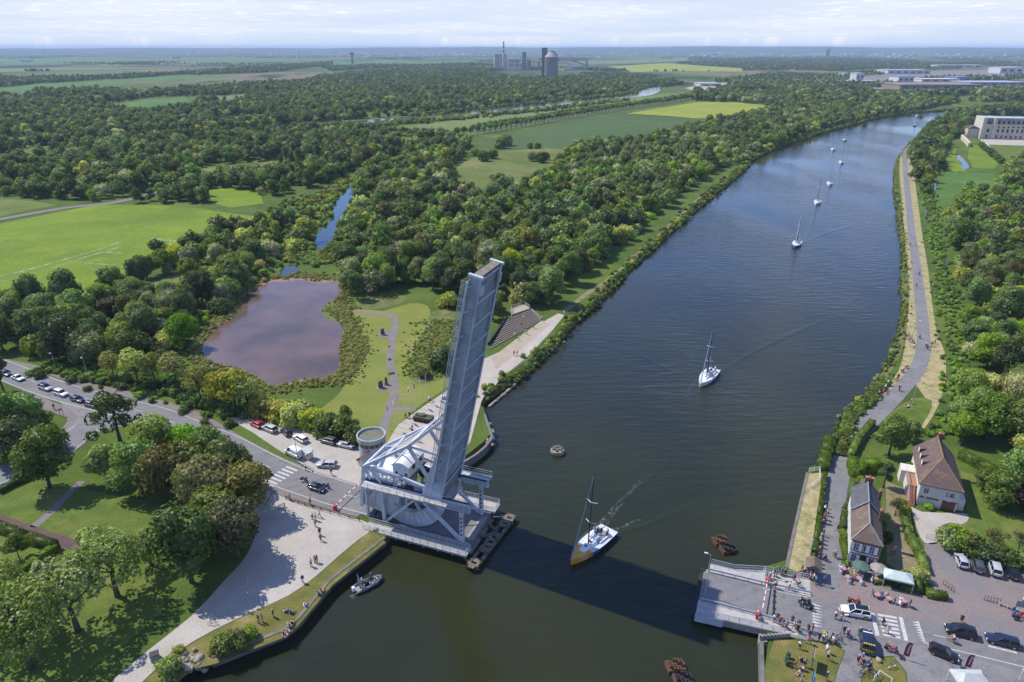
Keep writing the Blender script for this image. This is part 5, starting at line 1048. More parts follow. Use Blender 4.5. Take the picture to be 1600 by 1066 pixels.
# ---------------------------------------------------------------- round control tower on the left bank
tp = W(-23.4, 12.8); tw = thing('control_tower', 'round grey-green bridge control tower with flat roof behind the bridge machinery', 'tower', tp, BA)
mtw = surf('grey_green_render', (0.42, 0.48, 0.46), .8, .15, .5)
MB().lathe([(3.0, 0), (2.85, 5.3)], 32).build('wall', mtw, tw, 40); 
wb = MB().lathe([(2.9, 5.3), (2.95, 6.3)], 32).build('window_band', surf('amber_glass', (0.16, 0.1, 0.06), .15, .2, 2), tw, 40); mb = MB()
for k in range(16): a = k * math.pi / 8; mb.bar((2.97 * math.cos(a), 2.97 * math.sin(a), 5.3), (2.97 * math.cos(a), 2.97 * math.sin(a), 6.3), .12)
mb.build('mullions', mtw, wb); mb = MB(); mb.lathe([(2.95, 6.3), (3.2, 6.35), (3.2, 7.4), (2.95, 7.4), (2.95, 6.9), (.01, 6.9)], 32); rf = mb.build('roof', mtw, tw, 40)
MB().lathe([(2.9, 6.92), (.01, 6.95)], 32).build('roof_felt', surf('mossy_felt', (0.2, 0.2, 0.15), .95, .3, .8), rf)
st = MB()
for k in range(16): a = 3.4 + k * .11; st.cbox((3.4 * math.cos(a), 3.4 * math.sin(a), .3 + k * .3), .9, .3, .08, a)
st.build('outside_stair', surf('red_steel', (0.3, 0.08, 0.06), .7, .2, 1), tw)
# barriers
def barrier(u, v, ln, ang, label, up=False):
    o = thing('road_barrier', label, 'barrier', W(u, v, .1), BA)
    MB().cbox((0, 0, .55), .5, .7, 1.1).build('cabinet', mred, o); mb = MB(); e_ = Vector((math.cos(ang), math.sin(ang), 0)); mb.bar(Vector((0, 0, .95)), e_ * ln + Vector((0, 0, .95)), .14)
    arm = mb.build('arm', mwhitep, o); mb = MB()
    for k in range(int(ln / 1.6)): mb.bar(e_ * (.7 + k * 1.6) + Vector((0, 0, .95)), e_ * (1.3 + k * 1.6) + Vector((0, 0, .95)), .155)
    mb.build('red_band', mred, arm); mb = MB(); mb.bar((0, 0, .1), (0, 0, .5), .3); mb.build('post', mdark, o); return o
barrier(60.9, 4.4, 7.4, R(-94), 'closed white barrier with red cabinet, on the landing footway'); barrier(59.7, -4.5, .8, R(90), 'red barrier cabinet on the near footway of the landing')
barrier(-21.4, -5.0, 8.4, R(88), 'closed white barrier with red cabinet, before the bridge on the main road')
mb = thing('road_hump_strip', 'dark steel strip lying across the road behind the barrier', 'steel strip', W(62.2, 0, .07), BA)
s_ = MB(); s_.box(-.15, .15, -3.3, 3.3, 0, .1); s_.build('strip', mdark, mb); s_ = MB(); [s_.box(-.25, .25, v, v + .25, .1, .22) for v in (-2.8, -1.4, .2, 1.6, 2.8)]; s_.build('lugs', mdark, mb)
# ---------------------------------------------------------------- houses of the east bank
def roof_tile(name, c, c2):
    t = NT(name); v = t.obj(); br_ = t.n('ShaderNodeTexBrick'); t.t.links.new(t.scale(v, (1, 1, 1)), br_.inputs[0]); br_.inputs['Scale'].default_value = 4; br_.inputs['Mortar Size'].default_value = 0.015
    br_.inputs['Color1'].default_value = c + (1,); br_.inputs['Color2'].default_value = tuple(x * .78 for x in c) + (1,); br_.inputs['Mortar'].default_value = tuple(x * .5 for x in c) + (1,)
    col = t.mix(t.rng(t.noise(v, .7, 5, .65), .5, .75), br_.outputs[0], c2 + (1,)); t.bsdf(col, .9, 0, t.bump(br_.outputs['Fac'], .4, .03), .2); return t.m
mtile = roof_tile('brown_roof_tile', (0.17, 0.125, 0.1), (0.24, 0.19, 0.15)); mtile2 = roof_tile('brown_hip_tile', (0.15, 0.105, 0.09), (0.2, 0.145, 0.115)); mslate = roof_tile('grey_slate', (0.115, 0.115, 0.12), (0.16, 0.155, 0.15))
mridge = surf('lichen_ridge', (0.33, 0.19, 0.09), .95, .3, 1.5, c2=(.22, .17, .13)); mlead = surf('lead_flashing', (.3, .31, .32), .6, .2, 2)
mrender = surf('cream_render', (0.66, 0.62, 0.55), .9, .12, .5); mbrick = surf('red_brickwork', (0.3, 0.13, 0.1), .95, .3, 2, c2=(.24, .11, .09)); mdoor = surf('brown_garage_door', (.17, .07, .05), .6, .15, 2); mterra = surf('terracotta_paving', (.42, .2, .12), .9, .2, 1.5)
def window(parent, x0, x1, z0, z1, y, shutters=False, face=-1, pane=None):
    fr = MB(); fr.box(x0 - .06, x1 + .06, y, y + .05 * face if face > 0 else y, z0 - .06, z1 + .06) if False else None
    a, b = sorted((y, y + .05 * face)); f = MB(); f.box(x0 - .07, x0, a, b, z0, z1); f.box(x1, x1 + .07, a, b, z0, z1); f.box(x0 - .07, x1 + .07, a, b, z1, z1 + .07); f.box(x0 - .07, x1 + .07, a, b, z0 - .07, z0); f.box((x0 + x1) / 2 - .03, (x0 + x1) / 2 + .03, a, b, z0, z1)
    w = f.build('window', mwhitep, parent); a, b = sorted((y + .005 * face, y + .025 * face)); MB().box(x0, x1, a, b, z0, z1).build('pane', pane or mglass, w)
    if shutters:
        for s0, s1 in ((x0 - .6, x0 - .1), (x1 + .1, x1 + .6)): a, b = sorted((y, y + .08 * face)); MB().box(s0, s1, a, b, z0 - .05, z1 + .05).build('shutter', mwhitep, w)
    return w
cf = thing('cafe_house', 'narrow brick and white cafe house, brown hipped roof in front and slate behind', 'house', (63.0, 97.1, 0), R(-24))
X0, X1, YB, ZE, ZR = -2.45, 2.45, 16.4, 5.4, 7.9
MB().box(X0 + .15, X1 - .15, .15, YB - .1, 0, ZE).build('wall', mbrick, cf); mb = MB(); mb.box(X0 + .1, X1 - .1, .1, .15, 0, .5); mb.box(X0 + .12, X1 - .12, .06, .15, 2.55, 2.8); mb.box(X0 + .1, X0 + .15, .2, YB - .2, 0, ZE); mb.box(X1 - .15, X1 - .1, .2, YB - .2, 0, ZE); mb.build('render_bands', mrender, cf)
def gable_roof(mb, x0, x1, y0, y1, ze, zr, hip0=0, hip1=0, oh=.3, th=.16):
    """Two slopes with an optional hip at either end, as a closed slab."""
    xm = (x0 + x1) / 2; a, b = x0 - oh, x1 + oh; y0, y1 = y0 - oh, y1 + oh
    v = [(a, y0, ze), (b, y0, ze), (b, y1, ze), (a, y1, ze), (xm, y0 + hip0, zr), (xm, y1 - hip1, zr)]
    v += [(p[0], p[1], p[2] - th) for p in v[:4]]
    f = [(0, 4, 5, 3), (1, 2, 5, 4), (0, 1, 4), (2, 3, 5), (0, 6, 7, 1), (1, 7, 8, 2), (2, 8, 9, 3), (3, 9, 6, 0), (6, 9, 8, 7)]
    return mb.add(v, f)
rf = gable_roof(MB(), X0, X1, 0, 8.6, ZE, ZR, 2.6, 0, .15).build('front_roof', mtile, cf); mb = MB(); mb.bar((0, 2.4, ZR + .03), (0, 8.7, ZR + .03), .22, .12); mb.bar((X0 - .1, -.1, ZE + .04), (0, 2.4, ZR + .02), .16, .1); mb.bar((X1 + .1, -.1, ZE + .04), (0, 2.4, ZR + .02), .16, .1); mb.build('ridge', surf('mortar_ridge', (.36, .32, .27), .9, .2, 2), rf)
rf = gable_roof(MB(), X0, X1, 8.95, YB, ZE + .25, ZR + .35, 0, 0, .15).build('rear_roof', mslate, cf); mb = MB(); mb.bar((0, 8.8, ZR + .38), (0, YB + .1, ZR + .38), .2, .1)
for s in (-1, 1): mb.bar((s * 2.65, 8.75, ZE + .24), (0, 8.75, ZR + .4), .22, .18)
mb.build('flashing', mlead, rf)
def chimney(x, y, z0, z1, parent, w=.6, l=.9):
    c = MB().box(x - w / 2, x + w / 2, y - l / 2, y + l / 2, z0, z1).build('chimney', mbrick, parent); mb = MB(); mb.box(x - w / 2 - .08, x + w / 2 + .08, y - l / 2 - .08, y + l / 2 + .08, z1, z1 + .12)
    for k in (-.25, .25): mb.lathe([(.13, z1 + .12), (.1, z1 + .5)], 8, (x, y + k * l, 0))
    mb.build('pots', mterra, c)
chimney(0.2, YB - .3, 7.2, 9.0, cf, 1.4, .6); chimney(2.2, 7.3, 5.4, 8.0, cf, .5, .7); chimney(2.35, 14.2, 5.4, 7.8, cf, .5, .6)
mpho = surf('hanging_picture_cloth', (.2, .17, .2), .8, .5, 2.2, c2=(.42, .2, .18))
for x in (-1.5, 1.0): window(cf, x - .35, x + .35, 3.2, 4.7, .1, True, -1, mpho)
window(cf, -.5 + .2, .2 + .2, 3.3, 4.6, .1, False, -1)
for x in (-1.55, 1.25): window(cf, x - .35, x + .35, .7, 2.2, .1, True, -1, mpho)
MB().box(-.4, .5, .0, .12, 0, 2.3).build('door', mdark, cf); mb = MB()
for k in range(6): mb.box(X0 + .05, X0 + .1, 1 + k * 2.5, 2.1 + k * 2.5, 3.1, 4.6)
mb.build('side_shutters', mwhitep, cf)
wh = thing('white_house', 'white rendered house with steep brown hipped roof, three dormers and a brown garage door', 'house', (85.95, 113.95, 0), R(-23.5))
W0, W1, YH = -3.75, 3.75, 14.3
MB().box(W0 + .25, W1 - .25, .25, YH - .2, 0, 5.1).build('wall', mrender, wh); rf = gable_roof(MB(), W0, W1, 0, YH, 5.1, 9.2, 5.2, .3, .25).build('roof', mtile2, wh)
mb = MB(); mb.bar((0, 5.0, 9.23), (0, YH, 9.23), .3, .12); mb.bar((W0 - .2, -.2, 5.14), (0, 5.0, 9.22), .22, .1); mb.bar((W1 + .2, -.2, 5.14), (0, 5.0, 9.22), .22, .1); mb.build('ridge', mridge, rf)
mb = MB(); mb.bar((-.55, 1.9, 6.83), (0, 1.35, 6.4), .14, .06); mb.bar((0, 1.35, 6.4), (.55, 1.9, 6.83), .14, .06); mb.bar((.55, 1.9, 6.83), (0, 2.45, 7.26), .14, .06); mb.bar((0, 2.45, 7.26), (-.55, 1.9, 6.83), .14, .06); mb.build('roof_lozenge', mridge, rf)
for k in range(3):
    y = 5.6 + k * 2.7; d_ = MB(); d_.add([(-3.1, y, 5.7), (-3.1, y + 1.5, 5.7), (-3.1, y, 7.0), (-3.1, y + 1.5, 7.0), (-1.2, y, 7.6), (-1.2, y + 1.5, 7.6)], [(0, 1, 3, 2), (0, 2, 4), (1, 5, 3), (2, 3, 5, 4), (0, 4, 5, 1)])
    o = d_.build('dormer', mtile2, rf); MB().box(-3.16, -3.1, y + .25, y + 1.25, 5.95, 6.85).build('pane', mwhitep, o)
chimney(.5, YH - .4, 8.4, 10.1, wh, .9, .6)
window(wh, -2.7, -1.9, 3.0, 4.1, .2); MB().box(.9, 3.2, .14, .25, .05, 1.95).build('garage_door', mdoor, wh)
for x0, x1 in ((-3.2, -2.4), (-2.0, .2)): MB().box(x0, x1, .19, .25, 1.75, 2.15).build('cellar_window', mglass, wh)
mb = MB(); mb.box(.8, 1.7, .1, .25, 2.0, 2.12); mb.box(2.2, 3.5, .1, .25, 2.0, 2.12); mb.build('lamp_shelf', mdoor, wh)
mb = MB()   # wrought-iron monogram ornament on the front wall
for a, b in (((1.3, 3.2), (1.3, 4.1)), ((1.3, 4.1), (1.55, 4.1)), ((1.3, 3.2), (1.5, 3.2)), ((1.75, 3.4), (1.95, 3.4)), ((1.95, 3.2), (1.95, 4.0)), ((2.15, 3.2), (2.15, 4.0)), ((2.15, 4.0), (2.5, 4.0)), ((2.15, 3.6), (2.45, 3.6)), ((2.5, 3.2), (2.5, 4.0)), ((2.15, 3.2), (2.5, 3.2))): mb.bar((a[0], .18, a[1]), (b[0], .18, b[1]), .08)
mb.build('wall_ornament', mdark, wh)
mb = MB(); mb.box(W1 - .2, W1 + 1.2, 1.2, 5.5, 0, 2.5); mb.build('side_store', mrender, wh)
mb = MB(); mb.box(W0 - 1.5, W0 + .2, 3.0, 7.4, 0, 2.6); mb.box(W0 - 2.4, W0 + .2, 7.4, 10.4, 0, 3.1); tr = mb.build('terrace', mrender, wh); MB().box(W0 - 1.5, W0 + .15, 2.6, 7.3, 2.6, 2.72).build('terrace_floor', mterra, tr)
mb = MB()
for k in range(12): mb.box(W0 - 1.3, W0 - .1, 2.6 - .3 * (k + 1), 2.6 - .3 * k, 0, 2.5 - k * .2)
mb.build('outside_stair', mterra, tr); railing('railing', tr, [(W0 - 1.45, 7.2, 2.7), (W0 - 1.45, 2.6, 2.7), (W0 - 1.35, -1.0, .5)], .9, .9, False)
sh = thing('garden_shed', 'small grey-roofed shed among shrubs behind the cafe', 'shed', P(1352, 770), R(-24)); MB().box(-1, 1, -1.2, 1.2, 0, 2.1).build('wall', mrender, sh); gable_roof(MB(), -1, 1, -1.2, 1.2, 2.1, 2.7).build('roof', mslate, sh)
# ---------------------------------------------------------------- chateau and far buildings
mstone = surf('pale_limestone', (0.62, 0.53, 0.4), .9, .15, .15, c2=(.52, .44, .33), coord='pos'); mzinc = surf('zinc_roof', (.42, .45, .5), .5, .15, .2, coord='pos')
ch = thing('chateau', 'long pale stone country house with rows of tall windows and a flat grey roof', 'country house', (481, 727, 0), R(-16)); LN = 120
MB().box(0, LN, .3, 26, 0, 14).build('wall', mstone, ch); MB().box(1.5, LN, 2.5, 24, 14, 19.5).build('attic_storey', surf('attic_stone', (.37, .35, .33), .9, .2, .2, coord='pos'), ch); MB().box(.5, LN, 1.5, 25, 19.5, 20.6).build('roof', mzinc, ch)
mb = MB(); mb.box(-.5, LN, -.2, .3, 13.4, 14.4); mb.box(-.5, LN, -.1, .3, 5.2, 5.7); mb.box(-.8, 2.2, -.5, 25, 0, 20.8); mb.box(9, 11.5, -.6, 24, 0, 20.8); mb.build('cornice_and_pilasters', surf('light_stone_trim', (.62, .56, .46), .9, .15, .3, coord='pos'), ch)
for k in range(24):
    x = 13.5 + k * 4.3
    for z0, z1, y in ((1.0, 3.8, .3), (6.6, 10, .3), (11.2, 12.6, .3), (15, 17.6, 2.5)): MB().box(x, x + 1.7, y - .12, y, z0, z1).build('window', mglass, ch)
for z0, z1 in ((1, 4), (6.6, 10), (15, 17.5)): MB().box(4.5, 6.5, .15, .3, z0, z1).build('window', mglass, ch)
mb = MB(); mb.box(-11, -.8, 5, 18, 0, 9.5); o = mb.build('low_wing', mstone, ch); gable_roof(MB(), -11, -.8, 5, 18, 9.5, 12).build('roof', mslate, o)
def garden_wall(name, px, h, label, m=None, w=.6):
    l, r = ribbon_pts(PL(px), w); mb = MB(); n = len(l); v = [(p.x, p.y, z) for z in (-.2, h) for p in l + r]; k = 2 * n; f = []
    for i in range(n - 1): f += [(k + i, k + i + 1, k + n + i + 1, k + n + i), (i, i + 1, k + i + 1, k + i), (n + i, k + n + i, k + n + i + 1, n + i + 1)]
    f += [(0, k, k + n, n), (n - 1, 2 * n - 1, k + 2 * n - 1, k + n - 1)]; mb.add(v, f); return tag(mb.build(name, m or mstone), label, 'wall')
garden_wall('terrace_wall', [(1538, 226), (1552, 240), (1567, 252)], 2.2, 'pale terrace wall along the lawn of the chateau', None, 1.5); garden_wall('terrace_wall', [(1501, 216), (1508, 223), (1514, 230)], 4, 'short high retaining wall before the chateau end', None, 2)
for i in range(9): place(PROTO['bushd'], USED, P(1533 + i * 3.9, 230 + i * 3.2), i, 'clipped dark bush in the row below the chateau terrace wall', 'clipped bushes below the terrace wall', (1.3, 1.3, 1.3))
mcon = surf('stained_silo_concrete', (0.3, 0.28, 0.27), .95, .25, .03, c2=(.22, .2, .19), coord='pos'); mpale = surf('pale_cladding', (.52, .5, .46), .8, .2, .02, coord='pos'); mmetal = surf('blue_grey_sheet', (.3, .35, .4), .6, .2, .03, coord='pos')
p = P(861, 119); si = thing('cement_silo', 'large round concrete silo with a conical roof and a dark hoist tower', 'silo', (p.x, p.y, 0)); r_ = 22
MB().lathe([(r_, 0), (r_, 58)], 36).build('shell', mcon, si, 40); mb = MB(); mb.lathe([(r_ + .5, 58), (7, 74), (7, 77), (.1, 77)], 36); mb.build('roof', surf('silo_roof', (.42, .39, .36), .9, .2, .05, coord='pos'), si, 40); mb = MB()
for k in range(18): a = k * math.pi / 9; mb.bar((r_ * math.cos(a), r_ * math.sin(a), 0), (r_ * math.cos(a), r_ * math.sin(a), 58), 1.2)
mb.build('ribs', mcon, si); mb = MB(); mb.box(-30, -12, 26, 40, 0, 86); mb.build('hoist_tower', surf('dark_cladding', (.12, .13, .15), .8, .2, .03, coord='pos'), si); mb = MB(); mb.bar((-10, 25, 82), (0, 0, 76), 4); mb.bar((8, 0, 77), (20, 0, 62), 2.5); mb.build('conveyor', mmetal, si)
p = P(786, 110); pl_ = thing('cement_works', 'grey cement works with paired silos and white block, left of the big round silo', 'factory', (p.x, p.y, 0)); D = p.y
def wpx(dx): return dx / FPX * proj(p.x, p.y)[2]
mb = MB()
for dx in (-11, -5, 3): mb.lathe([(wpx(3.1), 0), (wpx(3.1), 62)], 16, (wpx(dx), 0, 0))
mb.build('silo_pair', mpale, pl_, 40); mb = MB(); mb.box(wpx(8), wpx(26), 0, 40, 0, 46); mb.build('kiln_building', surf('white_works_block', (.6, .6, .58), .8, .15, .03, coord='pos'), pl_); mb = MB(); mb.box(wpx(30), wpx(36), 10, 40, 0, 70); mb.build('preheater_tower', mcon, pl_)
for x in (11, 15, 20, 23):
    for z in (16, 32): MB().box(wpx(x), wpx(x + 1.5), -1, 0, z, z + 6).build('window', mglass, pl_)
mb = MB(); mb.box(wpx(38), wpx(44), 0, 25, 0, 40); mb.box(wpx(44), wpx(65), 10, 30, 0, 14); mb.box(wpx(54), wpx(58), 5, 28, 0, 34); mb.build('low_sheds', mcon, pl_); mb = MB(); mb.bar((wpx(92), -40, 0.1), (wpx(112), -30, 0.1), 24, 12); mb.bar((wpx(102), 0, 40), (wpx(130), 0, 20), 6); mb.box(wpx(128), wpx(132), -6, 8, 0, 36); mb.box(wpx(104), wpx(146), 6, 30, 0, 14); mb.build('conveyor', mmetal, pl_)
p = P(787, 104); cm = thing('factory_chimney', 'tall factory chimney with red and white bands', 'chimney', (p.x, p.y, 0)); hh = hgt(787, 104, 65); mb = MB(); rr = 5.2
for k in range(8): mb.cur = k % 2; mb.lathe([(rr - k * .25, hh * (.3 + .0875 * k)), (rr - (k + 1) * .25, hh * (.3 + .0875 * (k + 1)))], 14)
mb.cur = 0; mb.lathe([(rr + 1, 0), (rr, hh * .3)], 14); mb.build('shaft', [surf('chimney_white', (.6, .58, .56), .8, .15, .1), surf('chimney_red', (.33, .035, .04), .7, .15, .1)], cm)
def block(px, py, wpx_, hpx, dep, label, m, cat='building', name='industrial_building', rf=None, win=0):
    q = P(px, py); d = proj(q.x, q.y)[2] / FPX; o = thing(name, label, cat, (q.x, q.y, 0)); w = wpx_ * d; h = hgt(px, py, py - hpx)
    MB().box(-w / 2, w / 2, 0, dep, 0, h).build('wall', m, o); MB().box(-w / 2 - 1, w / 2 + 1, -1, dep + 1, h, h + max(1, h * .06)).build('roof', rf or mzinc, o)
    for k in range(win): MB().box(-w / 2 + w * (k + .25) / win, -w / 2 + w * (k + .75) / win, -.6, 0, h * .35, h * .7).build('window', mglass, o)
    return o
block(1293, 89, 7, 12, 25, 'dark grey tower block standing alone above the far trees', surf('tower_grey', (.2, .2, .21), .8, .2, .05, coord='pos'), 'tower block', 'tower_block', None, 3)
mwarm = surf('white_warehouse', (.55, .55, .54), .7, .12, .02, coord='pos'); mbrn = surf('brown_roof_sheet', (.28, .22, .19), .9, .2, .02, coord='pos'); mblu = surf('blue_roof_sheet', (.2, .3, .42), .6, .15, .02, coord='pos')
for a in [(1343, 126, 12, 11, 40, 'white cube-shaped works building, tallest of the industrial estate', mwarm, mwarm, 2), (1323, 120, 10, 5, 40, 'small white block left of the white cube', mwarm, mzinc, 2), (1420, 116, 66, 6, 90, 'long white warehouse at the middle of the estate', mwarm, mzinc, 6), (1415, 129, 24, 9, 50, 'warehouse with blue-grey roof in front of the long one', mwarm, mblu, 3), (1470, 128, 60, 4, 60, 'low white shed beneath the blue roof', mwarm, mwarm, 4), (1505, 127, 22, 6, 60, 'shed with bright blue roof beside the low white one', mblu, mblu, 2),
    (1375, 146, 42, 6, 60, 'brown-roofed shed, foremost on the estate edge', mbrn, mbrn, 3), (1470, 140, 130, 7, 110, 'very long low brown-roofed hall along the trees', mbrn, mbrn, 8), (1560, 134, 90, 5, 80, 'grey-roofed hall extending out of the picture', mmetal, mzinc, 6), (1580, 115, 36, 9, 70, 'big white hall at the picture edge', mwarm, mwarm, 3), (1500, 106, 70, 4, 60, 'white roofs of the far warehouse behind the row of poplars', mwarm, mwarm, 5), (1325, 130, 90, 3, 50, 'low grey sheds beside the white cube', mmetal, mzinc, 5),
    (1110, 135, 32, 4, 60, 'pale quarry sheds in the clearing left of the industrial estate', mwarm, mzinc, 2), (275, 92, 12, 3, 30, 'long white and red farm shed alone in the far fields', mwarm, surf('red_sheet', (.4, .1, .06), .8, .2, .05), 2), (40, 97, 16, 3, 30, 'white farm shed at the edge of the far fields', mwarm, mzinc, 2), (256, 202, 16, 3.5, 12, 'low pinkish-roofed cabin in the marsh clearing', mrender, surf('pink_roof', (.45, .36, .33), .8, .2, .3), 2)]:
    block(a[0], a[1], a[2], a[3], a[4], a[5], a[6], 'shed', 'shed', a[7], a[8])
for i, (px, py, w) in enumerate([(70, 151, 7), (90, 147, 8), (80, 159, 6), (140, 155, 8), (155, 149, 6), (57, 146, 6)]):
    q = P(px, py); d = proj(q.x, q.y)[2] / FPX; o = thing('farm_house', 'pale house with reddish roof among the trees of the hamlet', 'house', (q.x, q.y, 0), i * .5, 'houses of the hamlet'); w_ = w * d * .8
    MB().box(-w_ / 2, w_ / 2, -4, 4, 0, 5).build('wall', mrender, o); gable_roof(MB(), -w_ / 2, w_ / 2, -4, 4, 5, 9).build('roof', mtile, o)
def lattice(px, py, ty, label, name='power_pylon', cat='pylon'):
    q = P(px, py); h = hgt(px, py, ty); o = thing(name, label, cat, (q.x, q.y, 0)); mb = MB(); b = h * .09; t_ = h * .012; rw = h * .012
    for sx in (-1, 1):
        for sy in (-1, 1): mb.bar((sx * b, sy * b, 0), (sx * t_, sy * t_, h), rw)
    for k in range(7):
        z = h * k / 8; w = b + (t_ - b) * k / 8; z2 = h * (k + 1) / 8; w2 = b + (t_ - b) * (k + 1) / 8
        for s in (-1, 1): mb.bar((-w, s * w, z), (w2, s * w2, z2), rw * .7); mb.bar((w, s * w, z), (-w2, s * w2, z2), rw * .7)
    mb.build('mast', mrail, o); mb = MB()
    for z in (.68, .8, .92): mb.bar((-h * .16, 0, h * z), (h * .16, 0, h * z), rw * 1.2)
    mb.build('cross_arms', mrail, o); return o
for i, (px, py, ty) in enumerate([(437, 92, 80), (452, 92, 81), (468, 93, 79), (620, 95, 80), (945, 97, 85), (1018, 99, 84), (1045, 90, 79), (1065, 88, 78), (1213, 89, 79)]): lattice(px, py, ty, 'distant steel lattice pylon', 'power_pylon').__setitem__('group', 'distant pylons')
q = P(551, 100); h = hgt(551, 100, 82); wt_ = thing('water_tower', 'slim water tower with a flared brown head on the far plain', 'water tower', (q.x, q.y, 0)); MB().lathe([(7, 0), (6, h * .7), (8, h * .78)], 14).build('shaft', mcon, wt_, 40); MB().lathe([(8, h * .78), (13, h * .86), (13, h), (.1, h)], 14).build('tank', mbrn, wt_, 40)
# the far town: more houses than one could count
tm = MB(); rg = random.Random(21)
for _ in range(1500):
    px = rg.choice((rg.gauss(1430, 120), rg.gauss(1150, 140), rg.gauss(700, 60), rg.uniform(0, 1600))); py = 77.6 + abs(rg.gauss(0, 1)) * 6.0
    if py > 103 or py < 77.2: continue
    q = P(px, py); d = proj(q.x, q.y)[2] / FPX; w = rg.uniform(1.4, 4.4) * d; h = rg.uniform(.8, 1.8) * d
    if rg.random() < .07: h = rg.uniform(2, 4.0) * d; w = rg.uniform(1.2, 2.2) * d
    tm.cur = rg.choice((0, 0, 0, 1, 2)); h = min(h, 48); x, y = q.x, q.y; l = w * .8; tm.box(x - w / 2, x + w / 2, y, y + l, 0, h); tm.cur = rg.choice((1, 2, 3)); tm.add([(x - w / 2 - .5, y - .5, h + .05), (x + w / 2 + .5, y - .5, h + .05), (x + w / 2 + .5, y + l, h + .05), (x - w / 2 - .5, y + l, h + .05), (x - w / 2, y + l / 2, h * 1.3), (x + w / 2, y + l / 2, h * 1.3)], [(0, 1, 5, 4), (3, 4, 5, 2), (0, 4, 3), (1, 2, 5)])
tag(tm.build('town', [mwarm, mrender, mmetal, surf('red_town_roof', (.25, .13, .1), .9, .2, .05, coord='pos')], None, False, False), None, None, None, 'stuff')
# ---------------------------------------------------------------- terraced seating, memorials, flags
st = thing('terraced_seating', 'dark stepped seating terrace facing the canal path, with a pale railing on top', 'terrace'); NSt = 10
def stp(k, z): t = k / NSt; return [Vector((a.x, a.y, z)) for a in (P(766, 546).lerp(P(794, 505), t), P(843, 502).lerp(P(829, 491), t))]
mb = MB(); m2 = MB()
for k in range(NSt):
    z0, z1 = .04, .2 + k * .17; a, b = stp(k, z0); c, d_ = stp(k + 1, z0); up = Vector((0, 0, z1 - z0)); mb.add([a, b, d_, c, a + up, b + up, d_ + up, c + up], [(4, 5, 6, 7), (0, 1, 5, 4), (1, 2, 6, 5), (2, 3, 7, 6), (3, 0, 4, 7)])
    m2.bar(a.lerp(c, .12) + up + Vector((0, 0, .03)), b.lerp(d_, .12) + up + Vector((0, 0, .03)), .35, .06)
mb.build('steps', surf('dark_step_timber', (.085, .066, .055), .95, .3, .5), st); m2.build('step_edges', surf('pale_step_edge', (.3, .26, .21), .9, .2, 1), st)
mb = MB(); a, b = P(763, 540), P(793, 502); mb.bar((a.x, a.y, .4), (b.x, b.y, 1.3), .4, 1.2); mb.build('side_wall', mdark, st); a, b = P(846, 501), P(830, 489); mb = MB(); mb.bar((a.x, a.y, .3), (b.x, b.y, 1.2), .4, 1.0); mb.build('side_wall', m_conc, st); mb = MB(); c = [P(800, 499), P(828, 489), P(818, 482), P(798, 490)]; mb.prism([(q.x, q.y) for q in c], 0.1, 1.75); pf = mb.build('platform', m_sand, st); railing('railing', pf, [(q.x, q.y, 1.75) for q in (c[0], c[3], c[2], c[1])], 1.1, 2.0)
mgran = surf('dark_granite', (.13, .13, .135), .7, .25, 2)
def stone(px, py, label, s=1.0, rz=.4):
    o = thing('memorial_stone', label, 'memorial', P(px, py, .06), rz); MB().box(-1.0 * s, 1.0 * s, -.7 * s, .7 * s, 0, .15).build('base', m_conc, o); mb = MB(); mb.add([(-.7 * s, -.25, .15), (.7 * s, -.25, .15), (.7 * s, .25, .15), (-.7 * s, .25, .15), (-.55 * s, -.2, 2 * s), (.45 * s, -.2, 2.3 * s), (.45 * s, .2, 2.3 * s), (-.55 * s, .2, 2 * s)], [(0, 1, 5, 4), (1, 2, 6, 5), (2, 3, 7, 6), (3, 0, 4, 7), (4, 5, 6, 7)]); mb.build('slab', mgran, o); return o
stone(598, 523, 'grey standing stone on a small paved pad at the top of the park path'); stone(595, 606, 'grey standing stone beside the dark bust, by the park path')
o = thing('bust_on_column', 'dark bust on a stepped stone column beside the standing stone', 'statue', P(603.5, 601, .06), .5); MB().box(-.5, .5, -.5, .5, 0, .3).box(-.3, .3, -.3, .3, .3, 1.6).build('column', mgran, o); MB().lathe([(.28, 1.6), (.34, 1.8), (.2, 1.98), (.1, 2.05), (.16, 2.15), (.17, 2.3), (.08, 2.42)], 12).build('bust', mdark, o, True)
o = thing('stone_block', 'pale stone block standing alone on the plaza near the flags', 'stone block', P(693, 623, .05), .3); mb = MB(); mb.box(-.55, .55, -.45, .45, 0, .9); b_ = mb.build('block', mrender, o); MB().box(-.4, .4, -.47, -.45, .3, .7).build('plaque', mgran, o)
o = thing('armoured_memorial', 'low dark vehicle-shaped memorial on the plaza by the flagpoles', 'memorial', P(662, 657, .05), R(-20)); mb = MB(); mb.prism([(-2.4, -1.1), (2.4, -1.1), (2.4, 1.1), (-2.4, 1.1)], .45, 1.3); mb.build('hull', surf('olive_paint', (.12, .115, .07), .8, .2, 1), o); MB().lathe([(.9, 1.3), (.7, 1.8)], 14, (-.2, 0, 0)).build('turret', MATS['olive_paint'], o); MB().tube((.3, 0, 1.55), (2.6, 0, 1.7), .08, .07).build('barrel', mdark, o); mb = MB()
for s in (-1, 1):
    for k in range(4): mb.lathe([(.42, s * 1.0), (.42, s * 1.3)], 12, (-1.8 + k * 1.2, 0, .42), 'y')
mb.build('wheels', mdark, o)
FC = {n: surf('flag_' + n, c, .8, .05, 2) for n, c in dict(blue=(.02, .06, .35), navy=(.02, .03, .16), red=(.5, .03, .04), white=(.75, .75, .75), wine=(.2, .04, .1), sky=(.2, .32, .6)).items()}
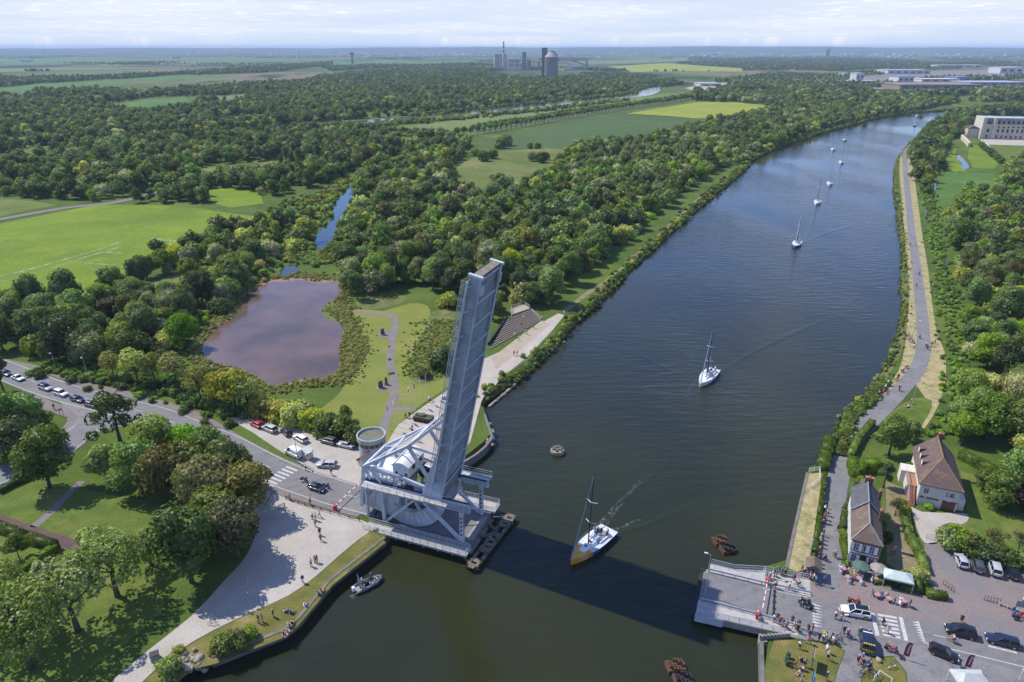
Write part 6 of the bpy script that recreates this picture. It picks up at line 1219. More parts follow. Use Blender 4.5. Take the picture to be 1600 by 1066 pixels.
def flag(px, py, ty, label, pattern):
    b = P(px, py, .05); h = hgt(px, py, ty); o = thing('flagpole', label, 'flag', b, SHAD_AZ + 2.4); MB().tube((0, 0, 0), (0, 0, h), .07, .04, 8).build('pole', mwhitep, o)
    nx, nz = 12, 8; w, fh = 1.9, 1.35; mb = MB(); names = sorted(set(sum(pattern, []))); v = [(.06 + w * .62 * i / nx, .14 * math.sin(i * .9) * i / nx, h - .1 - fh * j / nz - .75 * (i / nx) ** 1.3) for j in range(nz + 1) for i in range(nx + 1)]
    for j in range(nz):
        for i in range(nx):
            mb.f.append((j * (nx + 1) + i, j * (nx + 1) + i + 1, (j + 1) * (nx + 1) + i + 1, (j + 1) * (nx + 1) + i)); r_ = pattern[j * len(pattern) // nz]; mb.mi.append(names.index(r_[i * len(r_) // nx]))
    mb.v = v; mb.build('cloth', [FC[n] for n in names], o, True, False); return o
UJ = [['white', 'navy', 'navy', 'red', 'navy', 'navy', 'white'], ['navy', 'white', 'navy', 'red', 'navy', 'white', 'navy'], ['red'] * 7, ['navy', 'white', 'navy', 'red', 'navy', 'white', 'navy'], ['white', 'navy', 'navy', 'red', 'navy', 'navy', 'white']]
US = [['navy', 'navy', 'red', 'red', 'red']] + [['navy', 'navy', 'white', 'white', 'white'], ['navy', 'navy', 'red', 'red', 'red'], ['white'] * 5, ['red'] * 5, ['white'] * 5, ['red'] * 5]
for a in [(667, 623.5, 584, 'plain blue flag on a white pole, farthest of the row on the plaza', [['blue']]), (658.4, 630.5, 590, 'flag with blue corner and red and white stripes, second in the plaza row', US), (650, 637, 599, 'limp dark wine-coloured flag on a pole in the plaza row', [['wine', 'navy']]), (641.5, 645, 604, 'white over red flag on a pole in the plaza row', [['white'], ['red']]), (633, 652, 611, 'red, white and blue banded flag on a pole in the plaza row', [['red'], ['white'], ['sky']]), (625, 659, 618, 'bare-looking pole with a small blue pennant in the plaza row', [['sky']]), (618, 666, 625, 'red and white vertical banded flag on a pole in the plaza row', [['red', 'white', 'white', 'red']]), (609, 673.5, 633, 'blue flag with red and white crosses, nearest of the plaza row', UJ)]: flag(*a)
# ---------------------------------------------------------------- street furniture
def lamp(px, py, ty, label, arm=1.2, ang=0.0, z=0.0):
    b = P(px, py, z); h = hgt(px, py, ty, z); o = thing('street_lamp', label, 'street lamp', b, ang); mb = MB(); mb.tube((0, 0, 0), (0, 0, h), .1, .06, 8); mb.build('pole', mrail, o); mb = MB(); mb.tube((0, 0, h - .03), (arm, 0, h + .15), .04, .035, 6); mb.build('arm', mrail, o); MB().cbox((arm + .25, 0, h + .15), .6, .25, .14).build('lamp_head', mwhitep, o); return o
lamp(1422.4, 642, 600, 'tall grey street lamp on the small lawn by the towpath bend', 1.3, .4); lamp(1421.4, 542, 503, 'grey street lamp on the straw verge amid the group of spectators', 1.2, .2); lamp(1417.3, 448, 416, 'grey street lamp on the straw verge, middle stretch of the towpath', 1.2, .2); lamp(1414, 382, 352, 'grey street lamp on the far straw verge of the towpath', 1.2, .2)
lamp(1101.5, 930, 867, 'white lamp post at the tip of the bridge landing', .5, 2.8, .1); lamp(137, 588, 557, 'lamp post on the grass above the queue of cars', 1.2, -1.2); lamp(88, 578, 550, 'lamp post on the grass at the bend of the footpath', 1.2, -1.2); lamp(466, 724, 690, 'lamp post beside the white van at the car park entrance', 1.0, -1.5); lamp(1312, 993, 962, 'dark lamp post with round white globe by the parked bicycles', .05, 0)
lamp(241, 604, 573, 'lamp post between the robinias and the main road', 1.0, -1.2)
def sign(px, py, w, h, z0, label, rz, m, name='sign_board', tilt=0):
    o = thing(name, label, 'sign', P(px, py, .03), rz); mb = MB()
    for s in (-1, 1): mb.bar((s * w * .42, 0, 0), (s * w * .42, 0, z0 + h), .09)
    mb.build('posts', mdark, o); pn = MB().box(-w / 2, w / 2, -.1, -.02, z0, z0 + h).build('panel', m, o)
    mb = MB()
    for k in range(5): mb.box(-w * .4, w * (.1 + .08 * ((k * 3) % 4)), -.105, -.1, z0 + h * (.15 + .15 * k), z0 + h * (.2 + .15 * k))
    mb.build('print', surf('faded_print', (.35, .37, .4), .8, .2, 3), pn); return o
mblue = surf('blue_panel', (.1, .25, .5), .5, .15, 1.5, c2=(.3, .42, .55)); mgrey = surf('grey_panel', (.3, .31, .32), .6, .2, 1.5)
sign(1268, 1040, 2.4, 1.7, .9, 'big grey notice board on the dry lawn, seen from behind', R(62), mgrey); sign(1268, 1074, 1.4, 2.2, .5, 'tall pale blue panel on the dry lawn at the picture bottom', R(70), mblue); sign(1266, 868, .9, 2.8, .9, 'tall blue information panel on the straw strip', R(60), mblue); sign(1398, 660, 1.1, 1.7, .5, 'white sign on the lawn by the towpath bend', R(-30), mwhitep); sign(1591, 960, 1.6, 1.2, 1.6, 'dark road sign at the picture edge by the stone-edged bed', R(-20), mgrey)
sign(97, 650, .8, .6, 1.6, 'small sign by the curve of the footpath at the junction', .4, mgrey); sign(1394, 868, .8, .9, 1.2, 'small orange-roofed notice post at the car park entrance', .2, mterra); sign(1211, 904, .7, .5, 2.2, 'grey box sign on a post on the landing pavement', .5, mgrey); sign(1286, 915, .6, .6, 1.6, 'blue-grey road sign at the corner of the towpath', .3, mblue)
ks = thing('information_shelter', 'small brown-roofed information shelter at the corner of the towpath', 'shelter', P(1268, 898, .03), R(-22)); gable_roof(MB(), -1, 1, -1.1, 1.1, 2.4, 3.1).build('roof', mtile, ks); mb = MB(); [mb.bar((x, y, 0), (x, y, 2.4), .14) for x in (-.9, .9) for y in (-1, 1)]; mb.build('posts', mtimb, ks); MB().box(-.9, .9, -.05, .05, .8, 2).build('panel', mgrey, ks)
def feather(px, py, ty, label, rz):
    h = hgt(px, py, ty); o = thing('feather_banner', label, 'banner', P(px, py, .05), rz); pts = [(0, 0, 0), (0, 0, h * .6), (.06, 0, h * .85), (.3, 0, h)]; MB().path(pts, .03, 6).build('pole', mdark, o); mb = MB(); n_ = 9
    L_ = [(0 + .3 * max(0, (i / n_ - .45) / .55) ** 2, .03 * math.sin(i), h * (.2 + .8 * i / n_)) for i in range(n_ + 1)]; Rr = [(a + .85 * (1 - .35 * (i / n_) ** 3), b + .05, c - .12) for i, (a, b, c) in enumerate(L_)]
    mb.add(L_ + Rr, [(i, i + 1, n_ + 2 + i, n_ + 1 + i) for i in range(n_)]); cl_ = mb.build('cloth', surf('wine_red_cloth', (.3, .025, .055), .7, .1, 2), o, True, False)
    mb = MB()
    for i in range(2, 8): x, y, z = L_[i]; mb.box(x + .3, x + .55, y - .03, y - .015, z - .1, z + .14)
    mb.build('lettering', surf('pale_print', (.6, .5, .52), .8, .1, 2), cl_); MB().box(-.4, .4, -.4, .4, 0, .06).build('foot', mdark, o)
feather(1410, 1029, 1003, 'wine-red feather banner beside the red motorbike', R(-20)); feather(1506, 1046, 1022, 'wine-red feather banner beside the black hatchback, by the big tent', R(-15))
# ---------------------------------------------------------------- tents, parasols, tables, chairs
mcanvas = surf('pale_green_canvas', (.5, .58, .53), .7, .12, 1.2, c2=(.62, .66, .62)); mcan2 = surf('grey_canvas', (.5, .52, .5), .7, .15, 1.2, c2=(.4, .44, .38))
def tent(name, label, c, rz, L_, B_, he, hr, m, hipx=None):
    o = thing(name, label, 'tent', c, rz); mb = MB(); hx = L_ / 2 - B_ / 2 if hipx is None else hipx; v = [(-L_ / 2, -B_ / 2, he), (L_ / 2, -B_ / 2, he), (L_ / 2, B_ / 2, he), (-L_ / 2, B_ / 2, he), (-hx, 0, hr), (hx, 0, hr)]; v += [(x * 1.0, y, z - .28) for x, y, z in v[:4]]
    mb.add(v, [(0, 1, 5, 4), (2, 3, 4, 5), (1, 2, 5), (3, 0, 4), (0, 6, 7, 1), (1, 7, 8, 2), (2, 8, 9, 3), (3, 9, 6, 0)]); mb.build('canopy', m, o, False, False); mb = MB(); [mb.bar((sx * (L_ / 2 - .06), sy * (B_ / 2 - .06), 0), (sx * (L_ / 2 - .06), sy * (B_ / 2 - .06), he), .07) for sx in (-1, 1) for sy in (-1, 1)]; mb.build('legs', mwhitep, o); return o
tent('marquee', 'pale green open marquee with hipped canopy beside the cafe', (66.7, 92.3, .05), R(-21), 4.6, 2.7, 2.2, 3.0, mcanvas); tent('market_tent', 'grey-white ridge tent at the bottom edge of the picture', (66.4, 71.3, .05), R(-2), 4.6, 3.4, 2.2, 3.3, mcan2, 1.2); tent('shade_awning', 'white patterned awning in the bottom corner of the picture', (76.8, 71.2, .05), R(-5), 4, 3.4, 2.3, 2.6, surf('camouflage_net', (.7, .7, .68), .8, .5, 3, c2=(.12, .13, .12)), 1.0)
def parasol(px, py, label, m):
    o = thing('parasol', label, 'parasol', P(px, py, .05)); MB().tube((0, 0, 0), (0, 0, 2.5), .03, .03).build('pole', mwhitep, o); mb = MB(); n_ = 8; v = [(1.5 * math.cos(2 * math.pi * k / n_), 1.5 * math.sin(2 * math.pi * k / n_), 2.05) for k in range(n_)] + [(0, 0, 2.6)]; v += [(x, y, z - .14) for x, y, z in v[:n_]]; mb.add(v, [(k, (k + 1) % n_, n_) for k in range(n_)] + [(k, n_ + 1 + k, n_ + 1 + (k + 1) % n_, (k + 1) % n_) for k in range(n_)]); mb.build('canopy', m, o, False, False); MB().lathe([(.3, 0), (.28, .08)], 12).build('foot', m_conc, o)
parasol(1342, 898, 'dark green parasol over the cafe tables by the front door', surf('green_canvas', (.09, .15, .12), .8, .15, 1.5)); parasol(1370, 902, 'beige parasol between the cafe and the marquee', surf('beige_canvas', (.32, .3, .26), .8, .2, 1.5))
mpink = surf('pink_tablecloth', (.6, .3, .34), .8, .35, 6, c2=(.72, .6, .6)); mplast = surf('white_plastic', (.75, .75, .74), .45, .05, 2)
def mk_table():
    o = thing('cafe_table', 'x', 'table'); MB().lathe([(.42, .7), (.42, .74)], 16).build('top', mplast, o); MB().tube((0, 0, 0), (0, 0, .7), .05, .04).build('leg', mplast, o); mb = MB(); mb.lathe([(.5, .56), (.47, .755), (.01, .76)], 12); mb.build('cloth', mpink, o); return o
def mk_chair():
    o = thing('plastic_chair', 'x', 'chair'); MB().box(-.22, .22, -.22, .22, .42, .46).build('seat', mplast, o); mb = MB(); mb.box(-.22, .22, .2, .24, .5, .88); mb.box(-.26, -.22, -.2, .22, .62, .66); mb.box(.22, .26, -.2, .22, .62, .66); mb.build('backrest', mplast, o)
    for sx in (-1, 1):
        for sy in (-1, 1): MB().bar((sx * .2, sy * .2, .42), (sx * .24, sy * .24, 0), .05).build('leg', mplast, o)
    return o
PT, PC = mk_table(), mk_chair(); UT = set(); TABLES = [(1317, 893), (1324, 906), (1345, 897), (1341, 908), (1367, 908), (1370, 934), (1388, 940), (1411, 944), (1331, 899)]
words_ = ['by the garden gate', 'standing out toward the road', 'under the green parasol', 'before the green parasol', 'under the beige parasol', 'nearest the bridge', 'midway along the kerb', 'last along the kerb', 'between the planters']
for (px, py), w in zip(TABLES, words_):
    q = P(px, py, .05); place(PT, UT, q, 0, 'round cafe table with pink cloth, ' + w)
    for k in range(rg.choice((2, 3, 3))): a = k * 2.1 + px; place(PC, UT, (q.x + .85 * math.cos(a), q.y + .85 * math.sin(a), .05), a - math.pi / 2, 'white plastic chair at the pink table ' + w, 'chairs at the table ' + w)
# planters, bins, stones, fences, gates
def planter(px, py, label, rz):
    o = thing('planter_box', label, 'planter', P(px, py, .05), rz); MB().box(-.8, .8, -.3, .3, 0, .5).build('box', surf('green_plank', (.05, .09, .05), .8, .2, 2), o); me = crown_mesh('planter_leaves', px, .75, .4, .95, 6, 300, .1, leafC, top=0); c = bpy.data.objects.new('plants', me); COL.objects.link(c); c.parent = o; c.scale = (1, .42, 1)
planter(1329, 897, 'yellow-topped planter between the two cafe tables', 1.1); planter(1371, 912, 'yellow-topped planter below the beige parasol', .1); planter(1409, 917, 'yellow-topped planter in front of the marquee', -.35); planter(1323, 884, 'yellow-topped planter by the cafe wall', 1.3)
for i, (px, py, w) in enumerate([(1230, 1040, 'nearest'), (1229, 1034, 'middle'), (1231, 1028, 'farthest')]):
    o = thing('waste_bin', 'dark green bin on the dry lawn, ' + w + ' of three in a row', 'bin', P(px, py, .03)); mb = MB(); mb.lathe([(.28, 0), (.33, .9)], 12); mb.build('body', surf('bin_green', (.03, .07, .04), .6, .2, 2), o); MB().lathe([(.35, .9), (.3, 1.02), (.01, 1.05)], 12).build('lid', MATS['bin_green'], o)
o = thing('utility_box', 'dark grey box with sloping lid beside the gravel path', 'cabinet', P(243, 1030, .03), .5); MB().box(-.6, .6, -.5, .5, 0, 1.1).build('body', mgrey, o); MB().box(-.66, .66, -.56, .56, 1.1, 1.2).build('lid', mdark, o)
mboul = surf('pale_boulder', (.42, .37, .29), .95, .3, 1.2, c2=(.28, .24, .18), bump=.5)
def boulder(pos, s, seed, label, group=None, m=None):
    r2 = np.random.default_rng(seed); iv, iff = ico(2); v = iv * (1 + .22 * np.sin(iv @ r2.normal(size=3) * 3 + r2.uniform(0, 6)) + .12 * np.sin(iv @ r2.normal(size=3) * 6))[:, None] * np.array([1, .8, .65]) * s
    o = bpy.data.objects.new('boulder', np_mesh('boulder', v, iff, [m or mboul])); COL.objects.link(o); o.location = pos; o.rotation_euler = (0, 0, seed); tag(o, label, 'boulder', group)
for i in range(46):
    q = P(rg.gauss(297, 13), rg.gauss(1033, 9), 0); boulder((q.x, q.y, rg.uniform(-.3, .45) if i < 30 else -.9), rg.uniform(.3, .75), i, 'pale tumbled boulder in the heap at the water corner', 'boulders at the water corner')
boulder(P(1374, 1031, .25), .55, 99, 'single pale boulder at the edge of the dry grass island')
boulder(P(587, 828, .2), .6, 98, 'single rock on the dry bank by the walkway end')
for i in range(12): q = P(762 + rg.uniform(-4, 8), 660 + i * 3.2, -.6); boulder(q, rg.uniform(.5, .8), 200 + i, 'brown boulder of the riprap at the pointed quay', 'riprap boulders')
for i in range(22): t = i / 22; q = P(766 + 40 * t, 634 - 34 * t, -1.5); boulder(q, rg.uniform(.35, .6), 240 + i, 'grey stone at the water edge below the canal path', 'stones at the water edge')
def fence(px, label, h=1.0, gap=2.2, m=None, rails=(.5, .95), r=.12, name='post_and_rail_fence', z=.03):
    o = thing(name, label, 'fence'); pts = PL(px, z); mb = MB(); m2 = MB()
    for a, b in zip(pts[:-1], pts[1:]):
        n_ = max(1, round((b - a).length / gap))
        for k in range(n_): q = a.lerp(b, k / n_); mb.bar(q, q + Vector((0, 0, h)), r)
        for t in rails: m2.bar(a + Vector((0, 0, h * t)), b + Vector((0, 0, h * t)), r * .6, r * .9)
    q = pts[-1]; mb.bar(q, q + Vector((0, 0, h)), r); mb.build('posts', m or mtimb, o); m2.build('rails', m or mtimb, o); return o
fence([(447, 780), (455, 784), (488, 794), (530, 806), (562, 815)], 'low brown timber fence between the gravel plaza and the road', .9, 2.0, surf('dark_timber', (.12, .08, .055), .95, .3, 1.5)); fence([(436, 795), (445, 792)], 'short timber rail at the plaza entrance by the dark tree', .9, 2, MATS['dark_timber'])
fence([(1478, 846), (1496, 858)], 'white-railed fence at the house gate', 1.0, 1.5, mwhitep); fence([(1496, 858), (1540, 868), (1600, 882), (1640, 890)], 'dark timber fence behind the parked cars', 1.0, 2.2, MATS['dark_timber']); fence([(1447, 842), (1460, 845), (1477, 848)], 'pale metal gate across the house drive', 1.1, 1.1, mrail, (.25, .6, .98), .07, 'metal_gate')
def gate(a, b, label): o = fence([a, b], label, 1.1, .5, surf('rusty_gate_paint', (.2, .09, .08), .8, .3, 2), (.15, .98), .06, 'iron_gate')
gate((1473, 913), (1490, 926), 'open rusty iron gate beside the clipped hedge'); gate((1537, 938), (1562, 944), 'open rusty iron gate by the stone-edged bed')
fence([(1264, 738), (1280, 735), (1281, 752), (1266, 762)], 'white rails round the small enclosure at the top of the straw strip', 1.0, 1.6, mwhitep, (.4, .95), .1)
fence([(1365, 1064), (1373, 1055), (1392, 1068)], 'white rail barrier on the grass island, bottom of the picture', 1.0, 1.6, mwhitep, (.95,), .1)
o = fence([(1562, 946), (1600, 960), (1640, 975)], 'pale stone kerb fence along the planted bed at the picture edge', .5, 1.2, m_conc, (.5,), .3)
# clipped hedges
def hedge(px, w, h, label, m=leafH, seed=1, ls=.13, dens=34):
    pts = PL(px); r2 = np.random.default_rng(seed); V = []; F = []; nv = 0
    for a, b in zip(pts[:-1], pts[1:]):
        d = b - a; L_ = d.length; d.normalize(); n = Vector((-d.y, d.x, 0)); k = max(1, int(L_ / 1.2)); wv = w * .44
        A_ = a - d * .2; B_ = b + d * .2; core = [A_ - n * wv, A_ + n * wv, B_ + n * wv, B_ - n * wv]; V += [(q.x, q.y, z) for z in (0, h * .93) for q in core]; F += [tuple(nv + i for i in f) for f in ((4, 5, 6, 7), (0, 1, 5, 4), (1, 2, 6, 5), (2, 3, 7, 6), (3, 0, 4, 7))]; nv += 8
        for (u0, nn_) in (('t', L_ * w * dens), ('l', L_ * h * dens), ('r', L_ * h * dens)):
            nn_ = int(nn_); s_ = r2.uniform(-.3, L_ + .3, nn_)
            for i in range(nn_):
                if u0 == 't': o_ = r2.uniform(-.5, .5) * w; z = h * (.95 + .08 * math.sin(s_[i] * 1.7 + seed)) ; nr = Vector((r2.normal() * .5, r2.normal() * .5, 1))
                else: o_ = (.5 if u0 == 'l' else -.5) * w * (.94 + .1 * math.sin(s_[i] * 2.1)); z = r2.uniform(0, h); nr = n * (1 if u0 == 'l' else -1) + Vector((r2.normal() * .4, r2.normal() * .4, r2.normal() * .5))
                c = a + d * float(s_[i]) + n * float(o_) + Vector((0, 0, z)); nr.normalize(); t1 = nr.cross(Vector(r2.normal(size=3))).normalized(); t2 = nr.cross(t1); s = ls * r2.uniform(.7, 1.4)
                V += [tuple(c - t1 * s), tuple(c - t2 * s * .7), tuple(c + t1 * s), tuple(c + t2 * s * .7)]; F.append((nv, nv + 1, nv + 2, nv + 3)); nv += 4
    o = bpy.data.objects.new('clipped_hedge', np_mesh('hedge', np.array(V), F, [m])); COL.objects.link(o); return tag(o, label, 'hedge')
hedge([(1407, 792), (1412, 812), (1420, 845), (1436, 870), (1443, 896)], 1.4, 1.5, 'long clipped hedge between the cafe garden and the house drive'); hedge([(1408, 921), (1436, 926)], 1.0, 1.1, 'clipped hedge in front of the marquee', seed=2); hedge([(1434, 924), (1433, 906)], .7, 1.3, 'short clipped hedge at the marquee end', seed=3); hedge([(1449, 932), (1476, 936)], 1.3, 1.3, 'clipped block hedge beside the rusty gate', seed=4)
hedge([(1288, 745), (1285, 772), (1279, 810), (1274, 850), (1271, 872)], .9, 1.3, 'narrow clipped hedge between the straw strip and the towpath', seed=5); hedge([(1322, 876), (1316, 850), (1316, 835)], 1.1, 1.3, 'low hedge along the towpath in front of the cafe, lower stretch', seed=6); hedge([(1315, 828), (1319, 802), (1330, 782), (1338, 762)], 1.1, 1.4, 'low hedge along the towpath beside the slate roof', seed=7)
hedge([(1330, 728), (1334, 745), (1348, 736), (1372, 733)], 2.2, 2.4, 'tall clipped hedge at the garden corner by the towpath bend', seed=8); hedge([(1296, 690), (1290, 712), (1284, 735)], 2.6, 1.8, 'thick hedge between the water and the towpath', seed=9, ls=.17, dens=22); hedge([(1362, 664), (1340, 690), (1328, 715)], 1.6, 1.6, 'hedge on the garden side of the towpath bend', seed=10)
hedge([(-30, 818), (0, 829), (44, 846), (88, 860)], 1.6, 2.0, 'tall clipped hedge beside the red brick path', seed=11); hedge([(88, 862), (62, 880), (34, 902)], 1.4, 1.8, 'clipped hedge running down from the corner of the hedged lawn', seed=12); hedge([(0, 770), (26, 757), (48, 748)], 1.4, 1.3, 'hedge along the kerb of the side road', seed=13); hedge([(1500, 716), (1530, 732), (1550, 742)], 1.8, 2.2, 'dark hedge behind the white house lawn', seed=14)
# ---------------------------------------------------------------- paint that takes its colour from the object
def tint(name, rough=.6, var=.1, coat=0.0, metal=0.0):
    t = NT(name); c = t.n('ShaderNodeObjectInfo').outputs['Color']; f = t.noise(t.obj(), 4, 4)
    col = t.mix(t.math('MULTIPLY', t.rng(f, .35, .7), var), c, (.08, .08, .08, 1)); b = t.bsdf(col, rough, metal, None, .4); b.inputs['Coat Weight'].default_value = coat; b.inputs['Coat Roughness'].default_value = .06; MATS[name] = t.m; return t.m
mcar = tint('car_paint', .35, .06, .8); mcloth = tint('clothing', .9, .12); mhair = tint('hair_or_hat', .85, .1)
mskin = surf('skin', (.5, .29, .2), .6, .06, 6); mtyre = surf('tyre_rubber', (.02, .02, .022), .9, .1, 4); mrim = surf('wheel_rim', (.4, .41, .42), .35, .1, 6, metal=.6); mlight = surf('clear_lamp', (.75, .76, .78), .15, .05, 6); mtail = surf('tail_lamp', (.4, .015, .012), .25, .05, 6); mplate = surf('number_plate', (.7, .7, .66), .5, .1, 6); mcarglass = surf('car_glass', (.012, .015, .018), .06, .05, 3, spec=.8); mblack = surf('black_plastic', (.02, .02, .022), .6, .1, 4)
# ---------------------------------------------------------------- cars
def make_car(L=4.3, Wd=1.78, H=1.5, kind='hatch'):
    """Lofted body: a lower hull with hood and tail, a narrower glasshouse, roof skin, wheels, lamps, plates. Nose towards +x."""
    o = thing('car', 'x', 'car'); hw = Wd / 2; x0, x1 = -L / 2, L / 2
    hood = dict(hatch=.27, suv=.26, estate=.28, mpv=.2, van=.2, sedan=.28)[kind]; rear = dict(hatch=.02, suv=.02, estate=.02, mpv=.02, van=.01, sedan=.2)[kind]; bz = H * (.6 if kind != 'van' else .55); gz = .22
    st = [(0, .62, bz * .86, .86), (.02, .5, bz * .97, .95), (.1, gz, bz, 1.0), (.3, gz, bz, 1.0), (.6, gz, bz, 1.0), (1 - hood, gz, bz * .99, 1.0), (1 - hood * .5, gz, bz * .93, .98), (.97, .3, bz * .8, .9), (1, .42, bz * .62, .72)]
    mb = MB(); V = []; n = 10
    for t, zb, zt, k in st:
        x = x0 + L * t; w = hw * k; V += [(x, -w * .92, zb), (x, -w, zb + .12), (x, -w, zb + (zt - zb) * .6), (x, -w * .96, zt - .05), (x, -w * .86, zt), (x, w * .86, zt), (x, w * .96, zt - .05), (x, w, zb + (zt - zb) * .6), (x, w, zb + .12), (x, w * .92, zb)]
    F = [(i * n + j, i * n + (j + 1) % n, (i + 1) * n + (j + 1) % n, (i + 1) * n + j) for i in range(len(st) - 1) for j in range(n)] + [tuple(range(n - 1, -1, -1)), tuple(range((len(st) - 1) * n, len(st) * n))]
    mb.add(V, F)
    a, b = x0 + L * (.02 + rear), x1 - L * hood; ra, rb = a + (.42 if kind in ('hatch', 'sedan') else .2) * (1 if kind != 'van' else .3), b - (.75 if kind != 'van' else .5); w0, w1 = hw * .9, hw * .7
    mb.add([(ra, -w1, H - .03), (rb, -w1, H - .05), (rb, w1, H - .05), (ra, w1, H - .03), (ra + .1, -w1 * .85, H + .02), (rb - .1, -w1 * .85, H), (rb - .1, w1 * .85, H), (ra + .1, w1 * .85, H + .02)], [(0, 1, 5, 4), (1, 2, 6, 5), (2, 3, 7, 6), (3, 0, 4, 7), (4, 5, 6, 7), (3, 2, 1, 0)])
    pil = [((a, -w0, bz), (ra, -w1, H - .04)), ((b, -w0, bz), (rb, -w1, H - .06)), (((a + b) / 2 - .1, -w0, bz), ((ra + rb) / 2 - .05, -w1, H - .05))]
    for p, q in pil:
        for s in (1, -1): mb.bar((p[0], p[1] * s, p[2]), (q[0], q[1] * s, q[2]), .09)
    if kind in ('mpv', 'van'):
        for s in (1, -1): mb.bar((ra + .2, s * w1 * .98, H), (rb - .2, s * w1 * .98, H), .05)
    body = mb.build('body', mcar, o, 35); mb = MB(); i_ = .03; A = [(a, -w0 + i_, bz - .02), (b, -w0 + i_, bz - .02), (b, w0 - i_, bz - .02), (a, w0 - i_, bz - .02), (ra, -w1 + i_, H - .05), (rb, -w1 + i_, H - .07), (rb, w1 - i_, H - .07), (ra, w1 - i_, H - .05)]
    mb.add(A, [(0, 1, 5, 4), (1, 2, 6, 5), (2, 3, 7, 6), (3, 0, 4, 7)])
    if kind == 'van': mb.cur = 1; mb.box(a, b - 1.3, -w0 - .0, w0, bz - .02, H - .06)
    mb.build('glazing', [mcarglass, mcar], o); r = .33 if kind not in ('suv', 'van') else .37
    for x in (x0 + L * .19, x1 - L * .19):
        for s in (-1, 1):
            w = MB().lathe([(r * .8, -.11), (r, -.09), (r, .09), (r * .8, .11)], 16, (0, 0, 0), 'y').build('wheel', mtyre, o); w.location = (x, s * (hw - .07), r); MB().lathe([(r * .62, -.12), (r * .62, .12)], 12, (0, 0, 0), 'y').build('rim', mrim, w)
    for s in (-1, 1):
        MB().cbox((x1 - .1, s * hw * .62, bz * .7), .16, .36, .15, -s * .35).build('headlight', mlight, o); MB().cbox((x0 + .03, s * hw * .78, bz * .86), .12, .24, .22).build('taillight', mtail, o); MB().cbox((b - .25, s * (hw + .08), bz + .05), .14, .2, .14).build('mirror', mblack, o)
    MB().box(x0 - .02, x0 + .03, -.26, .26, .55, .66).build('number_plate', mplate, o); MB().box(x1 - .02, x1 + .02, -.45, .45, .36, .5).build('grille', mblack, o); return o
CARP = dict(hatch=make_car(4.1, 1.75, 1.47), suv=make_car(4.5, 1.85, 1.68, 'suv'), estate=make_car(4.65, 1.8, 1.47, 'estate'), mpv=make_car(4.4, 1.8, 1.68, 'mpv'), van=make_car(5.0, 1.95, 2.25, 'van'), sedan=make_car(4.5, 1.78, 1.43, 'sedan'))
UC = set()
BLK, DBL, WHT, SIL, RED, GRY = (.008, .008, .01, 1), (.012, .018, .045, 1), (.72, .72, .72, 1), (.42, .43, .45, 1), (.42, .02, .02, 1), (.06, .065, .07, 1)
def car(kind, px, py, ang, col, label, z=.07, s=1.0):
    o = place(CARP[kind], UC, P(px, py, z), ang, label, None, s)
    for c in o.children:
        if c.name.startswith(('body', 'glazing')): c.color = col
    return o
def head(a, b): d = P(*b) - P(*a); return math.atan2(d.y, d.x)
for k, px, py, col, lb in [('hatch', 10, 586, GRY, 'grey hatchback half hidden by the pine, last of the queue'), ('sedan', 29, 593, WHT, 'white saloon car in the queue, nearest the dark pine'), ('suv', 72, 608.5, SIL, 'silver off-roader with dark roof in the queue of cars'), ('suv', 96, 617.5, WHT, 'white off-roader in the queue of cars, ahead of the silver one'), ('hatch', 122, 627, DBL, 'dark blue car in the queue just behind the foremost one'), ('hatch', 144, 635, GRY, 'dark grey car at the head of the queue by the junction'),
    ('hatch', 316, 686, BLK, 'black hatchback on the bend, ahead of the red one'), ('hatch', 334, 695, RED, 'bright red hatchback on the bend of the main road'), ('estate', 357, 706, WHT, 'white car partly hidden by the trees on the bend'), ('hatch', 413, 740, BLK, 'black hatchback just before the zebra crossing'), ('hatch', 496, 765.5, BLK, 'black hatchback between two motorbikes, waiting at the barrier')]:
    i = min(range(1, len(MAIN) - 1), key=lambda i: (MAIN[i] - P(px, py)).length); d = MAIN[i + 1] - MAIN[i - 1]; car(k, px, py, math.atan2(d.y, d.x), col, lb)
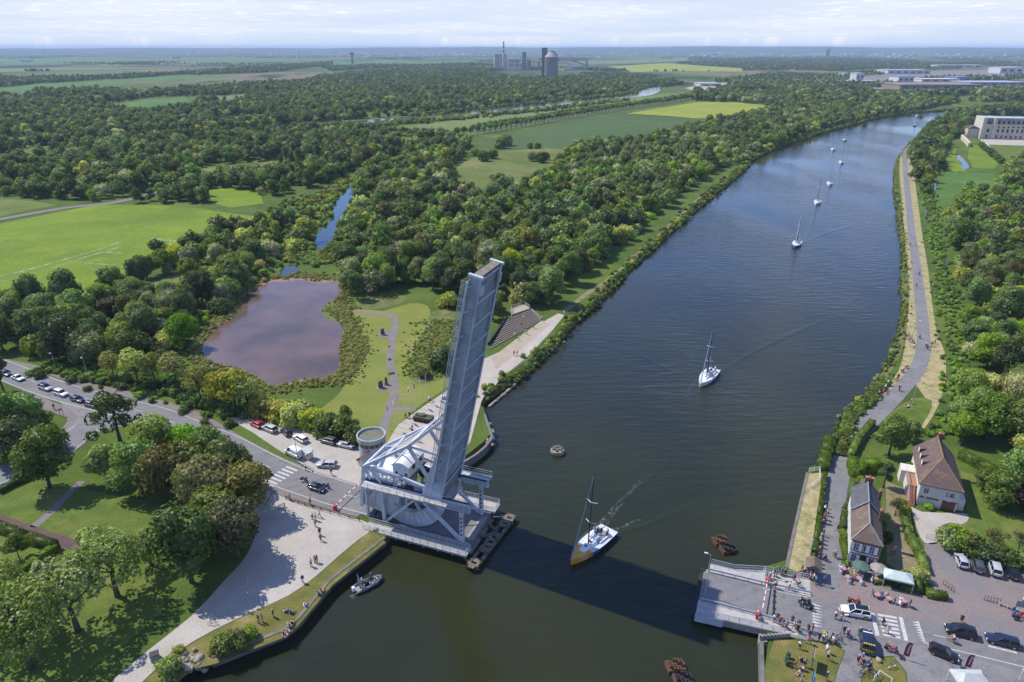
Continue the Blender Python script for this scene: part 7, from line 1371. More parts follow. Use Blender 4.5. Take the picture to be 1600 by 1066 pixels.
for k, px, py, a, col, lb in [('hatch', 402, 666, head((402, 666), (390, 660)), RED, 'dark red hatchback at the far end of the gravel car park'), ('suv', 422, 673, head((422, 673), (408, 667)), SIL, 'silver off-roader beside the dark red hatchback in the car park'), ('hatch', 448, 678, 2.3, DBL, 'dark blue hatchback in the car park beside the shrubs'), ('estate', 470, 688, 2.45, WHT, 'white estate car in the car park beyond the van'), ('van', 460, 712, head((466, 714), (450, 706)), WHT, 'white van parked with an open stall at its back'), ('estate', 511, 729, 3.05, SIL, 'silver estate car alone on the gravel near the road'), ('suv', 514, 692, 2.7, GRY, 'dark grey car in the car park between the white estate and the tower'), ('sedan', 541, 698, 2.75, SIL, 'silver saloon in the car park next to the tower'), ('hatch', 568, 703, 2.6, BLK, 'black hatchback tucked behind the round tower'),
    ('suv', 1336, 960, head((1356, 964), (1314, 956)), WHT, 'white off-roader with black roof in front of the cafe'), ('van', 1352, 1006, head((1353, 1018), (1349, 988)), DBL, 'dark blue police van with yellow chevrons on its back'), ('mpv', 1500, 991, head((1520, 996), (1480, 986)), BLK, 'black people carrier on the road beside the cyclist in pink'), ('estate', 1565, 1005, head((1584, 1010), (1545, 1000)), DBL, 'dark blue estate car at the picture edge on the road'), ('hatch', 1473, 1024, head((1458, 1017), (1490, 1030)), BLK, 'black hatchback parked on the pavement by the feather banner'),
    ('hatch', 1501, 880, head((1503, 884), (1498, 872)), SIL, 'silver hatchback parked first by the timber fence'), ('estate', 1527, 886, head((1528, 891), (1525, 878)), GRY, 'dark grey car parked second by the timber fence'), ('mpv', 1553, 892, head((1554, 897), (1550, 883)), SIL, 'silver people carrier parked third by the timber fence'), ('hatch', 1580, 897, head((1584, 902), (1577, 888)), BLK, 'black hatchback parked fourth by the timber fence')]:
    car(k, px, py, a, col, lb, .07, .94 if k == 'van' and px > 1000 else 1.0)
# the police van's light bar and chevrons; the white car's dark roof; the stall behind the white van
def kid(name, lab, mb, mat, off=None): o = [x for x in COL.objects if x.get('label', '').startswith(lab)][0]; return mb.build(name, mat, o)
myel = surf('yellow_marking', (.6, .55, .02), .5, .1, 6); mb = MB()
for k in range(7): mb.bar((-2.53, -.8 + k * .24, .62), (-2.53, -.68 + k * .24, 1.15), .1); mb.cbox((-2.35, -.78 + k * .26, 2.28), .3, .14, .03)
kid('chevron', 'dark blue police van', mb, myel); mb = MB(); mb.box(.1, .3, -.72, .72, 2.27, 2.36); kid('light_bar', 'dark blue police van', mb, mlight); mb = MB(); mb.box(-1.75, .25, -.56, .56, 1.705, 1.72); kid('roof_glass', 'white off-roader with black', mb, mcarglass); mb = MB(); mb.box(-1.75, .25, -.56, .56, 1.705, 1.72); kid('roof_glass', 'silver off-roader with dark', mb, mcarglass)
o = thing('market_stall', 'small pale stall with open flaps behind the white van', 'stall', P(482, 716, .05), -.6); MB().box(-.8, .8, -.8, .8, .2, 1.2).build('counter', mrender, o); mb = MB(); mb.bar((-.8, -.8, 1.2), (-.8, -.8, 2.5), .08); mb.bar((.8, -.8, 1.2), (.8, -.8, 2.3), .08); mb.bar((-.8, .8, 1.2), (-.8, .8, 2.5), .08); mb.bar((.8, .8, 1.2), (.8, .8, 2.3), .08); mb.build('posts', mdark, o); MB().quad((-1, -1, 2.5), (1, -1, 2.3), (1, 1, 2.3), (-1, 1, 2.5)).build('flap', mcan2, o)
# ---------------------------------------------------------------- two-wheelers
def wheel(parent, x, r, w, spokes=True, name='wheel'):
    mb = MB(); n = 18; v = []
    for i in range(n):
        a = 2 * math.pi * i / n
        for rr, y in ((r, 0), (r - w, w * .6), (r - 2 * w, 0), (r - w, -w * .6)): v.append((rr * math.cos(a), y, rr * math.sin(a)))
    mb.add(v, [(4 * i + j, 4 * i + (j + 1) % 4, 4 * ((i + 1) % n) + (j + 1) % 4, 4 * ((i + 1) % n) + j) for i in range(n) for j in range(4)]); o = mb.build(name, mtyre, parent); o.location = (x, 0, r); mb = MB()
    for i in range(6): a = math.pi * i / 6; mb.bar((-(r - w) * math.cos(a), 0, -(r - w) * math.sin(a)), ((r - w) * math.cos(a), 0, (r - w) * math.sin(a)), .012 if spokes else .05)
    mb.lathe([(.05 if spokes else .14, -.06), (.05 if spokes else .14, .06)], 10, (0, 0, 0), 'y'); mb.build('spokes', mrim, o); return o
def make_bike():
    o = thing('bicycle', 'x', 'bicycle'); [wheel(o, x, .34, .022) for x in (-.52, .52)]; mb = MB(); A = dict(bb=(-.08, 0, .3), seat=(-.22, 0, .85), head=(.38, 0, .86), hub0=(-.52, 0, .34), hub1=(.52, 0, .34), bar=(.4, 0, .98))
    for a, b in (('bb', 'seat'), ('seat', 'head'), ('bb', 'head'), ('bb', 'hub0'), ('seat', 'hub0'), ('head', 'hub1'), ('head', 'bar')): mb.tube(A[a], A[b], .022, .022, 6)
    mb.build('frame', mcar, o); mb = MB(); mb.tube((.4, -.24, .98), (.4, .24, .98), .016); mb.tube((.4, -.22, .98), (.52, -.22, .93), .016); mb.tube((.4, .22, .98), (.52, .22, .93), .016); mb.build('handlebar', mblack, o); MB().cbox((-.24, 0, .92), .26, .14, .06).build('saddle', mblack, o); MB().lathe([(.1, -.02), (.1, .02)], 12, (-.08, 0, .3), 'y').build('crank', mrim, o); return o
def make_moto():
    o = thing('motorcycle', 'x', 'motorcycle'); [wheel(o, x, .33, .075, False) for x in (-.72, .74)]
    mb = MB(); mb.lathe([(.08, -.15), (.2, -.05), (.22, .2), (.12, .42)], 12, (.0, 0, .82), 'x'); mb.cbox((.55, 0, .98), .34, .4, .4, 0); mb.cbox((-.62, 0, .88), .5, .28, .16); mb.cbox((.74, 0, .7), .5, .13, .05); mb.build('fairing', mcar, o, 50); mb = MB(); mb.cbox((-.2, 0, .84), .75, .3, .13); mb.build('seat', mblack, o, 40)
    mb = MB(); mb.cbox((.05, 0, .48), .55, .34, .4); mb.tube((-.1, -.2, .32), (-.85, -.22, .4), .06, .07); mb.build('engine', mrim, o); mb = MB(); [mb.tube((.48, s * .09, .98), (.74, s * .09, .33), .035) for s in (-1, 1)]; mb.tube((.42, -.38, 1.05), (.42, .38, 1.05), .02); mb.build('fork_and_bars', mrim, o); MB().cbox((.74, 0, .98), .08, .2, .16).build('headlight', mlight, o); mb = MB(); mb.add([(.62, -.18, 1.16), (.62, .18, 1.16), (.45, .14, 1.42), (.45, -.14, 1.42), (.64, -.18, 1.16), (.64, .18, 1.16), (.47, .14, 1.42), (.47, -.14, 1.42)], [(0, 1, 2, 3), (4, 5, 6, 7), (0, 1, 5, 4), (2, 3, 7, 6)]); mb.build('windscreen', mcarglass, o)
    mb = MB(); [mb.cbox((-.68, s * .33, .66), .45, .2, .36) for s in (-1, 1)]; mb.build('panniers', mblack, o); return o
BK, MT = make_bike(), make_moto(); UBK = set()
def bike(px, py, ang, col, label, z=.07):
    o = place(BK, UBK, P(px, py, z), ang, label)
    for c in o.children:
        if c.name.startswith('frame'): c.color = col
    return o
def moto(px, py, ang, col, label):
    o = place(MT, UBK, P(px, py, .08), ang, label)
    for c in o.children:
        if c.name.startswith('fairing'): c.color = col
    return o
rdw = BA + math.pi
moto(1257, 944, rdw + .1, BLK, 'black police motorbike on the road before the landing, farther of the pair'); moto(1260, 951, rdw - .05, BLK, 'black police motorbike on the road before the landing, nearer of the pair'); moto(1334, 943, BA + .05, (.5, .06, .01, 1), 'orange and black motorbike parked beside the white off-roader'); moto(1392, 1018, BA - .3, (.3, .015, .03, 1), 'dark red touring motorbike beside the feather banner'); moto(1583, 963, 1.2, (.03, .06, .2, 1), 'blue motorbike with luggage by the planted bed'); moto(1599, 970, 2.0, RED, 'red motorbike cut by the picture edge'); moto(1594, 886, 1.3, GRY, 'grey motorbike behind the fourth parked car'); moto(476, 753, R(-25), BLK, 'black motorbike following behind the waiting black hatchback'); moto(510, 763, R(-22), BLK, 'black motorbike beside the waiting black hatchback')
# ---------------------------------------------------------------- people
def skin_mesh(name, verts, edges, radii, sub=1, root=0):
    me = bpy.data.meshes.new(name + '_cage'); me.from_pydata(verts, edges, []); ob = bpy.data.objects.new(name + '_cage', me); COL.objects.link(ob); md = ob.modifiers.new('s', 'SKIN'); md.use_smooth_shade = True
    sv = me.skin_vertices[0].data
    for i, r in enumerate(radii): sv[i].radius = r if hasattr(r, '__len__') else (r, r); sv[i].use_root = i == root
    if sub: ob.modifiers.new('u', 'SUBSURF').levels = sub; ob.modifiers[-1].render_levels = sub
    dg = bpy.context.evaluated_depsgraph_get(); m2 = bpy.data.meshes.new_from_object(ob.evaluated_get(dg)); m2.name = name; bpy.data.objects.remove(ob); bpy.data.meshes.remove(me); m2.materials.clear(); return m2
class Sk:
    def __init__(s): s.v = []; s.e = []; s.r = []
    def p(s, co, r, par=None):
        s.v.append(co); s.r.append(r)
        if par is not None: s.e.append((par, len(s.v) - 1))
        return len(s.v) - 1
    def chain(s, pts, par):
        for co, r in pts: par = s.p(co, r, par)
        return par
def make_person(pose):
    """Faces +y. Joints are laid out per pose; one skinned body with hands, feet and head; hair, top, legwear and shoes are worn on it."""
    sit = pose in ('sit', 'chair'); ride = pose == 'ride'; hz = {'stand': .93, 'walk': .92, 'point': .93, 'sit': .12, 'chair': .5, 'ride': .93}[pose]; lean = {'stand': 0, 'walk': .04, 'point': .03, 'sit': -.04, 'chair': .0, 'ride': .42}[pose]
    J = {}; J['pel'] = Vector((0, 0 if not ride else -.2, hz)); sp = lambda t: J['pel'] + Vector((0, lean * t, t * math.sqrt(max(.2, 1 - lean * lean)))) * 1.0
    J['waist'] = sp(.16); J['chest'] = sp(.34); J['neck0'] = sp(.5); up = Vector((0, lean * .5, 1)).normalized(); J['neck'] = J['neck0'] + up * .07; J['head'] = J['neck'] + up * .11 + Vector((0, .02, 0)); J['crown'] = J['head'] + up * .1; J['nose'] = J['head'] + Vector((0, .11, .0))
    for s, k in ((-1, 'l'), (1, 'r')):
        J['hip' + k] = J['pel'] + Vector((s * .09, 0, -.02)); J['sh' + k] = J['neck0'] + Vector((s * .18, 0, -.03))
        if pose in ('stand', 'point'): J['kn' + k] = Vector((s * .1, .02, .5)); J['an' + k] = Vector((s * .11, -.02, .08)); J['to' + k] = Vector((s * .13, .15, .03))
        elif pose == 'walk': f = s * .2; J['kn' + k] = Vector((s * .09, f * .8 + .05, .5)); J['an' + k] = Vector((s * .09, f * 1.5 - .04, .09 + (.06 if s < 0 else 0))); J['to' + k] = J['an' + k] + Vector((0, .16, -.05))
        elif pose == 'sit': J['kn' + k] = Vector((s * .14, .38, .34)); J['an' + k] = Vector((s * .13, .7, .08)); J['to' + k] = Vector((s * .15, .85, .05))
        elif pose == 'chair': J['kn' + k] = Vector((s * .12, .42, .5)); J['an' + k] = Vector((s * .13, .44, .09)); J['to' + k] = Vector((s * .14, .6, .04))
        else: J['kn' + k] = Vector((s * .1, .12 + s * .05, .62 + s * .1)); J['an' + k] = Vector((s * .1, -.06 + s * .1, .24 + s * .12)); J['to' + k] = J['an' + k] + Vector((0, .15, -.04))
        if pose == 'stand': J['el' + k] = J['sh' + k] + Vector((s * .07, -.04, -.28)); J['wr' + k] = J['el' + k] + Vector((s * .0, .08, -.24))
        elif pose == 'walk': J['el' + k] = J['sh' + k] + Vector((s * .06, -s * .1, -.27)); J['wr' + k] = J['el' + k] + Vector((0, .1 - s * .08, -.22))
        elif pose == 'point': J['el' + k] = J['sh' + k] + Vector((s * .1, .06, -.25)); J['wr' + k] = J['el' + k] + (Vector((-s * .1, .17, .14)))
        elif pose == 'sit': J['el' + k] = J['sh' + k] + Vector((s * .08, .1, -.25)); J['wr' + k] = J['el' + k] + Vector((-s * .06, .23, .02))
        elif pose == 'chair': J['el' + k] = J['sh' + k] + Vector((s * .08, .1, -.26)); J['wr' + k] = J['el' + k] + Vector((-s * .05, .24, .04))
        else: J['el' + k] = J['sh' + k] + Vector((s * .05, .16, -.22)); J['wr' + k] = Vector((s * .22, .42, 1.0))
    S = Sk(); pel = S.p(J['pel'], (.135, .1)); w = S.p(J['waist'], (.12, .09), pel); c = S.p(J['chest'], (.145, .1), w); n0 = S.p(J['neck0'], (.09, .075), c); n1 = S.p(J['neck'], .05, n0); h = S.p(J['head'], (.078, .095), n1); S.p(J['crown'], (.06, .07), h); S.p(J['nose'], .018, h)
    for s, k in ((-1, 'l'), (1, 'r')):
        S.p(J['head'] + Vector((s * .085, -.01, 0)), .014, h)
        wr = S.chain([(J['sh' + k], .052), (J['el' + k], .042), (J['wr' + k], .03)], n0); fd_ = (J['wr' + k] - J['el' + k]).normalized(); side_ = Vector((0, 1, 0)) if abs(fd_.y) < .7 else Vector((1, 0, 0)); pm = S.p(J['wr' + k] + fd_ * .07, (.04, .022), wr)
        for q, l_ in ((-.03, .05), (-.01, .065), (.01, .06), (.03, .045)): S.chain([(J['wr' + k] + fd_ * (.07 + l_ * .6) + side_ * q, .009), (J['wr' + k] + fd_ * (.07 + l_) + side_ * q * 1.1 + Vector((0, .012, 0)), .008)], pm)
        S.chain([(J['wr' + k] + fd_ * .05 + side_ * .045, .011), (J['wr' + k] + fd_ * .085 + side_ * .058, .009)], wr); S.chain([(J['hip' + k], .095), (J['kn' + k], .058), (J['an' + k], .04), (J['to' + k], .036)], pel)
    bm_ = skin_mesh('person_body', S.v, S.e, S.r, 0); bm_.materials.append(mskin); body = bpy.data.objects.new('person', bm_); COL.objects.link(body); tag(body, 'x', 'person')
    def wear(name, sk, mat, sub=0): m = skin_mesh(name, sk.v, sk.e, sk.r, sub); m.materials.append(mat); ob = bpy.data.objects.new(name, m); COL.objects.link(ob); ob.parent = body; return ob
    T = Sk(); a = T.p(J['pel'] + Vector((0, 0, .02)), (.155, .12)); b = T.p(J['waist'], (.145, .11), a); c = T.p(J['chest'], (.165, .122), b); n = T.p(J['neck0'], (.105, .09), c)
    for k in 'lr': T.chain([(J['sh' + k], .072), (J['sh' + k].lerp(J['el' + k], .7), .062)], n)
    wear('top', T, mcloth)
    T = Sk(); a = T.p(J['pel'], (.15, .115))
    for k in 'lr': T.chain([(J['hip' + k], .112), (J['kn' + k].lerp(J['hip' + k], .12), .078)], a)
    wear('shorts', T, mcloth)
    T = Sk(); a = T.p(J['head'] + up * .02 + Vector((0, -.03, 0)), (.088, .1)); T.p(J['crown'] + Vector((0, -.015, 0)), (.078, .088), a); T.p(J['head'] + Vector((0, -.07, -.04)), .05, a); wear('hair', T, mhair, 1)
    mb = MB()
    for k in 'lr': q = J['to' + k]; r_ = J['an' + k]; d = (q - r_); mb.bar(r_ - d * .3 + Vector((0, 0, -.03)), q + d * .15, .095, .075)
    mb.build('shoes', mblack, body); mb = MB(); f = J['head'] + Vector((0, .1, .012))
    for s in (-1, 1): mb.cbox(f + Vector((s * .033, -.006, .012)), .022, .012, .012)
    mb.cbox(f + Vector((0, -.006, -.055)), .045, .012, .008); mb.build('eyes_and_mouth', mdark, body); return body
PP = {p: make_person(p) for p in ('stand', 'walk', 'point', 'sit', 'chair', 'ride')}; UP = set()
TOPS = dict(white=(.7, .7, .7, 1), red=(.36, .04, .04, 1), blue=(.05, .09, .25, 1), black=(.015, .015, .018, 1), pink=(.5, .16, .26, 1), grey=(.2, .2, .21, 1), navy=(.015, .02, .06, 1), green=(.06, .17, .1, 1), orange=(.48, .16, .06, 1), yellow=(.5, .45, .08, 1), turquoise=(.06, .24, .28, 1), beige=(.42, .33, .22, 1))
LOW_ = dict(dark=(.02, .02, .025, 1), blue=(.05, .08, .18, 1), pale=(.45, .4, .33, 1), grey=(.15, .15, .16, 1), white=(.65, .65, .63, 1)); HAIR = [(.03, .02, .014, 1), (.1, .06, .03, 1), (.3, .2, .1, 1), (.35, .34, .33, 1), (.6, .6, .6, 1), (.02, .02, .02, 1)]
rp = random.Random(44); used_lab = {}
VERB = dict(stand='standing', walk='walking', point='raising hands', sit='sitting', chair='seated', ride='riding')
def person(px, py, pose, where, top=None, low=None, face=None, z=.07, pos=None, hat=None):
    for _ in range(80):
        t = top or rp.choice(['white'] * 5 + ['red'] * 2 + ['blue'] * 2 + ['black'] * 3 + ['grey'] * 2 + ['navy'] * 3 + ['beige'] * 2 + ['pink', 'green', 'orange', 'turquoise']); l = low or rp.choice(list(LOW_)); lb = f'person in {t} top, {l} shorts {VERB[pose]} {where}'
        if lb not in used_lab: break
        top = None if _ > 30 else top; low = None
    g_ = f'people {where}'; used_lab[lb] = 1
    o = place(PP[pose], UP, pos if pos is not None else P(px, py, z), rp.uniform(0, 6.28) if face is None else face, lb, g_, rp.uniform(.96, 1.06)); hc = hat or rp.choice(HAIR)
    for c in o.children:
        n = c.name.split('.')[0]
        if n == 'top': c.color = TOPS[t]
        elif n == 'shorts': c.color = LOW_[l]
        elif n == 'hair': c.color = hc
    return o
def cyclist(px, py, ang, where, top, z=.07, col=(.05, .05, .06, 1)):
    bike(px, py, ang, col, f'bicycle ridden by the person in {top} {where}', z); p = P(px, py, z); person(px, py, 'ride', where, top, 'dark', ang - math.pi / 2, pos=p, hat=rp.choice([(.6, .6, .6, 1), (.5, .03, .03, 1), (.05, .1, .4, 1)]))
def folk(where, pts, poses=('stand', 'stand', 'walk', 'point'), face=None, z=.07):
    for q in pts: person(q[0], q[1], q[2] if len(q) > 2 and q[2] in PP else rp.choice(poses), where, q[3] if len(q) > 3 else None, None, face if face is None else face + rp.uniform(-.6, .6), z)
toC = math.radians(100)
folk('at the far railing of the landing', [(1197, 905), (1203, 904), (1208, 900), (1217, 898), (1222, 898), (1227, 899)], face=1.4, z=.14)
person(1211, 919, 'stand', 'on the landing behind the guard rail', 'yellow', 'dark', 0, .14); person(1233, 921, 'stand', 'beside the grey box sign', 'white', 'dark', 1, .14)
folk('in the crowd by the information shelter', [(1252, 899), (1256, 900), (1261, 903), (1265, 906), (1269, 901), (1273, 893), (1271, 908), (1253, 893), (1277, 886)]); cyclist(1240, 907, 2.0, 'waiting on the landing pavement', 'blue'); cyclist(1246, 917, 2.9, 'waiting by the guard rail end', 'white'); cyclist(1274, 912, 1.0, 'turning by the road sign', 'turquoise')
folk('along the clipped hedge of the towpath', [(1277, 880), (1278, 872), (1280, 864), (1281, 855), (1281, 849), (1283, 843), (1285, 838), (1286, 818), (1290, 818), (1288, 812), (1292, 806), (1288, 800), (1288, 794)], face=1.9); cyclist(1304, 871, 1.8, 'on the towpath by the cafe hedge', 'pink'); cyclist(1288, 876, 2.4, 'stopping on the towpath beside the crowd', 'grey'); person(1308, 830, 'walk', 'alone on the towpath below the slate roof', 'black', 'dark', 1.2)
folk('at the near railing of the landing', [(1186, 970, 'stand', 'blue'), (1209, 972), (1218, 976), (1222, 979), (1228, 983), (1214, 970)], face=2.8, z=.14); folk('at the road edge by the landing', [(1237, 974), (1240, 983), (1245, 988), (1247, 981), (1262, 988, 'stand', 'black'), (1269, 987, 'stand', 'red')])
folk('on the dry lawn by the notice board', [(1264, 998), (1263, 1006), (1279, 1002), (1287, 998, 'stand', 'yellow'), (1286, 1003), (1290, 1001, 'stand', 'yellow'), (1301, 1006), (1249, 1014), (1291, 1020), (1293, 1031), (1252, 1034, 'sit'), (1242, 1044), (1256, 1048, 'sit'), (1249, 1053, 'sit'), (1257, 1042), (1252, 1066), (1291, 1063)])
folk('in the cycling group by the grass island', [(1340, 1036), (1346, 1034), (1347, 1042), (1353, 1044), (1358, 1046)])
for i, (px, py) in enumerate([(1350, 1050), (1344, 1054), (1356, 1054), (1362, 1050), (1366, 1058)]): bike(px, py, .4 + i * .3, [(.3, .3, .05, 1), (.02, .02, .02, 1), (.3, .02, .02, 1), (.05, .1, .3, 1), (.4, .4, .4, 1)][i], ['yellow', 'black', 'red', 'blue', 'white'][i] + ' bicycle in the heap of bikes at the white rail')
person(1305, 967, 'stand', 'on the road in front of the white off-roader', 'white', 'dark'); person(1314, 968, 'stand', 'leaning at the bonnet of the white off-roader', 'red'); cyclist(1378, 977, math.pi - .3, 'crossing at the zebra', 'black'); person(1385, 990, 'walk', 'on the zebra crossing', 'beige', 'pale'); cyclist(1488, 1004, rdw - .05, 'riding beside the black people carrier', 'white', col=(.3, .02, .02, 1)); person(1501, 973, 'walk', 'on the road edge above the black people carrier', 'black', 'dark'); person(1420, 949, 'stand', 'at the last pink table on the kerb', 'turquoise'); cyclist(1324, 995, 1.2, 'by the globe lamp', 'pink')
for i, (px, py) in enumerate([(1308, 998), (1304, 1001), (1312, 1002), (1300, 1004)]): bike(px, py, .5 + i * .7, [(.04, .2, .2, 1), (.3, .3, .3, 1), (.02, .02, .02, 1), (.2, .02, .02, 1)][i], ['teal', 'grey', 'black', 'dark red'][i] + ' bicycle parked round the lamp with the globe'); 
folk('beside the parked bicycles', [(1299, 1002), (1318, 990)]); bike(1393, 1044, .3, (.3, .3, .3, 1), 'grey bicycle lying on the grass island'); bike(1396, 884, 1.4, (.3, .25, .1, 1), 'tan bicycle at the notice post of the car park')
for (px, py), w in zip(TABLES, words_):
    q = P(px, py, .05)
    for k in range(rp.choice((1, 2, 2))): a = k * 2.1 + px; person(0, 0, 'chair', 'at the pink table ' + w.split(',')[0], None, None, a + math.pi / 2, pos=Vector((q.x + .85 * math.cos(a), q.y + .85 * math.sin(a), .05)))
folk('under the marquee', [(1394, 908), (1400, 910), (1408, 912), (1414, 914)]); folk('at the cafe door', [(1354, 889), (1360, 890)]); folk('in the upper car park', [(1582, 890), (1597, 945)])
z6 = lambda x, y: (1060 + x / 2.961, 350 + y / 2.961)
folk('on the far towpath', [z6(1095, 104), z6(1075, 182), z6(1070, 100)], ('walk',)); cyclist(*z6(1112, 238), 1.7, 'on the far towpath', 'green'); cyclist(*z6(1100, 290), 4.8, 'on the middle towpath', 'red'); folk('on the straw verge of the far towpath', [z6(1060, 220), z6(1065, 350), z6(1076, 385), z6(1077, 418)], ('stand', 'sit')); cyclist(*z6(1115, 530), 1.7, 'on the towpath near the bend', 'pink'); cyclist(*z6(1145, 568), 1.6, 'on the towpath at the bend', 'white'); cyclist(*z6(1150, 580), 1.6, 'on the towpath at the bend', 'blue')
folk('round the lamp on the straw verge', [z6(1048, 528), z6(1055, 535), z6(1062, 522), z6(1075, 548), z6(1088, 562), z6(1088, 578), z6(1068, 545), z6(1082, 552)]); folk('on the broad straw verge', [z6(1168, 570), z6(1172, 565), z6(1185, 556)]); folk('on the straw slope by the water', [z6(1060, 665, ) + ('sit',), z6(1050, 668) + ('sit',), z6(1040, 682) + ('sit',), z6(1033, 686) + ('sit',), z6(992, 716), z6(1008, 722) + ('sit',), z6(1015, 718), z6(968, 748), z6(958, 764), z6(966, 785) + ('sit',), z6(955, 770), z6(945, 792), z6(928, 802), z6(934, 816) + ('sit',), z6(926, 795)], face=2.5)
cyclist(*z6(1020, 772), 4.3, 'on the towpath by the straw slope', 'black'); folk('on the small lawn by the lamp', [z6(1055, 845) + ('sit',), z6(1062, 848) + ('sit',), z6(1075, 832)]); folk('walking together on the towpath below the bend', [z6(785, 1010), z6(771, 1016), z6(798, 1004)], ('walk',))
z7 = lambda x, y, *k: (x / 2.961, 706 + y / 2.961) + k
folk('on the gravel plaza', [z7(1446, 312), z7(1461, 318), z7(1478, 304), z7(1460, 346), z7(1480, 386), z7(1485, 412, 'walk', 'pink'), z7(1458, 514), z7(1468, 512), z7(1440, 530), z7(1402, 606)]); folk('on the dry bank by the quay wall', [z7(1487, 650, 'sit'), z7(1475, 664, 'sit'), z7(1410, 716, 'sit'), z7(1265, 764), z7(1197, 792, 'stand', 'green'), z7(1215, 788), z7(1318, 742, 'sit'), z7(1345, 748, 'sit'), z7(1335, 806, 'sit'), z7(1350, 800, 'sit'), z7(1312, 848, 'sit'), z7(1322, 856, 'sit'), z7(1330, 838, 'sit'), z7(1340, 815, 'sit')], face=-.7)
person(485, 788, 'stand', 'behind the timber fence', 'yellow', 'dark'); folk('on the kerb by the zebra crossing', [(478, 735), (518, 742), (453, 781)]); bike(333, 976, 0.2, (.3, .3, .32, 1), 'grey bicycle leaning at the edge of the gravel path'); folk('on the footpath by the junction', [(85, 640)])
folk('on the plaza by the flagpoles', [(671, 629), (672.5, 626), (634, 653), (640, 653), (644, 671), (651, 690), (655, 691)]); folk('on the white canal path', [(803, 556), (808, 555)], ('walk',)); folk('on the terraced seating', [(818, 497, 'sit'), (822, 496, 'sit'), (815, 510, 'stand', 'orange'), (818, 518, 'sit'), (822, 519, 'sit'), (804, 523, 'sit'), (781, 534, 'sit'), (794, 511, 'sit')], z=.9); folk('at the foot of the terraced seating', [(810, 532), (847, 500), (834, 513)]); person(785, 503, 'stand', 'on the grass beside the terraced seating', 'pink'); folk('on the far canal path', [(881, 492), (994, 396), (1003, 390)], ('walk',)); folk('on the far side walkway of the bridge', [(719, 774), (722, 773)], z=.14)
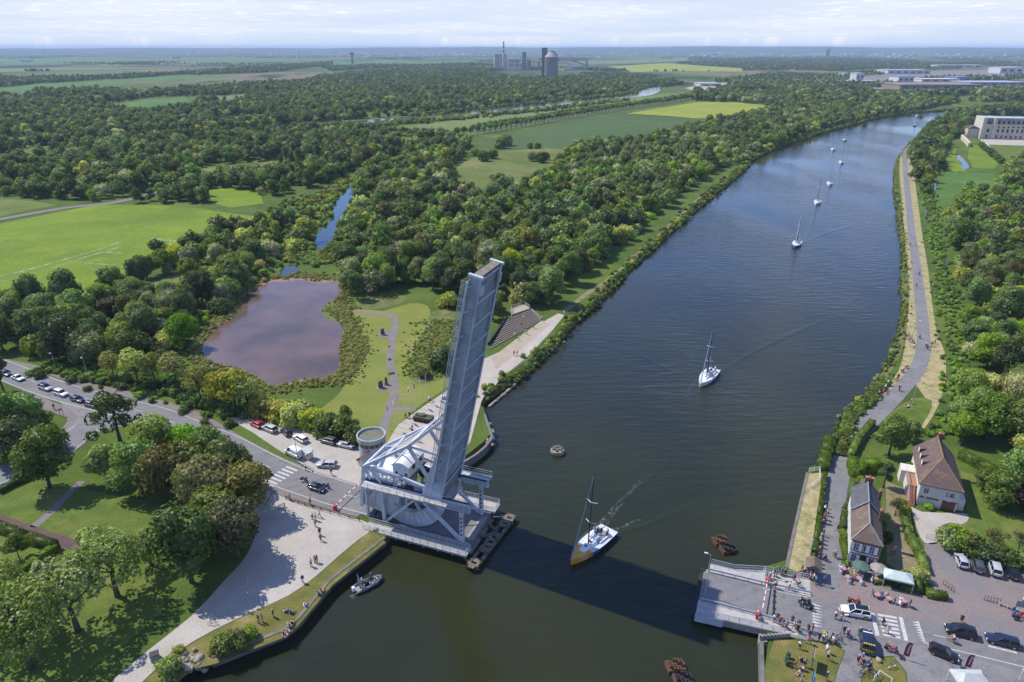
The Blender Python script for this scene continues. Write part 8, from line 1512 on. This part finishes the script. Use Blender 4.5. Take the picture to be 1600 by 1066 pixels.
# ---------------------------------------------------------------- boats
mhullw = surf('white_gelcoat', (.74, .75, .76), .3, .08, .8); mdeck = surf('deck_nonskid', (.62, .63, .64), .8, .12, 1.2); mcarb = surf('carbon_spar', (.02, .02, .024), .35, .1, 2); mhb = surf('blue_hull', (.04, .11, .36), .3, .1, .8); mhor = surf('orange_hull', (.72, .34, .04), .35, .12, .8); mhgr = surf('green_hull', (.12, .5, .1), .3, .1, .8); msail = surf('furled_sailcloth', (.3, .36, .5), .8, .25, 2, c2=(.5, .53, .6)); mhdk = surf('navy_hull', (.03, .04, .08), .3, .1, .8); mflag = surf('banner_white_blue', (.62, .64, .7), .8, .35, 3, c2=(.1, .16, .4)); mteal = surf('pale_blue_hull', (.4, .5, .62), .35, .15, .8)
def sailboat(bow, stern, label, hull=mhullw, bowm=None, mast=17, Lh=None, num=None, sail=msail, flags=0, furl=True, deck=mdeck, name='sailing_yacht', crew='', ncrew=2, tops=('white', 'navy')):
    b, s = P(*bow, WZ), P(*stern, WZ); d = b - s; L = Lh or d.length; c = (b + s) / 2; o = thing(name, label, 'sailing boat', (c.x, c.y, WZ), math.atan2(d.y, d.x)); B = L * .36 / 2
    ts = [0, .08, .2, .35, .5, .65, .78, .88, .95, 1.0]; hb = lambda t: B * (0.9 + .1 * min(1, t / .3)) * (1 - max(0, (t - .35) / .65) ** 2.4); sh = lambda t: .95 + .35 * t; V = []; n = 6
    for t in ts: x = -L / 2 + L * t + 0; w = max(hb(t), .03); z = sh(t); V += [(x + (.25 if t == 1 else 0), -w, z), (x, -w * .96, z * .45), (x, -w * .78, -.25), (x, w * .78, -.25), (x, w * .96, z * .45), (x + (.25 if t == 1 else 0), w, z)]
    mb = MB()
    for i in range(len(ts) - 1):
        mb.cur = 1 if bowm and ts[i] >= .64 else 0
        mb.add([], []); k = len(mb.v)
        if i == 0: mb.v += V
        for j in range(n - 1): mb.f.append((i * n + j, i * n + j + 1, (i + 1) * n + j + 1, (i + 1) * n + j)); mb.mi.append(mb.cur)
    mb.f.append(tuple(range(n))); mb.mi.append(0); mb.build('hull', [hull, bowm or hull], o, 40); dk = MB()
    for i in range(len(ts) - 1):
        dk.cur = 1 if bowm and ts[i] >= .64 else 0
        a, b_ = ts[i], ts[i + 1]; xa, xb = -L / 2 + L * a, -L / 2 + L * b_ + (.25 if b_ == 1 else 0); dk.add([(xa, -hb(a) * .97, sh(a) - .02), (xb, -max(hb(b_), .03) * .97, sh(b_) - .02), (xb, max(hb(b_), .03) * .97, sh(b_) - .02), (xa, hb(a) * .97, sh(a) - .02)], [(0, 1, 2, 3)])
    dk.build('deck', [deck, bowm or deck], o); q = L / 12
    mb = MB(); mb.add([(-.8 * q, -1.0 * q, 1.1), (3.0 * q, -.6 * q, 1.2), (3.0 * q, .6 * q, 1.2), (-.8 * q, 1.0 * q, 1.1), (-.6 * q, -.75 * q, 1.75), (2.4 * q, -.4 * q, 1.5), (2.4 * q, .4 * q, 1.5), (-.6 * q, .75 * q, 1.75)], [(0, 1, 5, 4), (1, 2, 6, 5), (2, 3, 7, 6), (3, 0, 4, 7), (4, 5, 6, 7)]); cr = mb.build('coachroof', mhullw, o); mb = MB(); mb.cbox((.3 * q, 0, 1.72), .5 * q, .5 * q, .06); mb.cbox((1.6 * q, 0, 1.62), .5 * q, .4 * q, .05); mb.box(-.8 * q, -.75 * q, -.5 * q, .5 * q, 1.2, 1.68); mb.build('hatches', mcarglass, cr)
    mb = MB(); mb.box(-4.6 * q, -.9 * q, -1.1 * q, 1.1 * q, .98, 1.06); mb.build('cockpit_floor', surf('cockpit_grey', (.25, .28, .32), .8, .2, 1.5), o); mb = MB(); [mb.box(-4.4 * q, -1.0 * q, s_ * 1.25 * q - .12, s_ * 1.25 * q + .12, .95, 1.4) for s_ in (-1, 1)]; mb.build('coamings', mhullw, o)
    mb = MB(); mb.add([(-1.8 * q, -.95 * q, 1.35), (-.5 * q, -.8 * q, 1.7), (-.5 * q, .8 * q, 1.7), (-1.8 * q, .95 * q, 1.35), (-1.7 * q, -.8 * q, 2.1), (-.7 * q, -.6 * q, 2.0), (-.7 * q, .6 * q, 2.0), (-1.7 * q, .8 * q, 2.1)], [(0, 1, 5, 4), (1, 2, 6, 5), (2, 3, 7, 6), (4, 5, 6, 7)]); mb.build('sprayhood', mteal, o)
    mx = .9 * q; mb = MB(); mb.tube((mx, 0, 1.5), (mx - .35, 0, mast * .6), .13, .11, 8); mb.tube((mx - .35, 0, mast * .6), (mx - .8, 0, mast), .11, .05, 8); ms = mb.build('mast', mcarb, o, True); mb = MB()
    for f in (.36, .62): [mb.bar((mx - .2, 0, mast * f), (mx - .6, s_ * 1.15 * q, mast * f + .1), .09) for s_ in (-1, 1)]
    mb.build('spreaders', mhullw, ms); mb = MB()
    for s_ in (-1, 1): mb.path([(mx - .4 * q, s_ * hb(.55) * .95, 1.2), (mx - .6, s_ * 1.15 * q, mast * .37), (mx - .7, 0, mast * .93)], .014, 4)
    mb.tube((-L / 2 + .2, 0, 1.0), (mx - .8, 0, mast), .012, .012, 4); mb.build('rigging', mcarb, ms); MB().tube((mx - .1, 0, 2.2), (-4.4 * q, 0, 2.35), .09, .08, 8).build('boom', mcarb, ms)
    if furl: MB().path([(L / 2 - .3, 0, 1.4), (L / 2 * .55 + mx * .45, 0, mast * .42), (mx - .6, 0, mast * .93)], [.1, .13, .05], 7).build('furled_jib', sail, o)
    mb = MB()
    for s_ in (-1, 1):
        pr = None
        for t in (0.02, .2, .4, .6, .8, .97):
            x, y = -L / 2 + L * t, s_ * max(hb(t) * .95, .1); mb.bar((x, y, sh(t)), (x, y, sh(t) + .6), .03)
            if pr: mb.bar(pr, (x, y, sh(t) + .6), .018)
            pr = (x, y, sh(t) + .6)
    mb.build('lifelines', mrail, o); mb = MB(); [mb.lathe([(.42, s_ * 1.0 * q - .02), (.42, s_ * 1.0 * q + .02)], 14, (-3.6 * q, 0, 1.7), 'y') for s_ in (-1, 1)]; [mb.bar((-3.6 * q, s_ * q, 1), (-3.6 * q, s_ * q, 1.7), .1) for s_ in (-1, 1)]; mb.build('steering_wheels', mcarb, o)
    if num:
        cu = bpy.data.curves.new('num', 'FONT'); cu.body = num; cu.size = 1.35; cu.align_x = 'CENTER'; cu.align_y = 'CENTER'; cu.extrude = .012; to = bpy.data.objects.new('num', cu); COL.objects.link(to); me = bpy.data.meshes.new_from_object(to.evaluated_get(bpy.context.evaluated_depsgraph_get())); bpy.data.objects.remove(to)
        me.materials.clear(); me.materials.append(mhullw)
        tx = .82; yb = hb(tx); slope = math.atan2(hb(.72) - hb(.92), .2 * L)
        for s_ in (-1, 1):
            t_ = bpy.data.objects.new('bow_number', me); COL.objects.link(t_); t_.parent = o; t_.location = (-L / 2 + L * tx, s_ * (yb + .05), .72); t_.scale = (.95, .62, 1); t_.rotation_euler = (math.pi / 2, 0, slope) if s_ < 0 else (math.pi / 2, 0, math.pi - slope)
    for k in range(flags):
        z0 = 2.4 + k * 1.7; mb = MB(); v = []
        for i in range(5):
            for z in (z0, z0 + 1.35): v.append((mx - .5 - i * .35 - .2 * k, .12 * math.sin(i * 1.4 + k), z - i * .12))
        mb.add(v, [(2 * i, 2 * i + 2, 2 * i + 3, 2 * i + 1) for i in range(4)]); mb.build('dressing_flag', mflag, o, True, False)
    for k in range(ncrew):
        lx, ly = [(-3.9, .9), (-2.6, -1.0), (-3.2, 0), (3.6, .3)][k]; ca_, sa_ = math.cos(o.rotation_euler.z), math.sin(o.rotation_euler.z); lx, ly = lx * q, ly * q; person(0, 0, 'stand', 'aboard ' + crew, tops[k % len(tops)], None, o.rotation_euler.z - math.pi / 2, pos=Vector((c.x + lx * ca_ - ly * sa_, c.y + lx * sa_ + ly * ca_, WZ + (1.06 if k < 3 else 1.25))))
    return o
sailboat((893, 882), (951, 832), 'blue and white racing yacht with orange bow numbered 150, nearest to the raised bridge', mhb, mhor, 17.6, 12.6, '150', crew='the orange-bowed yacht', ncrew=3, tops=('white', 'grey', 'navy'))
sailboat((1093, 606), (1116, 580), 'white racing yacht hung with white and blue flags, second from the bridge', mhullw, None, 16.8, 12.2, None, flags=3, crew='the flag-hung white yacht', ncrew=3)
sailboat((1239, 392), (1249, 376), 'white yacht with blue lower hull and flags on its stays, third from the bridge', mhb, None, 16, 12, None, flags=2, crew='the third yacht', ncrew=2, sail=mhullw)
sailboat((1273, 324), (1280, 312), 'plain white yacht with bare dark mast, fourth from the bridge', mhullw, None, 16, 12, crew='the fourth yacht', ncrew=1, furl=False)
sailboat((1295, 293), (1297, 284), 'white yacht with flags up its mast, fifth from the bridge', mhullw, None, 19, 12, flags=4, crew='the fifth yacht', ncrew=1)
sailboat((1313, 259), (1315, 251), 'white yacht sixth from the bridge, nearer the east side', mhullw, None, 18.5, 12, flags=1, crew='the sixth yacht', ncrew=1)
sailboat((1300, 238), (1303, 231), 'white yacht seventh from the bridge, nearest the wooded bank', mhullw, None, 18, 12, crew='the seventh yacht', ncrew=0)
sailboat((1318, 223), (1321, 217), 'bright green yacht, farthest of the line with a visible mast', mhgr, None, 18, 12, flags=1, sail=mhgr, crew='the green yacht', ncrew=0)
sailboat((1428, 199), (1431, 195), 'small dark-hulled boat far up the canal by the towpath trees', mhdk, None, 9, 10, crew='the dark boat', ncrew=0); sailboat((1431, 184), (1434, 180), 'small white boat at the far bend of the canal', mhullw, None, 9, 11, crew='the bend boat', ncrew=0); sailboat((1581, 163), (1586, 160), 'tiny white boat beyond the trees behind the chateau', mhullw, None, 16, 12, crew='the hidden boat', ncrew=0)
# inflatable boat
b, s_ = P(594, 906, WZ), P(556, 924, WZ); d = b - s_; rb = thing('inflatable_boat', 'dark grey inflatable boat with a white pennant and people aboard, by the quay wall', 'boat', ((b.x + s_.x) / 2, (b.y + s_.y) / 2, WZ), math.atan2(d.y, d.x)); mtube = surf('grey_hypalon', (.13, .15, .19), .6, .15, 2)
pts = [(-2.9, -.95, .35)] + [(-1.2, -1.0, .4), (.8, -.95, .45), (2.0, -.6, .55), (2.7, 0, .68), (2.0, .6, .55), (.8, .95, .45), (-1.2, 1.0, .4), (-2.9, .95, .35)]; MB().path(pts, [.12] + [.27] * 7 + [.12], 10).build('tube', mtube, rb, True); MB().prism([(-2.4, -.8), (1.6, -.75), (2.5, 0), (1.6, .75), (-2.4, .8)], .05, .25).build('floor', surf('rib_floor', (.3, .32, .34), .8, .2, 2), rb); mb = MB(); mb.cbox((-2.75, 0, .75), .45, .5, .75); mb.build('outboard', mhullw, rb, 40); mb = MB(); mb.cbox((-.2, 0, .7), .7, .6, .9); mb.build('console', mdark, rb)
mb = MB(); mb.tube((-1.6, .5, .3), (-1.6, .5, 3.4), .03, .02); pn_ = mb.build('pennant_pole', mrail, rb); mb = MB(); mb.add([(-1.6, .5, 3.4), (-1.35, .55, 2.4), (-1.2, .5, 1.0), (-1.6, .5, 1.0)], [(0, 1, 2, 3)]); mb.build('pennant', mflag, pn_, False, False)
ca_, sa_ = math.cos(rb.rotation_euler.z), math.sin(rb.rotation_euler.z)
for lx, ly, t_, po in [(-1.2, -.3, 'blue', 'stand'), (-.9, .35, 'white', 'stand'), (.5, -.2, 'black', 'stand'), (.9, .4, 'navy', 'stand'), (1.5, 0, 'pink', 'sit'), (-1.7, -.5, 'grey', 'chair')]: person(0, 0, po, 'aboard the inflatable boat', t_, None, rb.rotation_euler.z - math.pi / 2, pos=Vector((rb.location.x + lx * ca_ - ly * sa_, rb.location.y + lx * sa_ + ly * ca_, WZ + (.25 if po == 'stand' else .3))))
# ---------------------------------------------------------------- wakes: low ridges of water and broken foam
def foam_mat():
    t = NT('broken_foam'); v = t.pos(); f = t.noise(v, 2.6, 7, .8); g_ = t.noise(v, .5, 3); d = t.n('ShaderNodeBsdfDiffuse'); d.inputs[0].default_value = (.6, .62, .62, 1); tr = t.n('ShaderNodeBsdfTransparent'); mx = t.n('ShaderNodeMixShader'); t.t.links.new(t.math('MULTIPLY', t.rng(f, .49, .76), t.rng(g_, .38, .62, .05, .6)), mx.inputs[0]); t.t.links.new(tr.outputs[0], mx.inputs[1]); t.t.links.new(d.outputs[0], mx.inputs[2]); t.t.links.new(mx.outputs[0], t.out.inputs[0]); return t.m
mfoam = foam_mat()
def foam(px, w, name='foam_trail'): l, r = ribbon_pts(smooth(PL(px, WZ), 3), w); mb = MB(); n = len(l); mb.add([(p.x, p.y, WZ + .03) for p in l + r], [(n + i, n + i + 1, i + 1, i) for i in range(n - 1)]); tag(mb.build(name, mfoam, None, False, False), None, None, None, 'stuff')
foam([(936, 826), (948, 812), (960, 796), (978, 776), (1000, 752)], [2.0 - .09 * i for i in range(13)]); foam([(952, 830), (975, 822), (1000, 812)], .7); foam([(548, 934), (560, 928)], 1.0); foam([(1090, 592), (1078, 606), (1072, 622)], .5); foam([(1252, 376), (1262, 370)], 1.2); 
def ridge(px, w, h):
    pts = smooth(PL(px, WZ), 4); mb = MB(); prof = [(-1, 0), (-.5, .4), (-.15, .95), (.15, .95), (.5, .4), (1, 0)]; v = []
    for i, p in enumerate(pts):
        d = (pts[min(i + 1, len(pts) - 1)] - pts[max(i - 1, 0)]).normalized(); nr = Vector((-d.y, d.x, 0)); f = math.sin(math.pi * min(1, (i + .4) / 6) / 2) * (1 - i / len(pts) * .85)
        for a, b_ in prof: q = p + nr * a * w * (.7 + 1.1 * i / len(pts)); v.append((q.x, q.y, WZ - .02 + b_ * h * .5 * f))
    k = len(prof); mb.add(v, [(i * k + j, i * k + j + 1, (i + 1) * k + j + 1, (i + 1) * k + j) for i in range(len(pts) - 1) for j in range(k - 1)]); o = mb.build('bow_wave', m_canal, None, True); tag(o, None, None, None, 'structure')
    if sum(p.normal.z for p in o.data.polygons) < 0: o.data.flip_normals()
ridge([(950, 838), (1010, 820), (1080, 790), (1150, 755)], 1.3, .3); ridge([(935, 812), (990, 770), (1050, 715), (1100, 665)], 1.2, .22); ridge([(1114, 588), (1160, 560), (1220, 530), (1290, 500), (1360, 478)], 1.5, .3); ridge([(1092, 598), (1040, 575), (985, 548), (940, 528)], 1.3, .2); ridge([(1250, 382), (1290, 365), (1340, 350), (1395, 335)], 2.0, .35); ridge([(1238, 384), (1200, 366), (1160, 352), (1120, 342)], 2.0, .28); ridge([(1297, 289), (1330, 280), (1370, 270)], 2.2, .3); ridge([(1316, 255), (1345, 248), (1390, 240)], 2.2, .3)
# ---------------------------------------------------------------- the air between here and the horizon
def haze():
    m = bpy.data.materials.new('haze_air'); m.use_nodes = True; t = m.node_tree; t.nodes.clear()
    o = t.nodes.new('ShaderNodeOutputMaterial'); v = t.nodes.new('ShaderNodeVolumePrincipled')
    v.inputs['Color'].default_value = (0.62, 0.8, 1.0, 1); v.inputs['Density'].default_value = 0.00007; v.inputs['Anisotropy'].default_value = 0.0
    t.links.new(v.outputs[0], o.inputs['Volume'])
    mb = MB(); mb.box(-34000, 34000, -3400, 30500, -4.5, 128); h = mb.build('haze', m)
    tag(h, None, None, None, 'stuff')
haze()
# prototypes that found no place are dropped
for dct, us in ((PROTO, USED), (CARP, UC), (PP, UP)):
    for o in dct.values():
        if o.name not in us:
            for c in list(o.children): bpy.data.objects.remove(c)
            bpy.data.objects.remove(o)
